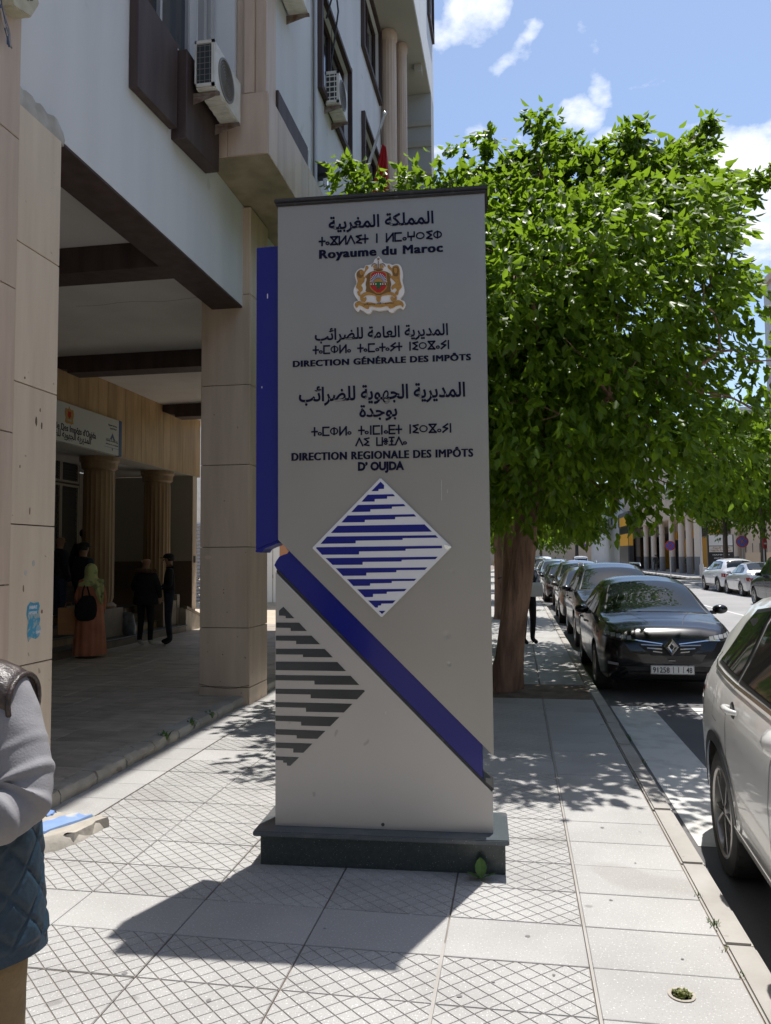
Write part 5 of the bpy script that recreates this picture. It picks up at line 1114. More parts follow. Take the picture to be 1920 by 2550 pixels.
def patch(ct, poly, axis, side, off, thick=.0, cell=.07):
    """a panel that lies on the car's skin: poly outline projected along x (side +-1) or along y (from the front +1 / the tail -1) or down (z)"""
    P = [Vector(p) for p in poly]; n = len(P); B = []
    for i in range(n):
        a, c = P[i], P[(i+1)%n]; k = max(1, int((c-a).length/cell)); B += [a+(c-a)*j/k for j in range(k)]
    nb = len(B); x0, x1 = min(p.x for p in P), max(p.x for p in P); y0, y1 = min(p.y for p in P), max(p.y for p in P)
    def inside(p):
        c = False
        for i in range(n):
            a, q = P[i], P[i-1]
            if (a.y > p.y) != (q.y > p.y) and p.x < (q.x-a.x)*(p.y-a.y)/(q.y-a.y)+a.x: c = not c
        return c
    def de(p): return min((p-(P[k-1]+(P[k]-P[k-1])*max(0, min(1, (p-P[k-1]).dot(P[k]-P[k-1])/max(1e-9,(P[k]-P[k-1]).length_squared))))).length for k in range(n))
    pts = list(B); x = x0+cell/2
    while x < x1:
        y = y0+cell/2
        while y < y1:
            p = Vector((x, y))
            if inside(p) and de(p) > cell*.35: pts.append(p)
            y += cell
        x += cell
    vs, _, fs, *_r = delaunay_2d_cdt(pts, [(i, (i+1)%nb) for i in range(nb)], [], 1, 1e-5)
    V, ok = [], []
    for p in vs:
        if axis == 'x': o, d = Vector((side*3, p.x, p.y)), Vector((-side,0,0))
        elif axis == 'y': o, d = Vector((p.x, -3 if side > 0 else 9, p.y)), Vector((0, 1 if side > 0 else -1, 0))
        else: o, d = Vector((p.x, p.y, 5)), Vector((0,0,-1))
        h = ct['bvh'].ray_cast(o, d)
        if h[0] is None: V.append((0,0,0)); ok.append(False)
        else: V.append(tuple(h[0]-d*off+(h[1] if h[1].dot(d) < 0 else -h[1])*off*.3)); ok.append(True)
    b = MB(); b.v = V
    for f in fs:
        if all(ok[k] for k in f):
            a, c, e = (Vector(V[k]) for k in f[:3]); nn = (c-a).cross(e-a); dd = Vector((-side,0,0)) if axis == 'x' else (Vector((0,1 if side > 0 else -1,0)) if axis == 'y' else Vector((0,0,-1)))
            b.f.append(tuple(f) if nn.dot(dd) < 0 else tuple(f[::-1])); b.m.append(0)
    return b
def strip(p, w):
    """outline of a band of width w around an open polyline"""
    P = [Vector(q) for q in p]; Lf, Rt = [], []
    for i, q in enumerate(P):
        t = (P[min(i+1, len(P)-1)]-P[max(i-1, 0)]).normalized(); nn = Vector((-t.y, t.x))*w/2; Lf.append(tuple(q+nn)); Rt.append(tuple(q-nn))
    return Lf+Rt[::-1]
_wheels = {}
def wheel_meshes(r, style):
    k = (r, style)
    if k in _wheels: return _wheels[k]
    w = .105; ri = r*.73 if style == 'twin' else r*.66
    t = MB(); t.lathe([(ri-.008,-w),(ri+.01,-w-.004),(r*.90,-w-.008),(r*.975,-w+.004),(r,-w+.03),(r,w-.03),(r*.975,w-.004),(r*.90,w+.008),(ri+.01,w+.004),(ri-.008,w)], 56, axis='x', caps=False)
    for j in range(28):
        a = 6.283*j/28; q = MB(); q.box(-w+.012,-w+.05,-.012,.012,r-.006,r+.001); q.box(w-.05,w-.012,-.012,.012,r-.006,r+.001); q.xf(Matrix.Rotation(a,4,'X')); t.add(q)
    ty = t.mesh('tyre', G['rubber'], smooth=35)
    m = MB(); m.lathe([(ri-.010,w*.55),(ri,w+.002),(ri-.012,w+.006),(ri-.022,w-.004),(ri-.034,w*.2),(ri-.04,-w*.8)], 56, axis='x', caps=False); m.lathe([(.0001,w*.25),(ri-.036,w*.15)], 40, axis='x', m=1)
    m.lathe([(.0001,w*.86),(.028,w*.85),(.032,w*.74),(.055,w*.70),(.06,w*.3)], 24, axis='x')
    ns = 5
    for j in range(ns):
        a = 6.283*j/ns
        if style == 'twin':
            for s in (-1, 1):
                q = MB(); q.prism([(s*.012,.035),(s*.030,.035),(s*.105+.012,ri-.012),(s*.105-.012,ri-.010)], w*.62, w*.9, axis='x'); q.xf(Matrix.Rotation(a,4,'X')); m.add(q)
                q = MB(); q.prism([(s*.03,.05),(s*.045,.07),(s*.125,ri-.02),(s*.105,ri-.012)], w*.3, w*.62, axis='x', m=1); q.xf(Matrix.Rotation(a,4,'X')); m.add(q)
        else:
            q = MB(); q.prism([(-.03,.03),(.03,.03),(.045,ri-.012),(-.045,ri-.012)], w*.55, w*.82, axis='x'); q.xf(Matrix.Rotation(a,4,'X')); m.add(q)
    rm = m.mesh('rim', [G['alloy'], G['alloy_dark']], smooth=35)
    _wheels[k] = (ty, rm); return _wheels[k]
SIDE = {  # side glass outlines (s, z), pillars between
 'hatch': [[(1.52,.985),(2.25,1.005),(2.25,1.345),(1.93,1.325),(1.62,1.12)],[(2.33,1.007),(3.02,1.03),(3.02,1.33),(2.33,1.348)],[(3.09,1.035),(3.42,1.08),(3.32,1.27),(3.09,1.318)]],
 'suv': [[(1.66,1.10),(2.42,1.12),(2.42,1.50),(2.05,1.475),(1.76,1.27)],[(2.50,1.12),(3.27,1.145),(3.22,1.52),(2.50,1.51)],[(3.35,1.15),(3.93,1.175),(3.70,1.47),(3.31,1.515)]],
 'sedan': [[(1.62,1.01),(2.35,1.03),(2.35,1.37),(1.98,1.345),(1.70,1.15)],[(2.43,1.03),(3.10,1.05),(3.03,1.335),(2.43,1.37)],[(3.16,1.055),(3.42,1.07),(3.30,1.21),(3.12,1.30)]],
 'van': [[(1.42,1.12),(2.20,1.14),(2.20,1.66),(1.80,1.60),(1.50,1.34)],[(2.30,1.14),(3.05,1.15),(3.05,1.68),(2.30,1.68)],[(3.15,1.15),(3.90,1.16),(3.86,1.66),(3.15,1.68)]]}
FRONT = {'hatch': (1.14,1.92,.68,.53), 'suv': (1.31,2.02,.73,.57), 'sedan': (1.31,1.97,.66,.51), 'van': (1.13,1.73,.72,.63)}
REAR = {'hatch': (3.56,3.86,.50), 'suv': (4.02,4.30,.56), 'sedan': (3.14,3.74,.50), 'van': (4.02,4.19,.60)}
def make_car(kind, pm, label, loc, rz=0, name='parked_car', detail=2, group='parked cars', clad=False, wheels='star', cat='car'):
    if kind not in _ctypes: _ctypes[kind] = car_type(kind)
    ct = _ctypes[kind]; T = ct['T']; L = T['L']; root = empty(name, loc, rz, label, cat, group)
    body = link('body', ct['mesh'], root); body.material_slots[0].link = 'OBJECT'; body.material_slots[0].material = G[pm]
    def pp(nm, poly, axis, side, m, par=root, off=.004, cell=.09, smooth=50):
        key = (kind, nm, tuple(map(tuple, poly)), axis, side, off, cell)
        if key not in _pc: _pc[key] = patch(ct, poly, axis, side, off, cell=cell).mesh(nm, [G['car_glass']], smooth=smooth)
        o = link(nm, _pc[key], par); o.material_slots[0].link = 'OBJECT'; o.material_slots[0].material = G[m]; return o
    for side in (-1, 1):
        for k, w in enumerate(SIDE[kind]):
            c = pp('window_trim', [(s+(.03 if s > sum(q[0] for q in w)/len(w) else -.03), z+(.025 if z > sum(q[1] for q in w)/len(w) else -.025)) for s, z in w], 'x', side, 'black_plastic', off=.003)
            pp('side_window', w, 'x', side, 'car_glass', c, off=.006)
    f = FRONT[kind]
    # windscreen seen from above, bowed
    c = pp('windscreen_trim', [(-f[2]-.03,f[0]-.01)]+[(x*(f[2]+.03)/4, f[0]-.05-.05*(1-(x/4)**2)) for x in range(-3,4)]+[(f[2]+.03,f[0]-.01),(f[3]+.02,f[1]+.015),(-f[3]-.02,f[1]+.015)], 'z', 1, 'black_plastic', off=.003)
    pp('windscreen', [(-f[2],f[0])]+[(x*f[2]/4, f[0]-.03-.05*(1-(x/4)**2)) for x in range(-3,4)]+[(f[2],f[0]),(f[3],f[1]),(-f[3],f[1])], 'z', 1, 'car_glass', c, off=.007)
    rw = REAR[kind]; pp('rear_window', [(-rw[2]-.06,rw[1]),(rw[2]+.06,rw[1]),(rw[2],rw[0]),(-rw[2],rw[0])], 'z', 1, 'car_glass', off=.006)
    ty, rm = wheel_meshes(T['r'], wheels)
    for a in T['axles']:
        for s in (-1, 1):
            w = empty('wheel', (s*(T['W']-.135), a, T['r']), 0 if s > 0 else math.pi); w.parent = root
            link('tyre', ty, w); link('rim', rm, w)
    zb = interp(T['belt'], 1.5)
    for s in (-1, 1):      # mirrors
        m = MB(); rr_ = []
        for k, (y, q) in enumerate([(-.085,.35),(-.06,.85),(0,1.0),(.055,.92),(.06,.8)]):
            rr_.append([(s*(T['W']+.075)+.105*q*math.cos(a)*(1), y+.5*0, zb+.09+.068*q*math.sin(a)) for a in [6.283*j/16 for j in range(16)]])
        m.rings([[(x, y0+interp_y, z) for (x, y0, z) in ring] for ring, interp_y in zip(rr_, [1.62+(.16 if kind != 'hatch' else 0)]*5)])
        mi = m.build('wing_mirror', G[pm] if detail < 3 else G['paint_black'], root, smooth=60)
        m = MB(); m.box(min(s*(T['W']-.06), s*T['W']+s*.02), max(s*(T['W']-.06), s*T['W']+s*.02), 1.60+(.16 if kind != 'hatch' else 0), 1.66+(.16 if kind != 'hatch' else 0), zb+.02, zb+.07); m.build('mirror_stalk', G['black_plastic'], mi)
    if detail >= 1:
        q = L-.02; hz = interp(T['belt'], L-.2)
        for s in (-1, 1):
            wl_ = interp(T['w'], .3)
            if detail < 3: pp('headlight', [(s*wl_*.99, hz*.70+.07),(s*wl_*.97, hz*.70-.03),(s*wl_*.60, hz*.66-.02),(s*wl_*.55, hz*.68+.03)], 'y', 1, 'lamp_glass', cell=.05)
            pp('tail_light', [(s*wl_*1.0, hz*.88),(s*wl_*1.0, hz*.70),(s*wl_*.68, hz*.72),(s*wl_*.68, hz*.84)], 'y', -1, 'tail_red', cell=.05)
            # the lamps wrap on to the flank
            pp('tail_light', [(L-.30, hz*.86),(L-.07, hz*.88),(L-.06, hz*.72),(L-.22, hz*.72)], 'x', s, 'tail_red', cell=.05)
        pp('lower_intake', [(-.60,.24),(.60,.24),(.66,.42),(-.66,.42)], 'y', 1, 'black_plastic'); pp('grille', [(-.42,.58),(.42,.58),(.34,.46),(-.34,.46)], 'y', 1, 'rubber' if detail < 3 else 'paint_black')
        if detail < 3:
            p = MB(); p.box(-.26,.26,-.035,-.02,.40,.51); p.build('number_plate', G['plate_white'], root)
        p = MB(); p.box(-.26,.26,L+.01,L+.025,.62,.73); p.build('number_plate', G['plate_white'], root)
        for s in (-1, 1):
            for (a, c) in ((T['axles'][0]+.55, .0), (T['axles'][0]+1.50, 0), (T['axles'][1]-.42, 0)):
                if a < T['axles'][1]: pp('door_gap', strip([(a,.36),(a,.6),(a,zb-.04)], .010), 'x', s, 'black_plastic', off=.0015, cell=.12)
            for hy in (T['axles'][0]+1.33, T['axles'][0]+2.25):
                m = MB(); m.box(s*(T['W']-.005)-.018, s*(T['W']-.005)+.018, hy-.09, hy+.09, zb-.135, zb-.105); m.build('door_handle', G[pm], root, bevel=.008, bseg=2)
            if clad:
                for a in T['axles']:
                    A = [(a+(T['r']+.075)*math.cos(R(t)), T['r']+.01+(T['r']+.075)*math.sin(R(t))) for t in range(-14,195,11)]
                    pp('arch_cladding', strip(A, .055), 'x', s, 'black_plastic', off=.008, cell=.1)
                pp('sill_cladding', [(T['axles'][0]+T['r']+.07,.26),(T['axles'][1]-T['r']-.07,.27),(T['axles'][1]-T['r']-.07,.40),(T['axles'][0]+T['r']+.07,.38)], 'x', s, 'black_plastic', off=.008)
    return root, pp
_pc = {}
# ---- the black hatchback nose-on behind the crosswalk
hb_, pp = make_car('hatch', 'paint_black', 'shiny black hatchback facing the camera beside the tree, plate 91258 with 48', (1.90,10.28,-.12), R(-.6), detail=3)
for s in (-1, 1):
    pp('headlight_lens', [(s*.84,.855),(s*.85,.785),(s*.62,.735),(s*.44,.745),(s*.42,.765),(s*.62,.815)], 'y', 1, 'black_plastic', hb_, .006, .04)
    for k in range(5):
        x = s*(.50+.062*k); pp('headlight_cell', [(x-.026,.750+.010*k),(x+.026,.752+.010*k),(x+.026,.800+.010*k),(x-.026,.796+.010*k)], 'y', 1, 'lamp_glass', hb_, .010, .03)
    pp('chrome_line', strip([(s*.10,.705),(s*.30,.732),(s*.42,.748),(s*.60,.752)], .012), 'y', 1, 'chrome', hb_, .009, .05)
    pp('fog_light', [(s*.64,.425),(s*.76,.435),(s*.76,.47),(s*.64,.46)], 'y', 1, 'lamp_glass', hb_, .008, .04)
    for k in range(3): pp('grille_dash', strip([(s*.11,.685-.042*k),(s*(.36-.07*k),.694-.040*k)], .013), 'y', 1, 'alloy', hb_, .009, .05)
    pp('bonnet_crease', strip([(s*.20,.30),(s*.30,.7),(s*.42,1.05)], .006), 'z', 1, 'black_plastic', hb_, .002, .08)
    pp('bonnet_gap', strip([(s*.70,.34),(s*.76,.7),(s*.775,1.08)], .008), 'z', 1, 'black_plastic', hb_, .002, .08)
pp('lower_grille', [(-.50,.30),(.50,.30),(.56,.42),(-.56,.42)], 'y', 1, 'rubber', hb_, .007, .06)
# badge
bd = empty('badge', (0,-.058,.675)); bd.parent = hb_; pp('upper_grille', [(-.40,.70),(.40,.70),(.24,.56),(-.24,.56)], 'y', 1, 'rubber', hb_, .006, .06)
b = MB(); o_, i_ = [(0,.108),(.086,0),(0,-.108),(-.086,0)], [(0,.038),(.028,0),(0,-.038),(-.028,0)]
for k in range(4):
    a, c, d, e = o_[k], o_[(k+1)%4], i_[(k+1)%4], i_[k]; mid = lambda p, q: ((p[0]+q[0])/2, (p[1]+q[1])/2)
    A, C_, D_, E_ = a, c, d, e; ma, mb2 = mid(a, e), mid(c, d)
    b.quad((A[0],0,A[1]),(C_[0],0,C_[1]),(mb2[0],-.022,mb2[1]),(ma[0],-.022,ma[1])); b.quad((ma[0],-.022,ma[1]),(mb2[0],-.022,mb2[1]),(D_[0],0,D_[1]),(E_[0],0,E_[1]))
b.f = [f[::-1] for f in b.f]; b.build('diamond_emblem', G['chrome'], bd); b = MB(); b.prism([(0,.11),(.09,0),(0,-.11),(-.09,0)], .0, .05); b.build('badge_base', G['black_plastic'], bd)
pl = MB(); pl.box(-.262,.262,-.062,-.050,.335,.447); pl = pl.build('number_plate', G['plate_white'], hb_, bevel=.004); 
b = MB(); b.box(-.258,.258,-.0635,-.062,.3395,.343); b.box(-.258,.258,-.0635,-.062,.4395,.443); b.box(-.258,-.2545,-.0635,-.062,.343,.4395); b.box(.2545,.258,-.0635,-.062,.343,.4395); b.build('plate_border', G['plate_black'], pl)
b = MB(); lettering(b, '91258', -.235,-.035,.357,.095,-.063,.010,.001); lettering(b, '48', .165,.235,.357,.095,-.063,.010,.001); b.box(.008,.014,-.0635,-.062,.352,.432); b.box(.128,.134,-.0635,-.062,.352,.432); b.box(.068,.077,-.0635,-.062,.357,.427); b.build('plate_digits', G['plate_black'], pl)
b = MB(); b.box(-.04,.04,-.052,-.05,.50,.507); b.build('name_strip', G['alloy'], hb_)
m = MB(); m.box(-.09,.09,1.10,1.16,1.0,1.03)
# ---- the white SUV at the right edge, its flank and rear quarter beside us
WS = (1.885, 1.20, -.12); wsr = R(-2.4)
ws, pp = make_car('suv', 'paint_white', 'white SUV at the right edge, rear wheel and door handles beside the kerb', WS, wsr, detail=0, wheels='twin')
T = CT['suv']
for s in (-1, 1):
    for a in T['axles']:
        A = [(a+(T['r']+.070)*math.cos(R(t)), T['r']+.01+(T['r']+.070)*math.sin(R(t))) for t in range(-16,197,10)]
        pp('arch_cladding', strip(A, .060), 'x', s, 'black_plastic', ws, .009, .08)
    pp('sill_cladding', [(1.31,.25),(3.13,.26),(3.14,.35),(1.31,.335)], 'x', s, 'paint_white', ws, .006)
    pp('sill_strip', strip([(1.31,.36),(2.2,.372),(3.13,.385)], .022), 'x', s, 'black_plastic', ws, .012, .1)
    pp('chrome_strip', strip([(1.31,.382),(2.2,.394),(3.13,.407)], .008), 'x', s, 'chrome', ws, .014, .1)
    pp('belt_chrome', strip([(1.60,1.072),(2.4,1.087),(3.3,1.107),(3.90,1.132),(3.99,1.165),(3.955,1.215)], .018), 'x', s, 'chrome', ws, .012, .08)
    pp('flank_crease', strip([(1.0,.905),(2.3,.925),(3.2,.935),(4.15,.95)], .004), 'x', s, 'paint_white', ws, .008, .1)  # thin raised strip in body colour along the flank
    for st_ in ([(1.52,.42),(1.50,.8),(1.55,1.03)], [(2.46,.42),(2.45,.8),(2.455,1.06)], [(3.14,.55),(3.28,.72),(3.36,.95),(3.335,1.10)]): pp('door_gap', strip(st_, .007), 'x', s, 'black_plastic', ws, .002, .08)
    pp('fuel_flap_gap', strip([(3.56,.86),(3.70,.87),(3.71,.99)], .004), 'x', s, 'black_plastic', ws, .002, .05)
    for hy in (2.30, 3.16):
        X = s*T['W']
        h = empty('door_handle', (X*.985, hy, 1.0)); h.parent = ws
        b = MB(); pts = [(s*.000,-.095,.0),(s*.028,-.075,.004),(s*.038,-.02,.006),(s*.036,.03,.006),(s*.024,.07,.003),(s*.0,.09,.0)]; b.tube(pts, [.012,.016,.017,.017,.016,.012], 12); b.build('grip', G['paint_white'], h, smooth=60)
        b = MB(); b.lathe([(.0001,.0),(.030,.001),(.034,.003)], 24, (0,-.005,-.002), axis='x'); 
        b = MB(); b.lathe([(.0001,-.002),(.040,-.002),(.046,.004)], 24, (s*.002,-.01,0), axis='x'); b.build('recess_cup', G['alloy_dark'], h, smooth=60)
    pp('tail_light', [(4.08,.98),(4.40,1.02),(4.42,.86),(4.22,.85)], 'x', s, 'tail_red', ws, .006, .05)
    pp('roof_gap', strip([(2.3,1.565),(3.6,1.565)], .006), 'x', s, 'black_plastic', ws, .002, .1)
pp('headlight', [(.84,.80),(.82,.70),(.5,.70),(.5,.76)], 'y', 1, 'lamp_glass', ws); pp('headlight', [(-.84,.80),(-.82,.70),(-.5,.70),(-.5,.76)], 'y', 1, 'lamp_glass', ws)
# ---- the row behind the black hatchback
ROW = [('suv','paint_black','black SUV parked directly behind the black hatchback',(2.02,15.3,-.12),2,'star'),
 ('hatch','paint_bronze','grey-bronze hatchback third in the kerbside row, nose visible past the SUV',(1.98,21.0,-.12),1,'star'),
 ('suv','paint_grey','grey SUV behind the bronze hatchback, roof rails showing',(2.15,26.0,-.12),1,'star'),
 ('hatch','paint_black','small black car fifth in the kerbside row',(1.95,31.3,-.12),1,'star'),
 ('sedan','paint_darkblue','dark blue saloon sixth in the kerbside row',(2.05,36.6,-.12),1,'star'),
 ('suv','paint_lightblue','pale blue car seventh in the kerbside row',(2.1,42.0,-.12),1,'star'),
 ('sedan','paint_silver','silver saloon eighth in the kerbside row',(2.0,47.5,-.12),1,'star'),
 ('hatch','paint_pearl','white hatchback ninth in the kerbside row',(2.1,53.2,-.12),1,'star'),
 ('suv','paint_grey','grey car tenth in the kerbside row',(2.1,58.6,-.12),1,'star'),
 ('van','paint_pearl','white van near the end of the kerbside row',(2.2,65,-.12),1,'star'),
 ('sedan','paint_lightblue','light saloon at the far end of the kerbside row',(2.1,71,-.12),1,'star')]
for kd, pm, lab, loc, det, wh in ROW:
    c, pp = make_car(kd, pm, lab, loc, R(random.uniform(-1.2,1.0)), detail=det, group='cars parked along the near kerb')
    if kd == 'suv':
        for s in (-1, 1):
            b = MB(); b.tube([(s*.60,2.1,1.60),(s*.60,2.2,1.66),(s*.585,3.7,1.66),(s*.57,3.85,1.60)], .016, 8); b.build('roof_rail', G['chrome'], c, smooth=50)
# opposite side, facing away: turned half round, origin at the front bumper
make_car('suv','paint_pearl','white crossover with dark cladding parked across the road, seen from its rear corner',(10.65,44.3,-.12), math.pi+R(1), detail=1, clad=True, group='cars parked across the road')
make_car('sedan','paint_silver','silver saloon parked across the road behind the white crossover',(10.7,40.0,-.12), math.pi-R(1), detail=1, group='cars parked across the road')
make_car('van','paint_black','black van at the right edge, above the white SUV',(9.45,31.2,-.12), math.pi, detail=2, group='cars across the road', clad=False)
make_car('van','paint_pearl','white van far down the middle of the street, seen from behind',(7.0,92,-.12), math.pi, detail=1, group='distant traffic', cat='van')
make_car('hatch','paint_red','red car far down the street, only its roof showing',(5.0,74,-.12), math.pi, detail=1, group='distant traffic')
make_car('suv','paint_black','dark 4x4 far down the street',(3.6,98,-.12), 0, detail=1, group='distant traffic')
make_car('sedan','paint_pearl','white car far down the street beside the dark 4x4',(4.6,86,-.12), 0, detail=1, group='distant traffic')
# ================================================================== STREET BEYOND
b = MB(); b.box(11.0,60,-60,57,-.14,-.002); b.box(13.4,60,63,400,-.14,-.002); opp = b.build('opposite_pavement', mat('paver_far', (.44,.42,.39), .8, col2=(.36,.34,.31), nscale=1.2), kind='structure')
kb2 = empty('opposite_kerb'); props(kb2, kind='structure')
for k in range(70):
    y0 = 20+k*.95
    if 57 < y0 < 63: continue
    X = 11.0 if y0 < 57 else 13.4
    b = MB(); b.box(X-.16,X-.002,y0,y0+.94,-.14,.0); b.build('kerb_stone', G['kerb_stone'] if k%2 else G['road_paint'], kb2)
def block(name, x0, x1, y0, y1, h, m, label, wins, parent_face='x', cat='building', wm='window_dark', fm='wall_cream', base=None):
    """plain city block; wins = list of (axis face, a0, a1, z0, z1)"""
    r = empty(name, ((x0+x1)/2,(y0+y1)/2,0), label=label, cat=cat); L = -r.location
    def pt(b, n, mm, par=None, **kw):
        o = b.build(n, mm, par or r, **kw)
        if par is None: o.location = L
        return o
    b = MB(); b.box(x0,x1,y0,y1,-.2,h); w = pt(b, 'wall', G[m])
    b = MB(); b.box(x0-.25,x1+.25,y0-.25,y1+.25,h+.002,h+.5); pt(b, 'roof', G[fm])
    for (f, a, c, p, q) in wins:
        b = MB(); g = MB()
        if f == 'x0': b.box(x0-.06,x0-.003,a-.12,c+.12,p-.12,q+.12); g.box(x0-.08,x0-.061,a,c,p,q)
        if f == 'x1': b.box(x1+.003,x1+.06,a-.12,c+.12,p-.12,q+.12); g.box(x1+.061,x1+.08,a,c,p,q)
        if f == 'y0': b.box(a-.12,c+.12,y0-.06,y0-.003,p-.12,q+.12); g.box(a,c,y0-.08,y0-.061,p,q)
        o = pt(b, 'window', G[fm]); pt(g, 'pane', G[wm], o)
    return r, pt
mat('block_grey', (.50,.49,.48), .85, col2=(.44,.43,.42), nscale=.6); mat('block_beige', (.58,.47,.36), .85, col2=(.50,.40,.31), nscale=.5); mat('block_dark', (.10,.10,.105), .7); mat('yellow_panel', (.85,.42,.03), .5); mat('shop_dark', (.03,.03,.035), .3)
def grid(f, a0, a1, na, z0, z1, nz, w, h): return [(f, a0+(a1-a0)*(i+.5)/na-w/2, a0+(a1-a0)*(i+.5)/na+w/2, z0+(z1-z0)*(k+.5)/nz-h/2, z0+(z1-z0)*(k+.5)/nz+h/2) for i in range(na) for k in range(nz)]
block('apartment_building', 17.6, 30, 24, 57.5, 20.5, 'block_grey', 'tall light grey apartment block at the right edge behind the trees', grid('x0',26,56,8,5,19.5,5,1.6,1.5)+grid('x0',26,56,8,.6,3.6,1,2.2,2.4), fm='block_beige')
block('apartment_building', 17.6, 30, -60, 22, 17, 'block_beige', 'unseen beige block on the opposite side, added to block sky light', grid('x0',-40,20,10,4.5,16.5,4,1.5,1.5), fm='block_grey')  # out of view, added to hold back sky light from the right
block('apartment_building', -20, -3.4, -70, -9, 15, 'block_beige', 'unseen beige block behind the photographer, added to reduce ambient light', grid('x1',-40,-10,6,4.5,14.5,3,1.5,1.5), fm='block_grey')  # out of view, added as an occluder against ambient light
block('apartment_building', -22, -6.2, 37, 62, 13, 'block_beige', 'beige block down the left pavement beyond the office building', grid('x1',38,61,6,4,12.5,3,1.4,1.5), fm='block_grey')
block('apartment_building', -24, -6.0, 64, 130, 15, 'block_grey', 'grey block far down the left pavement', grid('x1',66,128,10,4,14.5,3,1.6,1.6), fm='block_beige')
block('apartment_building', -20, 34, 165, 190, 15, 'block_beige', 'pale buildings closing the far end of the street', grid('y0',-15,30,12,3.5,14.5,3,1.8,1.6), fm='block_grey')
r, pt = block('corner_building', 14.8, 34, 112, 160, 13, 'block_grey', 'dark grey corner building beyond the yellow shop, left of the columns', grid('y0',15.5,33,8,5,12,2,1.4,1.6)+grid('x0',114,158,10,5,12,2,1.4,1.6)+[('y0',15.4,18.2,.1,4.2),('y0',19,22,.1,4.2)], fm='block_dark')
# hotel with the colonnade and yellow shop fronts
r, pt = block('colonnade_building', 19.5, 40, 70.5, 110, 14, 'block_beige', 'arcaded building with tall round columns and yellow shop fronts across the road', [], fm='block_grey')
b = MB(); b.box(15.3,19.5,70.3,110,5.4,14); pt(b, 'upper_storeys', G['block_beige'])
for (a, c, p, q) in [(x[1], x[2], x[3], x[4]) for x in grid('x0',72,109,9,6.5,13.5,2,2.0,1.5)]:
    b = MB(); b.box(15.22,15.297,a,c,p,q); w = pt(b, 'window', G['window_dark'])
    for k in range(5):
        f = MB(); f.box(15.18,15.219,a-.1,c+.1,p-.1+k*.35,p-.05+k*.35); f.build('balcony_rail', G['alu_frame'], w)
for x, w_ in ((16.0,1.4),(18.2,1.3)):
    b = MB(); b.box(x-w_/2,x+w_/2,70.24,70.297,6.6,8.2); pt(b, 'window', G['window_dark'])
cols = [(15.8,y) for y in (71.9,75.2,78.6,83.3,88.8,94,99.5,106)]+[(18.9,71.9)]
for (x, yy) in cols:
    b = MB(); b.lathe([(.30,1.6),(.30,5.4)], 20, (x,yy,0)); c = pt(b, 'column', mat('far_column', (.66,.58,.50), .8) if 'far_column' not in MATS else MATS['far_column'], smooth=40)
    b = MB(); b.lathe([(.31,-.1),(.31,1.6)], 20, (x,yy,0)); b.build('column_base_paint', G['block_grey'] if 0 else MATS['block_dark_b'] if 'block_dark_b' in MATS else mat('block_dark_b', (.20,.205,.21), .7), c, smooth=40)
for k in range(7):
    y0 = 74+k*5
    b = MB(); b.box(19.44,19.497,y0,y0+4.4,.1,3.6); pt(b, 'shop_front', G['yellow_panel'] if k%2 == 0 else G['shop_dark'])
    b = MB(); b.box(19.40,19.438,y0,y0+4.4,3.7,4.6); pt(b, 'shop_sign_board', G['shop_dark'] if k%2 == 0 else G['yellow_panel'])
b = MB(); b.box(14.2,14.8,103,112,-.1,7); b.box(14.2,14.8,103,112,7,7.5); pt(b, 'side_wing', G['block_dark'])
for (z0, z1, mm) in ((.6,3.0,'shop_dark'),(3.05,4.6,'yellow_panel'),(4.7,5.6,'shop_dark'),(5.7,6.9,'yellow_panel')):
    b = MB(); b.box(14.25,14.75,102.95,102.998,z0,z1); pt(b, 'panel', G[mm])
    b = MB(); b.box(14.15,14.198,103.2,111,z0,z1); pt(b, 'panel', G[mm])
b = MB(); b.box(16.9,17.4,62.9,63.2,-.1,0); 
fence = empty('boundary_wall', (20,66,0), label='low beige wall with railing behind the parked white cars', cat='wall')
b = MB(); b.box(-3.0,6,-4.2,-4.0,-.05,1.9); b.build('wall', G['block_beige'], fence)
for k in range(18):
    b = MB(); b.box(-3.0+k*.5,-2.96+k*.5,-4.12,-4.08,1.901,2.6); b.build('railing_bar', G['black_plastic'], fence)
# sign board (black, with a pale top) by the colonnade
hb = empty('pylon_sign', (15.4,62.5,0), label='tall black information board with pale header beside the columns', cat='sign board')
b = MB(); b.box(-.95,.95,0,.25,0,3.3); b.build('board', G['shop_dark'], hb, bevel=.02)
b = MB(); b.box(-.85,.85,-.02,.0,2.45,3.25); b.build('header', G['sign_white'], hb)
b = MB(); b.box(-.85,.85,-.02,.0,1.95,2.4); b.build('name_strip', G['road_paint'], hb)
b = MB(); rr = random.Random(8)
lettering(b, arabic('قاعة الزينة'), -.6,.6,2.22,.20,-.021,.02,.004); lettering(b, 'Salle de Reception', -.75,.75,2.03,.16,-.021,.01,.004); b.build('name_lettering', mat('ochre', (.35,.14,.05), .6), hb)
for k, (t, z) in enumerate([('HAMMAM',1.70),('SALLE DE SPORT',1.45),('COIFFURE',1.12),('SAUNA  MASSAGE',.88),('PISCINE',.62),('SOINS DU VISAGE',.40)]):
    b = MB(); lettering(b, t, -.6+.1*(k%2), .6-.1*(k%2), z, .13, -.003, .01, .004); b.build('service_line', G['sign_white'], hb)
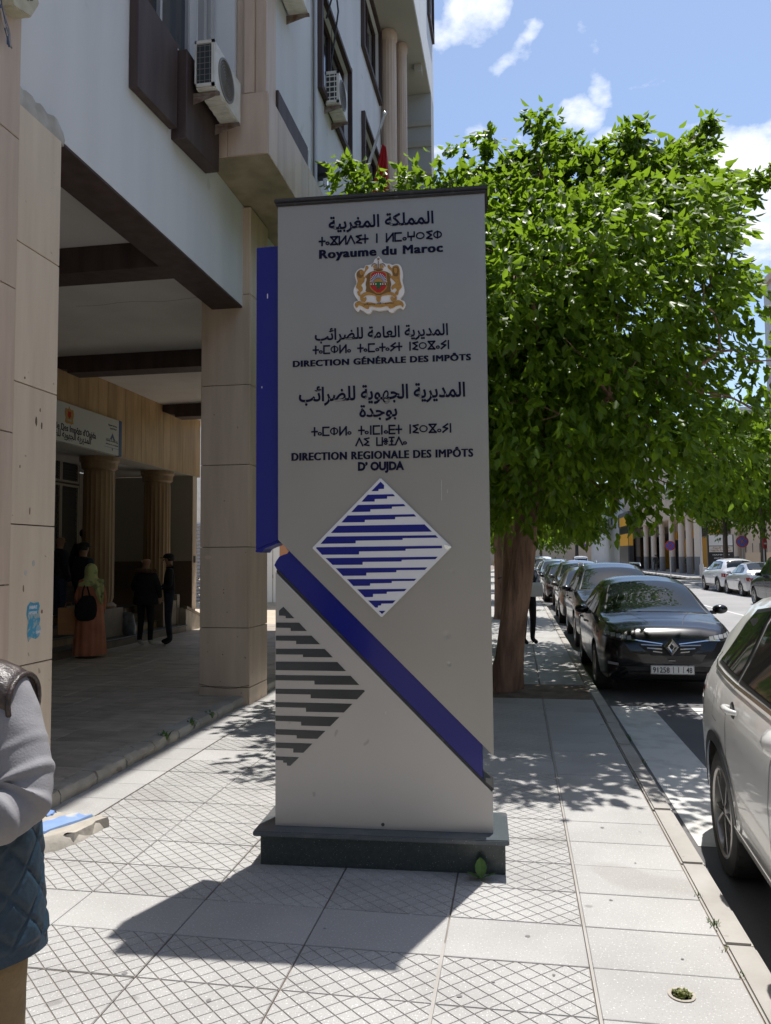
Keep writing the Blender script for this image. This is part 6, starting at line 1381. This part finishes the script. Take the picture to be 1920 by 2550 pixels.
def roadsign(loc, h, kind, label, r=.33, rz=0):
    s = empty('road_sign', loc, rz, label, 'road sign', 'round road signs')
    b = MB(); b.tube([(0,0,0),(0,0,h)], .035, 10); b.build('pole', G['alu_frame'], s, smooth=50)
    mat_r = MATS.get('sign_red') or mat('sign_red', (.42,.03,.03), .4); mb = MATS.get('sign_blue') or mat('sign_blue', (.05,.10,.42), .4)
    b = MB(); b.lathe([(.0001,-.02),(r,-.02),(r,.02),(.0001,.02)], 36, (0,-.06,h-r*.6), axis='y'); d = b.build('disc', mat_r, s)
    if kind == 'nostop':
        b = MB(); b.lathe([(.0001,-.024),(r*.80,-.024),(r*.8,-.021)], 36, (0,-.06,h-r*.6), axis='y'); b.build('face', mb, d)
        for a in (45,-45):
            b = MB(); b.box(-r*.78,r*.78,-.028,-.0245,-r*.09,r*.09); b.xf(Matrix.Translation((0,-.06+(.0006 if a > 0 else 0),h-r*.6)) @ Matrix.Rotation(R(a),4,'Y')); b.build('cross_bar', mat_r, d)
    else:
        b = MB(); b.box(-r*.7,r*.7,-.028,-.021,-r*.14,r*.14); b.xf(Matrix.Translation((0,-.06,h-r*.6))); b.build('bar', G['sign_white'], d)
    return s
roadsign((11.15,59.6,-.1), 2.75, 'nostop', 'blue no-stopping sign with red rim above the parked cars, in front of the columns', .36)
roadsign((13.7,50.5,0), 2.75, 'nostop', 'no-stopping sign half hidden by the tree at right', .36, R(-15))
roadsign((13.9,47.0,0), 2.55, 'noentry', 'no-entry sign turned sideways near the right tree', .33, R(55))
roadsign((9.2,108,0), 3.2, 'nostop', 'small faint no-stopping sign far down the street', .4)
for (x, yy, h, lab) in [(14.75,66,6.5,'tall grey lamp post in front of the columns'),(7.6,100,5.5,'thin black lamp post far down the street'),(8.4,112,6,'farthest lamp post before the grey building')]:
    s = empty('street_lamp', (x,yy,0), 0, lab, 'street lamp', 'lamp posts across the road')
    b = MB(); b.tube([(0,0,0),(0,0,h)], [.11,.06], 10); b.lathe([(.17,0),(.17,.9),(.12,1.0)], 12); b.build('post', G['black_plastic'] if x < 10 else G['block_grey'], s, smooth=50)
    b = MB(); b.lathe([(.05,h),(.22,h+.15),(.18,h+.45),(.05,h+.55)], 12); b.build('lantern', G['black_plastic'], s, smooth=50)
# ================================================================== PEOPLE
mat('cloth_black', (.010,.010,.011), .9); mat('cloth_navy', (.018,.024,.040), .9, col2=(.028,.034,.052), nscale=12); mat('denim', (.035,.055,.10), .9, col2=(.05,.075,.13), nscale=14)
mat('cloth_orange', (.62,.25,.15), .85, col2=(.52,.19,.11), nscale=5); mat('scarf_green', (.58,.62,.26), .8, col2=(.24,.28,.12), nscale=8, contrast=(.50,.60))
mat('shoe_white', (.45,.44,.40), .6); mat('fur', (.20,.12,.06), .95, col2=(.09,.05,.03), nscale=60); mat('paper_tan', (.55,.28,.12), .7); mat('plastic_bag', (.45,.50,.51), .35, col2=(.22,.26,.27), nscale=12)
mat('cloth_yellow', (.55,.33,.04), .85); mat('cloth_green', (.02,.05,.035), .9); mat('paper_blue', (.35,.40,.55), .5)
mat('hoodie', (.27,.265,.275), .95, col2=(.24,.235,.245), nscale=30, bump=.16, bscale=220, stretch=(1,1,1)); mat('vest_navy', (.014,.036,.060), .5, col2=(.020,.048,.078), nscale=25, bump=.25, bscale=90)
mat('leather_brown', (.045,.032,.028), .42, col2=(.13,.10,.085), nscale=22, contrast=(.5,.7), bump=.9, bscale=30); mat('khaki', (.25,.175,.09), .85, col2=(.19,.13,.065), nscale=9, bump=.4, bscale=60); mat('orange_trim', (.42,.14,.03), .5)
def ringp(c, rx, ry, n=24, f=None, ang=0):
    return [(c[0]+rx*(1+(f(a) if f else 0))*math.cos(a+ang), c[1]+ry*(1+(f(a) if f else 0))*math.sin(a+ang), c[2]) for a in [2*math.pi*k/n for k in range(n)]]
def figure(name, label, loc, rz, h, top, legs, shoe='cloth_black', pose=None, hair='hair', group=None, cap=None, sleeves=None, build=1.0, sub_=1):
    """one continuous body grown over a skeleton; faces -y at rz=0"""
    J = dict(pel=(0,0,.95,.125), wai=(0,0,1.08,.12), che=(0,-.005,1.29,.148), nek=(0,.01,1.46,.062), he1=(0,0,1.545,.058), he2=(0,-.012,1.635,.090), he3=(0,.0,1.695,.080))
    for s, t in (('L',1),('R',-1)):
        J.update({'sh'+s:(.165*t,0,1.40,.068),'el'+s:(.235*t,.03,1.13,.050),'wr'+s:(.235*t,-.06,.90,.034),'ha'+s:(.235*t,-.09,.81,.036),'hi'+s:(.095*t,0,.88,.092),'kn'+s:(.105*t,-.015,.50,.066),'an'+s:(.105*t,.02,.10,.048),'to'+s:(.115*t,-.13,.045,.040)})
    for k, v in (pose or {}).items(): J[k] = tuple(v)+((J[k][3],) if len(v) == 3 else ())
    E = [('pel','wai'),('wai','che'),('che','nek'),('nek','he1'),('he1','he2'),('he2','he3')]
    for s in 'LR': E += [('che','sh'+s),('sh'+s,'el'+s),('el'+s,'wr'+s),('wr'+s,'ha'+s),('pel','hi'+s),('hi'+s,'kn'+s),('kn'+s,'an'+s),('an'+s,'to'+s)]
    keys = list(J); S = h/1.775
    me = bpy.data.meshes.new('body'); me.from_pydata([Vector(J[k][:3])*S for k in keys], [(keys.index(a), keys.index(c)) for a, c in E], [])
    o = bpy.data.objects.new('tmpbody', me); sc.collection.objects.link(o)
    o.modifiers.new('skin', 'SKIN'); sl = me.skin_vertices[0].data
    for i, k in enumerate(keys):
        r = J[k][3]*S*(build if k in ('pel','wai','che','shL','shR') else 1); sl[i].radius = (r*(1.12 if k in ('che','pel','wai') else 1), r*(.92 if k in ('che','pel','wai') else 1)); sl[i].use_root = (k == 'pel')
    sb_ = o.modifiers.new('s', 'SUBSURF'); sb_.levels = sub_+1; sb_.render_levels = sub_+1
    bpy.context.view_layer.update(); dg = bpy.context.evaluated_depsgraph_get(); out = bpy.data.meshes.new_from_object(o.evaluated_get(dg)); bpy.data.objects.remove(o)
    M = [G[top], G[legs], G['skin'], G[shoe], G[sleeves or top]]; out.materials.clear()
    for m in M: out.materials.append(m)
    seg = []
    for a, c in E:
        m = 2 if c[:2] in ('he','ha') else 1 if c[:2] in ('kn','an','hi') else 3 if c[:2] == 'to' else 4 if c[:2] in ('el','wr') else 0
        seg.append((Vector(J[a][:3])*S, Vector(J[c][:3])*S, m))
    for p in out.polygons:
        c = p.center; best = min(seg, key=lambda s: (c-(s[0]+(s[1]-s[0])*max(0, min(1, (c-s[0]).dot(s[1]-s[0])/max(1e-9,(s[1]-s[0]).length_squared))))).length); m = best[2]
        if m == 1 and c.z < .13*S: m = 3
        if m == 2 and c.z < 1.49*S and c.z > 1.2*S: m = 0
        p.material_index = m; p.use_smooth = True
    root = empty(name, loc, rz, label, 'person', group); link('body', out, root)
    hc = (Vector(J['he2'][:3]))*S
    for s in (-1, 1):
        b = MB(); b.lathe([(.0001,-.008),(.010,-.004),(.012,0),(.010,.004),(.0001,.008)], 10, (hc.x+s*.032*S, hc.y-.080*S, hc.z+.004), axis='y'); b.build('eye', G['hair'], root, smooth=60)
        b = MB(); b.rings([[(hc.x+s*(.088+.010*math.sin(a))*S, hc.y+.012*S+q*.016*S*math.cos(a), hc.z+q*.030*S*math.sin(a)) for a in [6.283*k/8 for k in range(8)]] for q in (1.0,.5)]); b.build('ear', G['skin'], root, smooth=60)
    b = MB(); b.rings([[(hc.x+w*S, hc.y-(.086+d)*S, hc.z+z*S) for w, d in ((-q,-.006),(0,dd),(q,-.006))] for z, q, dd in ((.015,.007,.004),(-.010,.010,.016),(-.026,.014,.020),(-.032,.012,.004))], closed=True); b.build('nose', G['skin'], root, smooth=60)
    b = MB(); b.box(hc.x-.022*S,hc.x+.022*S,hc.y-.084*S,hc.y-.078*S,hc.z-.052*S,hc.z-.045*S); b.build('mouth', mat('lip', (.25,.09,.07), .5) if 'lip' not in MATS else MATS['lip'], root)
    if hair:
        b = MB(); R_ = []
        for (z, q, dy) in ((-.035,.90,.020),(.0,1.04,.016),(.04,1.06,.010),(.075,.90,.008),(.10,.62,.006),(.112,.25,.006),(.115,.01,.006)):
            R_.append([(hc.x+.093*q*S*math.cos(a), hc.y+dy*S+.098*q*S*math.sin(a)*(1 if math.sin(a) > 0 else (.55 if z < .03 else .9)), hc.z+z*S) for a in [6.283*k/20 for k in range(20)]])
        b.rings(R_); b.build('hair', G[hair], root, smooth=60)
    if cap:
        b = MB(); b.rings([ringp((hc.x,hc.y+.004,hc.z+z*S), .100*q*S, .106*q*S, 22) for z, q in ((.022,1.0),(.055,1.01),(.09,.86),(.112,.5),(.118,.02))]); c_ = b.build('cap', G[cap], root, smooth=50)
        b = MB(); b.prism([(hc.x-.075*S,hc.y-.08*S),(hc.x-.05*S,hc.y-.165*S),(hc.x+.05*S,hc.y-.165*S),(hc.x+.075*S,hc.y-.08*S)], hc.z+.022*S, hc.z+.032*S, axis='z'); b.build('peak', G[cap], c_)
    return root, S
# --- woman in the long coral robe
w, S = figure('person', 'person in long coral robe and yellow-green headscarf, black shoulder bag, back turned', (-6.95,11.80,.10), R(-150), 1.54, 'cloth_orange', 'cloth_orange', 'cloth_black', hair=None,
    pose=dict(elL=(.25,-.02,1.14), wrL=(.22,-.14,.96), haL=(.21,-.18,.90), elR=(-.25,.02,1.12), wrR=(-.24,-.05,.90), haR=(-.24,-.06,.83)))
b = MB(); R_ = []
for z, rx, ry in ((1.30,.10,.09),(1.27,.185,.12),(1.18,.205,.135),(1.0,.20,.145),(.85,.205,.155),(.6,.222,.175),(.35,.238,.19),(.12,.25,.20),(.045,.252,.202)):
    R_.append(ringp((0,.0,z), rx, ry, 72, (lambda a, z=z: .055*max(0, 1-z/1.05)*math.sin(13*a+math.sin(3*a)*1.5)+.02*math.sin(5*a+z*3))))
b.rings(R_, caps=False); b.build('robe', G['cloth_orange'], w, smooth=60)
b = MB(); b.rings([ringp((0,.012,z), rx, ry, 32, (lambda a: .03*math.sin(6*a))) for z, rx, ry in ((1.545,.01,.01),(1.53,.055,.06),(1.49,.090,.10),(1.42,.102,.115),(1.36,.10,.11),(1.31,.105,.11),(1.27,.15,.13),(1.22,.185,.145),(1.17,.19,.15))], caps=False); b.build('headscarf', G['scarf_green'], w, smooth=60)
b = MB(); R_ = []
for i in range(12):
    t = i/11; wd = .15*(1-t)**.7+.01; R_.append([(-.10-.07*t+wd*(k/6-.5)*1.3, .115+.05*math.sin(t*3)+.012*math.sin(k*2), 1.30-.42*t-.02*abs(k-3)/3) for k in range(7)])
b.rings(R_, caps=False, closed=False); b.build('scarf_end', G['scarf_green'], w, smooth=60)
sb_ = empty('shoulder_bag', (-6.95,11.80,.10), R(-150), 'black slouchy shoulder bag hanging behind the person in the coral robe', 'bag')
b = MB(); b.rings([[(.07+dx+.165*q*math.cos(a)*(1.0), .19+.055*q*math.sin(a), .80+zz+.0*math.cos(a)) for a in [6.283*k/26 for k in range(26)]] for zz, q, dx in ((-.19,.25,0),(-.17,.72,0),(-.11,.98,0),(-.02,1.05,0),(.08,.95,-.01),(.16,.75,-.02),(.21,.5,-.03),(.225,.2,-.03))]); b.build('bag_body', G['cloth_black'], sb_, smooth=60)
b = MB(); b.tube([(.13,.18,.95),(.12,.16,1.1),(.08,.12,1.22),(.07,.0,1.28),(.10,-.10,1.15)], .012, 8); b.tube([(.0,.19,.96),(.04,.17,1.12),(.07,.12,1.22)], .012, 8); b.build('strap', G['cloth_black'], sb_, smooth=60)
pb = empty('paper_bag', (-7.30,11.72,.48), R(20), 'tan paper bag held low beside the person in the coral robe', 'bag')
b = MB(); b.rings([[(-.14,-.05,0),(.12,-.05,0),(.12,.05,0),(-.14,.05,0)],[(-.15,-.055,.2),(.13,-.05,.2),(.13,.05,.2),(-.15,.05,.2)],[(-.155,-.03,.44),(.14,-.025,.43),(.14,.03,.43),(-.155,.03,.44)]]); b.build('bag_body', G['paper_tan'], pb); b = MB(); b.tube([(-.06,0,.43),(-.03,0,.52),(.04,0,.52),(.07,0,.43)], .005, 6); b.build('handle', G['paper_tan'], pb)
# --- two men on the arcade floor
m1, S = figure('person', 'bald person in black parka with fur-trimmed hood and white shoes, back turned', (-6.76,13.35,.10), R(176), 1.69, 'cloth_black', 'cloth_black', 'shoe_white', hair=None, build=1.15,
    pose=dict(elL=(.28,.0,1.14,.07), wrL=(.20,-.16,1.02,.05), haL=(.15,-.24,1.02), elR=(-.28,.02,1.13,.07), wrR=(-.24,-.10,.95,.05), anL=(.12,.02,.1), anR=(-.12,.03,.1)))
b = MB(); b.rings([ringp((0,.0,z*S), rx, ry, 40, (lambda a, z=z: .025*math.sin(4*a+z*9))) for z, rx, ry in ((1.46,.10,.10),(1.42,.19,.135),(1.34,.235,.155),(1.2,.235,.165),(1.05,.225,.16),(.92,.235,.17),(.83,.24,.175),(.81,.22,.16))], caps=False); b.build('parka', G['cloth_black'], m1, smooth=60)
b = MB(); rr = random.Random(2)
for k in range(150):
    a = R(-20+220*k/150); p = Vector((.175*math.cos(a), .03+.125*math.sin(a), 1.475*S-.02*abs(math.cos(a)))); d = Vector((math.cos(a)*.6+rr.uniform(-.5,.5), math.sin(a)*.6+rr.uniform(-.5,.5), rr.uniform(-.3,.9))).normalized()
    b.tube([p, p+d*.05], [.016,.003], 5)
b.tube([(.175*math.cos(R(t)), .03+.125*math.sin(R(t)), 1.47*S-.02*abs(math.cos(R(t)))) for t in range(-20,201,20)], .032, 8); b.build('fur_trim', G['fur'], m1, smooth=60)
m2, S = figure('person', 'person in black jacket and black cap holding papers, standing right of the parka', (-6.48,13.72,.10), R(-62), 1.74, 'cloth_black', 'cloth_navy', 'cloth_black', cap='cloth_black', build=1.1,
    pose=dict(elL=(.26,.0,1.14,.06), wrL=(.16,-.20,1.08,.042), haL=(.10,-.27,1.10), elR=(-.26,.02,1.14,.06), wrR=(-.12,-.20,1.08,.042), haR=(-.05,-.27,1.10), anL=(.15,.03,.1), toL=(.18,-.1,.045)))
pp_ = empty('papers', (-6.62,13.50,1.20), R(-60), 'pale blue sheets of paper held between the two people in black', 'papers')
b = MB(); b.box(-.15,.13,-.09,.09,0,.008); b.xf(Matrix.Rotation(R(12),4,'Y')); b.build('sheet', G['paper_blue'], pp_)
# --- the dark group on the steps
figure('person', 'bald person in dark jacket and blue jeans, leftmost of the group on the steps', (-8.22,12.9,.40), R(150), 1.80, 'cloth_navy', 'denim', 'cloth_black', hair=None, build=1.2, group='people waiting on the entrance steps', pose=dict(toR=(-.3,-.1,.05), anR=(-.22,.02,.1)))
figure('person', 'dark-haired person highest in the group on the steps, beside the door', (-8.15,13.6,.55), R(200), 1.78, 'white_paint' if 0 else 'cloth_navy', 'cloth_black', hair='hair', build=1.1, group='people waiting on the entrance steps')
figure('person', 'person in navy jacket and black cap on the steps, in front of the fluted column', (-7.66,12.75,.25), R(160), 1.80, 'cloth_navy', 'cloth_black', cap='cloth_black', build=1.25, group='people waiting on the entrance steps')
figure('person', 'shorter person in the middle of the group on the steps, beside the navy cap', (-8.00,13.25,.40), R(120), 1.62, 'cloth_black', 'cloth_black', hair='hair', group='people waiting on the entrance steps')
gb = empty('plastic_bag', (-7.42,14.0,.25), R(-20), 'grey plastic carrier bag leaning by the column pedestal on the steps', 'bag')
rr = random.Random(6); R_ = []
for z, a, c, dx in ((0,.14,.06,0),(.03,.17,.08,0),(.15,.165,.08,-.01),(.28,.15,.07,-.03),(.38,.15,.05,-.05),(.43,.14,.02,-.06)):
    R_.append([(dx+a*math.cos(t)*rr.uniform(.93,1.04), c*math.sin(t)*rr.uniform(.85,1.1), z+rr.uniform(-.006,.006)) for t in [6.283*k/18 for k in range(18)]])
b = MB(); b.rings(R_); b.build('bag_body', G['plastic_bag'], gb, smooth=40); b = MB(); b.tube([(-.12,0,.42),(-.13,.0,.50),(-.09,0,.42)], .006, 5); b.build('handle', G['plastic_bag'], gb)
# --- person half hidden by the leaning tree
m4, S = figure('person', 'person in navy argyle sweater and black trousers half hidden behind the leaning tree trunk', (.20,15.30,0), R(35), 1.76, 'cloth_navy', 'cloth_black', 'cloth_black', build=1.1, pose=dict(elL=(.25,.0,1.14,.055), wrL=(.16,-.16,.98,.040), haL=(.11,-.22,.96), elR=(-.25,.02,1.13,.055), wrR=(-.14,-.18,1.0,.04), haR=(-.08,-.24,.97)))
for (x, z) in ((.08,1.36),(.11,1.22),(-.06,1.36),(-.02,1.24),(.14,1.30)):
    b = MB(); b.prism([(x,z+.065),(x+.032,z),(x,z-.065),(x-.032,z)], -.166, -.155); b.build('argyle_diamond', G['paper_blue'], m4)
wb = empty('white_carrier_bag', (.36,15.02,.94), R(20), 'white bag held in front of the person behind the tree', 'bag')
b = MB(); b.rings([[(x*q, y*q2, z) for x, y in ((-.12,-.04),(.12,-.04),(.12,.04),(-.12,.04))] for z, q, q2 in ((0,.9,.9),(.05,1,1),(.22,.95,.8),(.27,.8,.3))]); b.build('bag_body', G['sign_white'], wb, bevel=.01)
# --- distant people
figure('person', 'tiny distant person in a yellow top walking on the left pavement', (-2.0,76,0), 0, 1.75, 'cloth_yellow', 'cloth_black', group='distant people', sub_=0)
figure('person', 'tiny distant person in dark clothes walking left of the yellow top', (-2.9,74,0), 0, 1.72, 'cloth_navy', 'cloth_black', group='distant people', sub_=0)
figure('person', 'distant person in dark green standing between the hotel columns', (16.0,77.3,0), R(20), 1.78, 'cloth_green', 'cloth_black', group='distant people', sub_=0)
figure('person', 'distant cyclist in black seen from behind in front of the columns', (12.9,76,.16), R(170), 1.70, 'cloth_black', 'cloth_black', group='distant people', sub_=0, pose=dict(knL=(.12,-.25,.62),anL=(.12,-.12,.30),toL=(.12,-.25,.26),knR=(-.12,-.20,.55),anR=(-.12,-.10,.18),toR=(-.12,-.22,.14),elL=(.26,-.15,1.15),wrL=(.22,-.38,1.02),haL=(.2,-.45,1.0),elR=(-.26,-.15,1.15),wrR=(-.22,-.38,1.02),haR=(-.2,-.45,1.0)))
by = empty('bicycle', (12.9,76,-.12), R(170), 'bicycle ridden by the distant cyclist', 'bicycle')
for yy in (-.52,.52):
    b = MB(); b.lathe([(.33,-.02),(.35,0),(.33,.02),(.31,0),(.33,-.02)], 24, (0,yy,.35), axis='x', caps=False); b.build('wheel', G['rubber'], by, smooth=60)
b = MB(); b.tube([(0,.52,.35),(0,.1,.35),(0,-.40,.85),(0,-.52,.35)], .02, 6); b.tube([(0,.1,.35),(0,.2,1.0)], .02, 6); b.tube([(0,.18,.85),(0,-.40,.88)], .02, 6); b.build('frame', G['black_plastic'], by); b = MB(); b.tube([(-.25,-.45,1.02),(.25,-.45,1.02)], .018, 6); b.build('handlebar', G['black_plastic'], by)
b = MB(); b.box(-.08,.08,.08,.32,1.0,1.05); b.build('saddle', G['black_plastic'], by, bevel=.02)
# --- kick scooter by the third tree and the parked white motor scooter
ks = empty('kick_scooter', (-.30,21.0,0), R(12), 'black kick scooter with red stem collar parked by the trees', 'scooter')
b = MB(); b.tube([(0,-.42,.12),(0,-.36,.40),(0,-.28,1.08),(0,-.27,1.16)], .024, 8); b.build('stem', G['black_plastic'], ks, smooth=50); b = MB(); b.tube([(-.27,-.26,1.13),(-.1,-.27,1.17),(.1,-.27,1.17),(.27,-.26,1.20)], .020, 8); b.build('handlebar', G['black_plastic'], ks, smooth=50)
b = MB(); b.box(-.08,.08,-.34,.42,.10,.14); b.build('deck', G['black_plastic'], ks, bevel=.01); b = MB(); b.tube([(0,-.40,.30),(0,-.37,.42)], .034, 8); b.build('collar', G['crest_red'], ks)
for yy in (-.45,.46):
    b = MB(); b.lathe([(.06,-.02),(.10,-.02),(.105,0),(.10,.02),(.06,.02)], 20, (0,yy,.105), axis='x'); b.build('wheel', G['rubber'], ks, smooth=50)
ms_ = empty('motor_scooter', (-1.05,52.9,0), R(8), 'white motor scooter parked on the far pavement, seen nose on', 'scooter')
for yy in (-.62,.62):
    b = MB(); b.lathe([(.16,-.05),(.26,-.05),(.28,0),(.26,.05),(.16,.05)], 22, (0,yy,.28), axis='x'); b.build('wheel', G['rubber'], ms_, smooth=50)
b = MB(); b.rings([ringp((0,-.45+.2*t,.30+.75*t), .20+.06*math.sin(3*t), .10+.03*math.sin(2*t), 18) for t in (0,.2,.4,.6,.8,1)]); b.build('front_shield', G['paint_pearl'], ms_, smooth=60)
b = MB(); b.rings([ringp((0,yy,z), rx, rz_, 16) for yy, z, rx, rz_ in ((.0,.45,.16,.2),(.2,.62,.19,.3),(.35,.74,.17,.34),(.42,.80,.14,.30))]); b.build('rear_body', G['paint_pearl'], ms_, smooth=60)
b = MB(); b.box(-.14,.14,.02,.70,.80,.88); b.build('saddle', G['black_plastic'], ms_, bevel=.03); b = MB(); b.tube([(-.34,-.25,1.10),(-.1,-.30,1.06),(.1,-.30,1.06),(.34,-.25,1.10)], .02, 8); b.build('handlebar', G['black_plastic'], ms_)
b = MB(); b.rings([[(x, -.36-.06*abs(x)/.2+.02*z, 1.1+z) for x in (-.18,-.09,0,.09,.18)]+[(x, -.35-.06*abs(x)/.2+.02*z, 1.1+z) for x in (.18,.09,0,-.09,-.18)] for z in (0,.2,.4)]); b.build('windshield', G['lamp_glass'], ms_, smooth=60)
for s in (-1, 1):
    b = MB(); b.lathe([(.0001,-.01),(.05,-.01),(.05,.01),(.0001,.01)], 12, (s*.33,-.28,1.28), axis='y'); b.build('mirror', G['black_plastic'], ms_)
# --- the man cut off by the left edge, close to the camera
lm, S = figure('person', 'person at the left edge in grey hoodie and quilted navy vest, arm bent, khaki trousers', (-1.345,1.66,.03), R(8), 1.74, 'vest_navy', 'khaki', 'cloth_black', sleeves='hoodie', build=1.0,
    pose=dict(shL=(.145,-.02,1.36,.05), elL=(.215,-.075,1.14,.040), wrL=(.02,-.24,1.12,.034), haL=(-.08,-.27,1.12,.034), shR=(-.145,-.02,1.36,.05), elR=(-.215,-.06,1.14,.045), wrR=(-.06,-.23,1.06,.034), haR=(.03,-.28,1.06)))
def crom(P, t):
    n = len(P)-1; i = min(int(t*n), n-1); f = t*n-i; p = [Vector(P[max(i-1,0)]), Vector(P[i]), Vector(P[i+1]), Vector(P[min(i+2,n)])]
    return .5*((2*p[1])+(-p[0]+p[2])*f+(2*p[0]-5*p[1]+4*p[2]-p[3])*f*f+(-p[0]+3*p[1]-3*p[2]+p[3])*f*f*f)
def sleeve(side):
    P = [(side*.135,-.01,1.375),(side*.170,-.025,1.30),(side*.208,-.050,1.22),(side*.232,-.085,1.135),(side*.185,-.150,1.105),(side*.09,-.205,1.110),(side*-.01,-.245,1.12)]
    rad = [.060,.064,.061,.056,.055,.052,.043]; b = MB(); R_ = []; n = 110; prev = None
    for k in range(n+1):
        t = k/n; p = crom(P, t); q = crom(P, min(1, t+.01))-crom(P, max(0, t-.01)); q.normalize()
        i = min(int(t*6), 5); f = t*6-i; r = rad[i]*(1-f)+rad[i+1]*f
        u = Vector((0,1,0)) if prev is None else prev
        u = (u-q*u.dot(q)).normalized(); prev = u; w_ = q.cross(u); ring = []
        for j in range(64):
            a = 6.283*j/64; e = math.exp(-((t-.52)/.17)**2)
            fold = .30*e*max(0, math.sin(t*58+2.2*math.sin(a+.6)+a*1.2))**1.5*(0.5+.5*math.cos(a-2.6))+.02*math.sin(t*30+3*a)*(1-e)+.016*mnoise.noise(Vector((a*2,t*14,2)))
            ring.append(tuple(p+u*math.cos(a)*r*(1+fold)+w_*math.sin(a)*r*(1+fold)))
        R_.append(ring)
    b.rings(R_); b.build('hoodie_sleeve', G['hoodie'], lm, smooth=70)
sleeve(1); sleeve(-1)
b = MB(); R_ = []
for k in range(150):
    t = k/149; z = .725+.715*t; sh = 1 if z < 1.20 else max(.34, 1-(z-1.20)**1.15*3.6); rx = (.245-.022*math.sin(t*3.1))*sh; ry = (.150-.01*math.sin(t*3.1))*(1 if z < 1.28 else max(.6, 1-(z-1.28)*1.6)); ring = []
    for j in range(200):
        a = 6.283*j/200; q1 = (a*12+z*58); q2 = (a*12-z*58); puff = min(abs(math.sin(q1*.5)), abs(math.sin(q2*.5)))
        puff = min(1, puff*2.0)**.6; d = 1+.040*(puff-.6)+(.02*mnoise.noise(Vector((a*5,z*18,0))))
        if z < .755: d = 1.0
        ring.append((rx*d*math.cos(a), ry*d*math.sin(a), z-.02*math.cos(a)*0+(.045*math.cos(a+.2) if z < 1.0 else .045*math.cos(a+.2)*max(0,(1.25-z)/.25))))
    R_.append(ring)
b.rings(R_, caps=False); b.build('quilted_vest', G['vest_navy'], lm, smooth=60)
b = MB(); R_ = []      # leather yoke over the shoulder with its stitched edge
for s in (1,-1):
    R_ = []
    for k in range(9):
        t = k/8; R_.append([(s*(.06+.130*math.sin(t*1.5)), -.012+.082*(1-.15*t)*math.cos(a), 1.350+.062*math.sin(a)*(1)+.045*(1-t)-.012*t+.004*mnoise.noise(Vector((k,a*3,0)))) for a in [6.283*j/22 for j in range(22)]])
    b = MB(); b.rings(R_); b.build('leather_yoke', G['leather_brown'], lm, smooth=60)
    b = MB(); b.tube([(s*.192, -.012+.074*math.cos(a), 1.340+.062*math.sin(a)) for a in [6.283*j/22 for j in range(23)]], .0065, 8); b.build('armhole_edge', G['leather_brown'], lm, smooth=60)
    b = MB(); b.tube([(s*.158, -.012+.082*math.cos(a), 1.352+.068*math.sin(a)) for a in [R(t) for t in range(190,350,16)]], .006, 6); b.build('stitched_trim', G['orange_trim'], lm, smooth=60)
for s in (1,-1):
    b = MB(); R_ = []
    for k in range(40):
        t = k/39; z = .88-.80*t; cx = s*(.098+.008*t); r = .104-.030*t
        R_.append(ringp((cx, .0, z), r, r*1.05, 48, (lambda a, t=t: .022*math.sin(5*a+t*9)+.05*math.exp(-((t-.5)/.12)**2)*max(0,math.sin(t*60+2*a)))))
    b.rings(R_); b.build('trouser_leg', G['khaki'], lm, smooth=70)
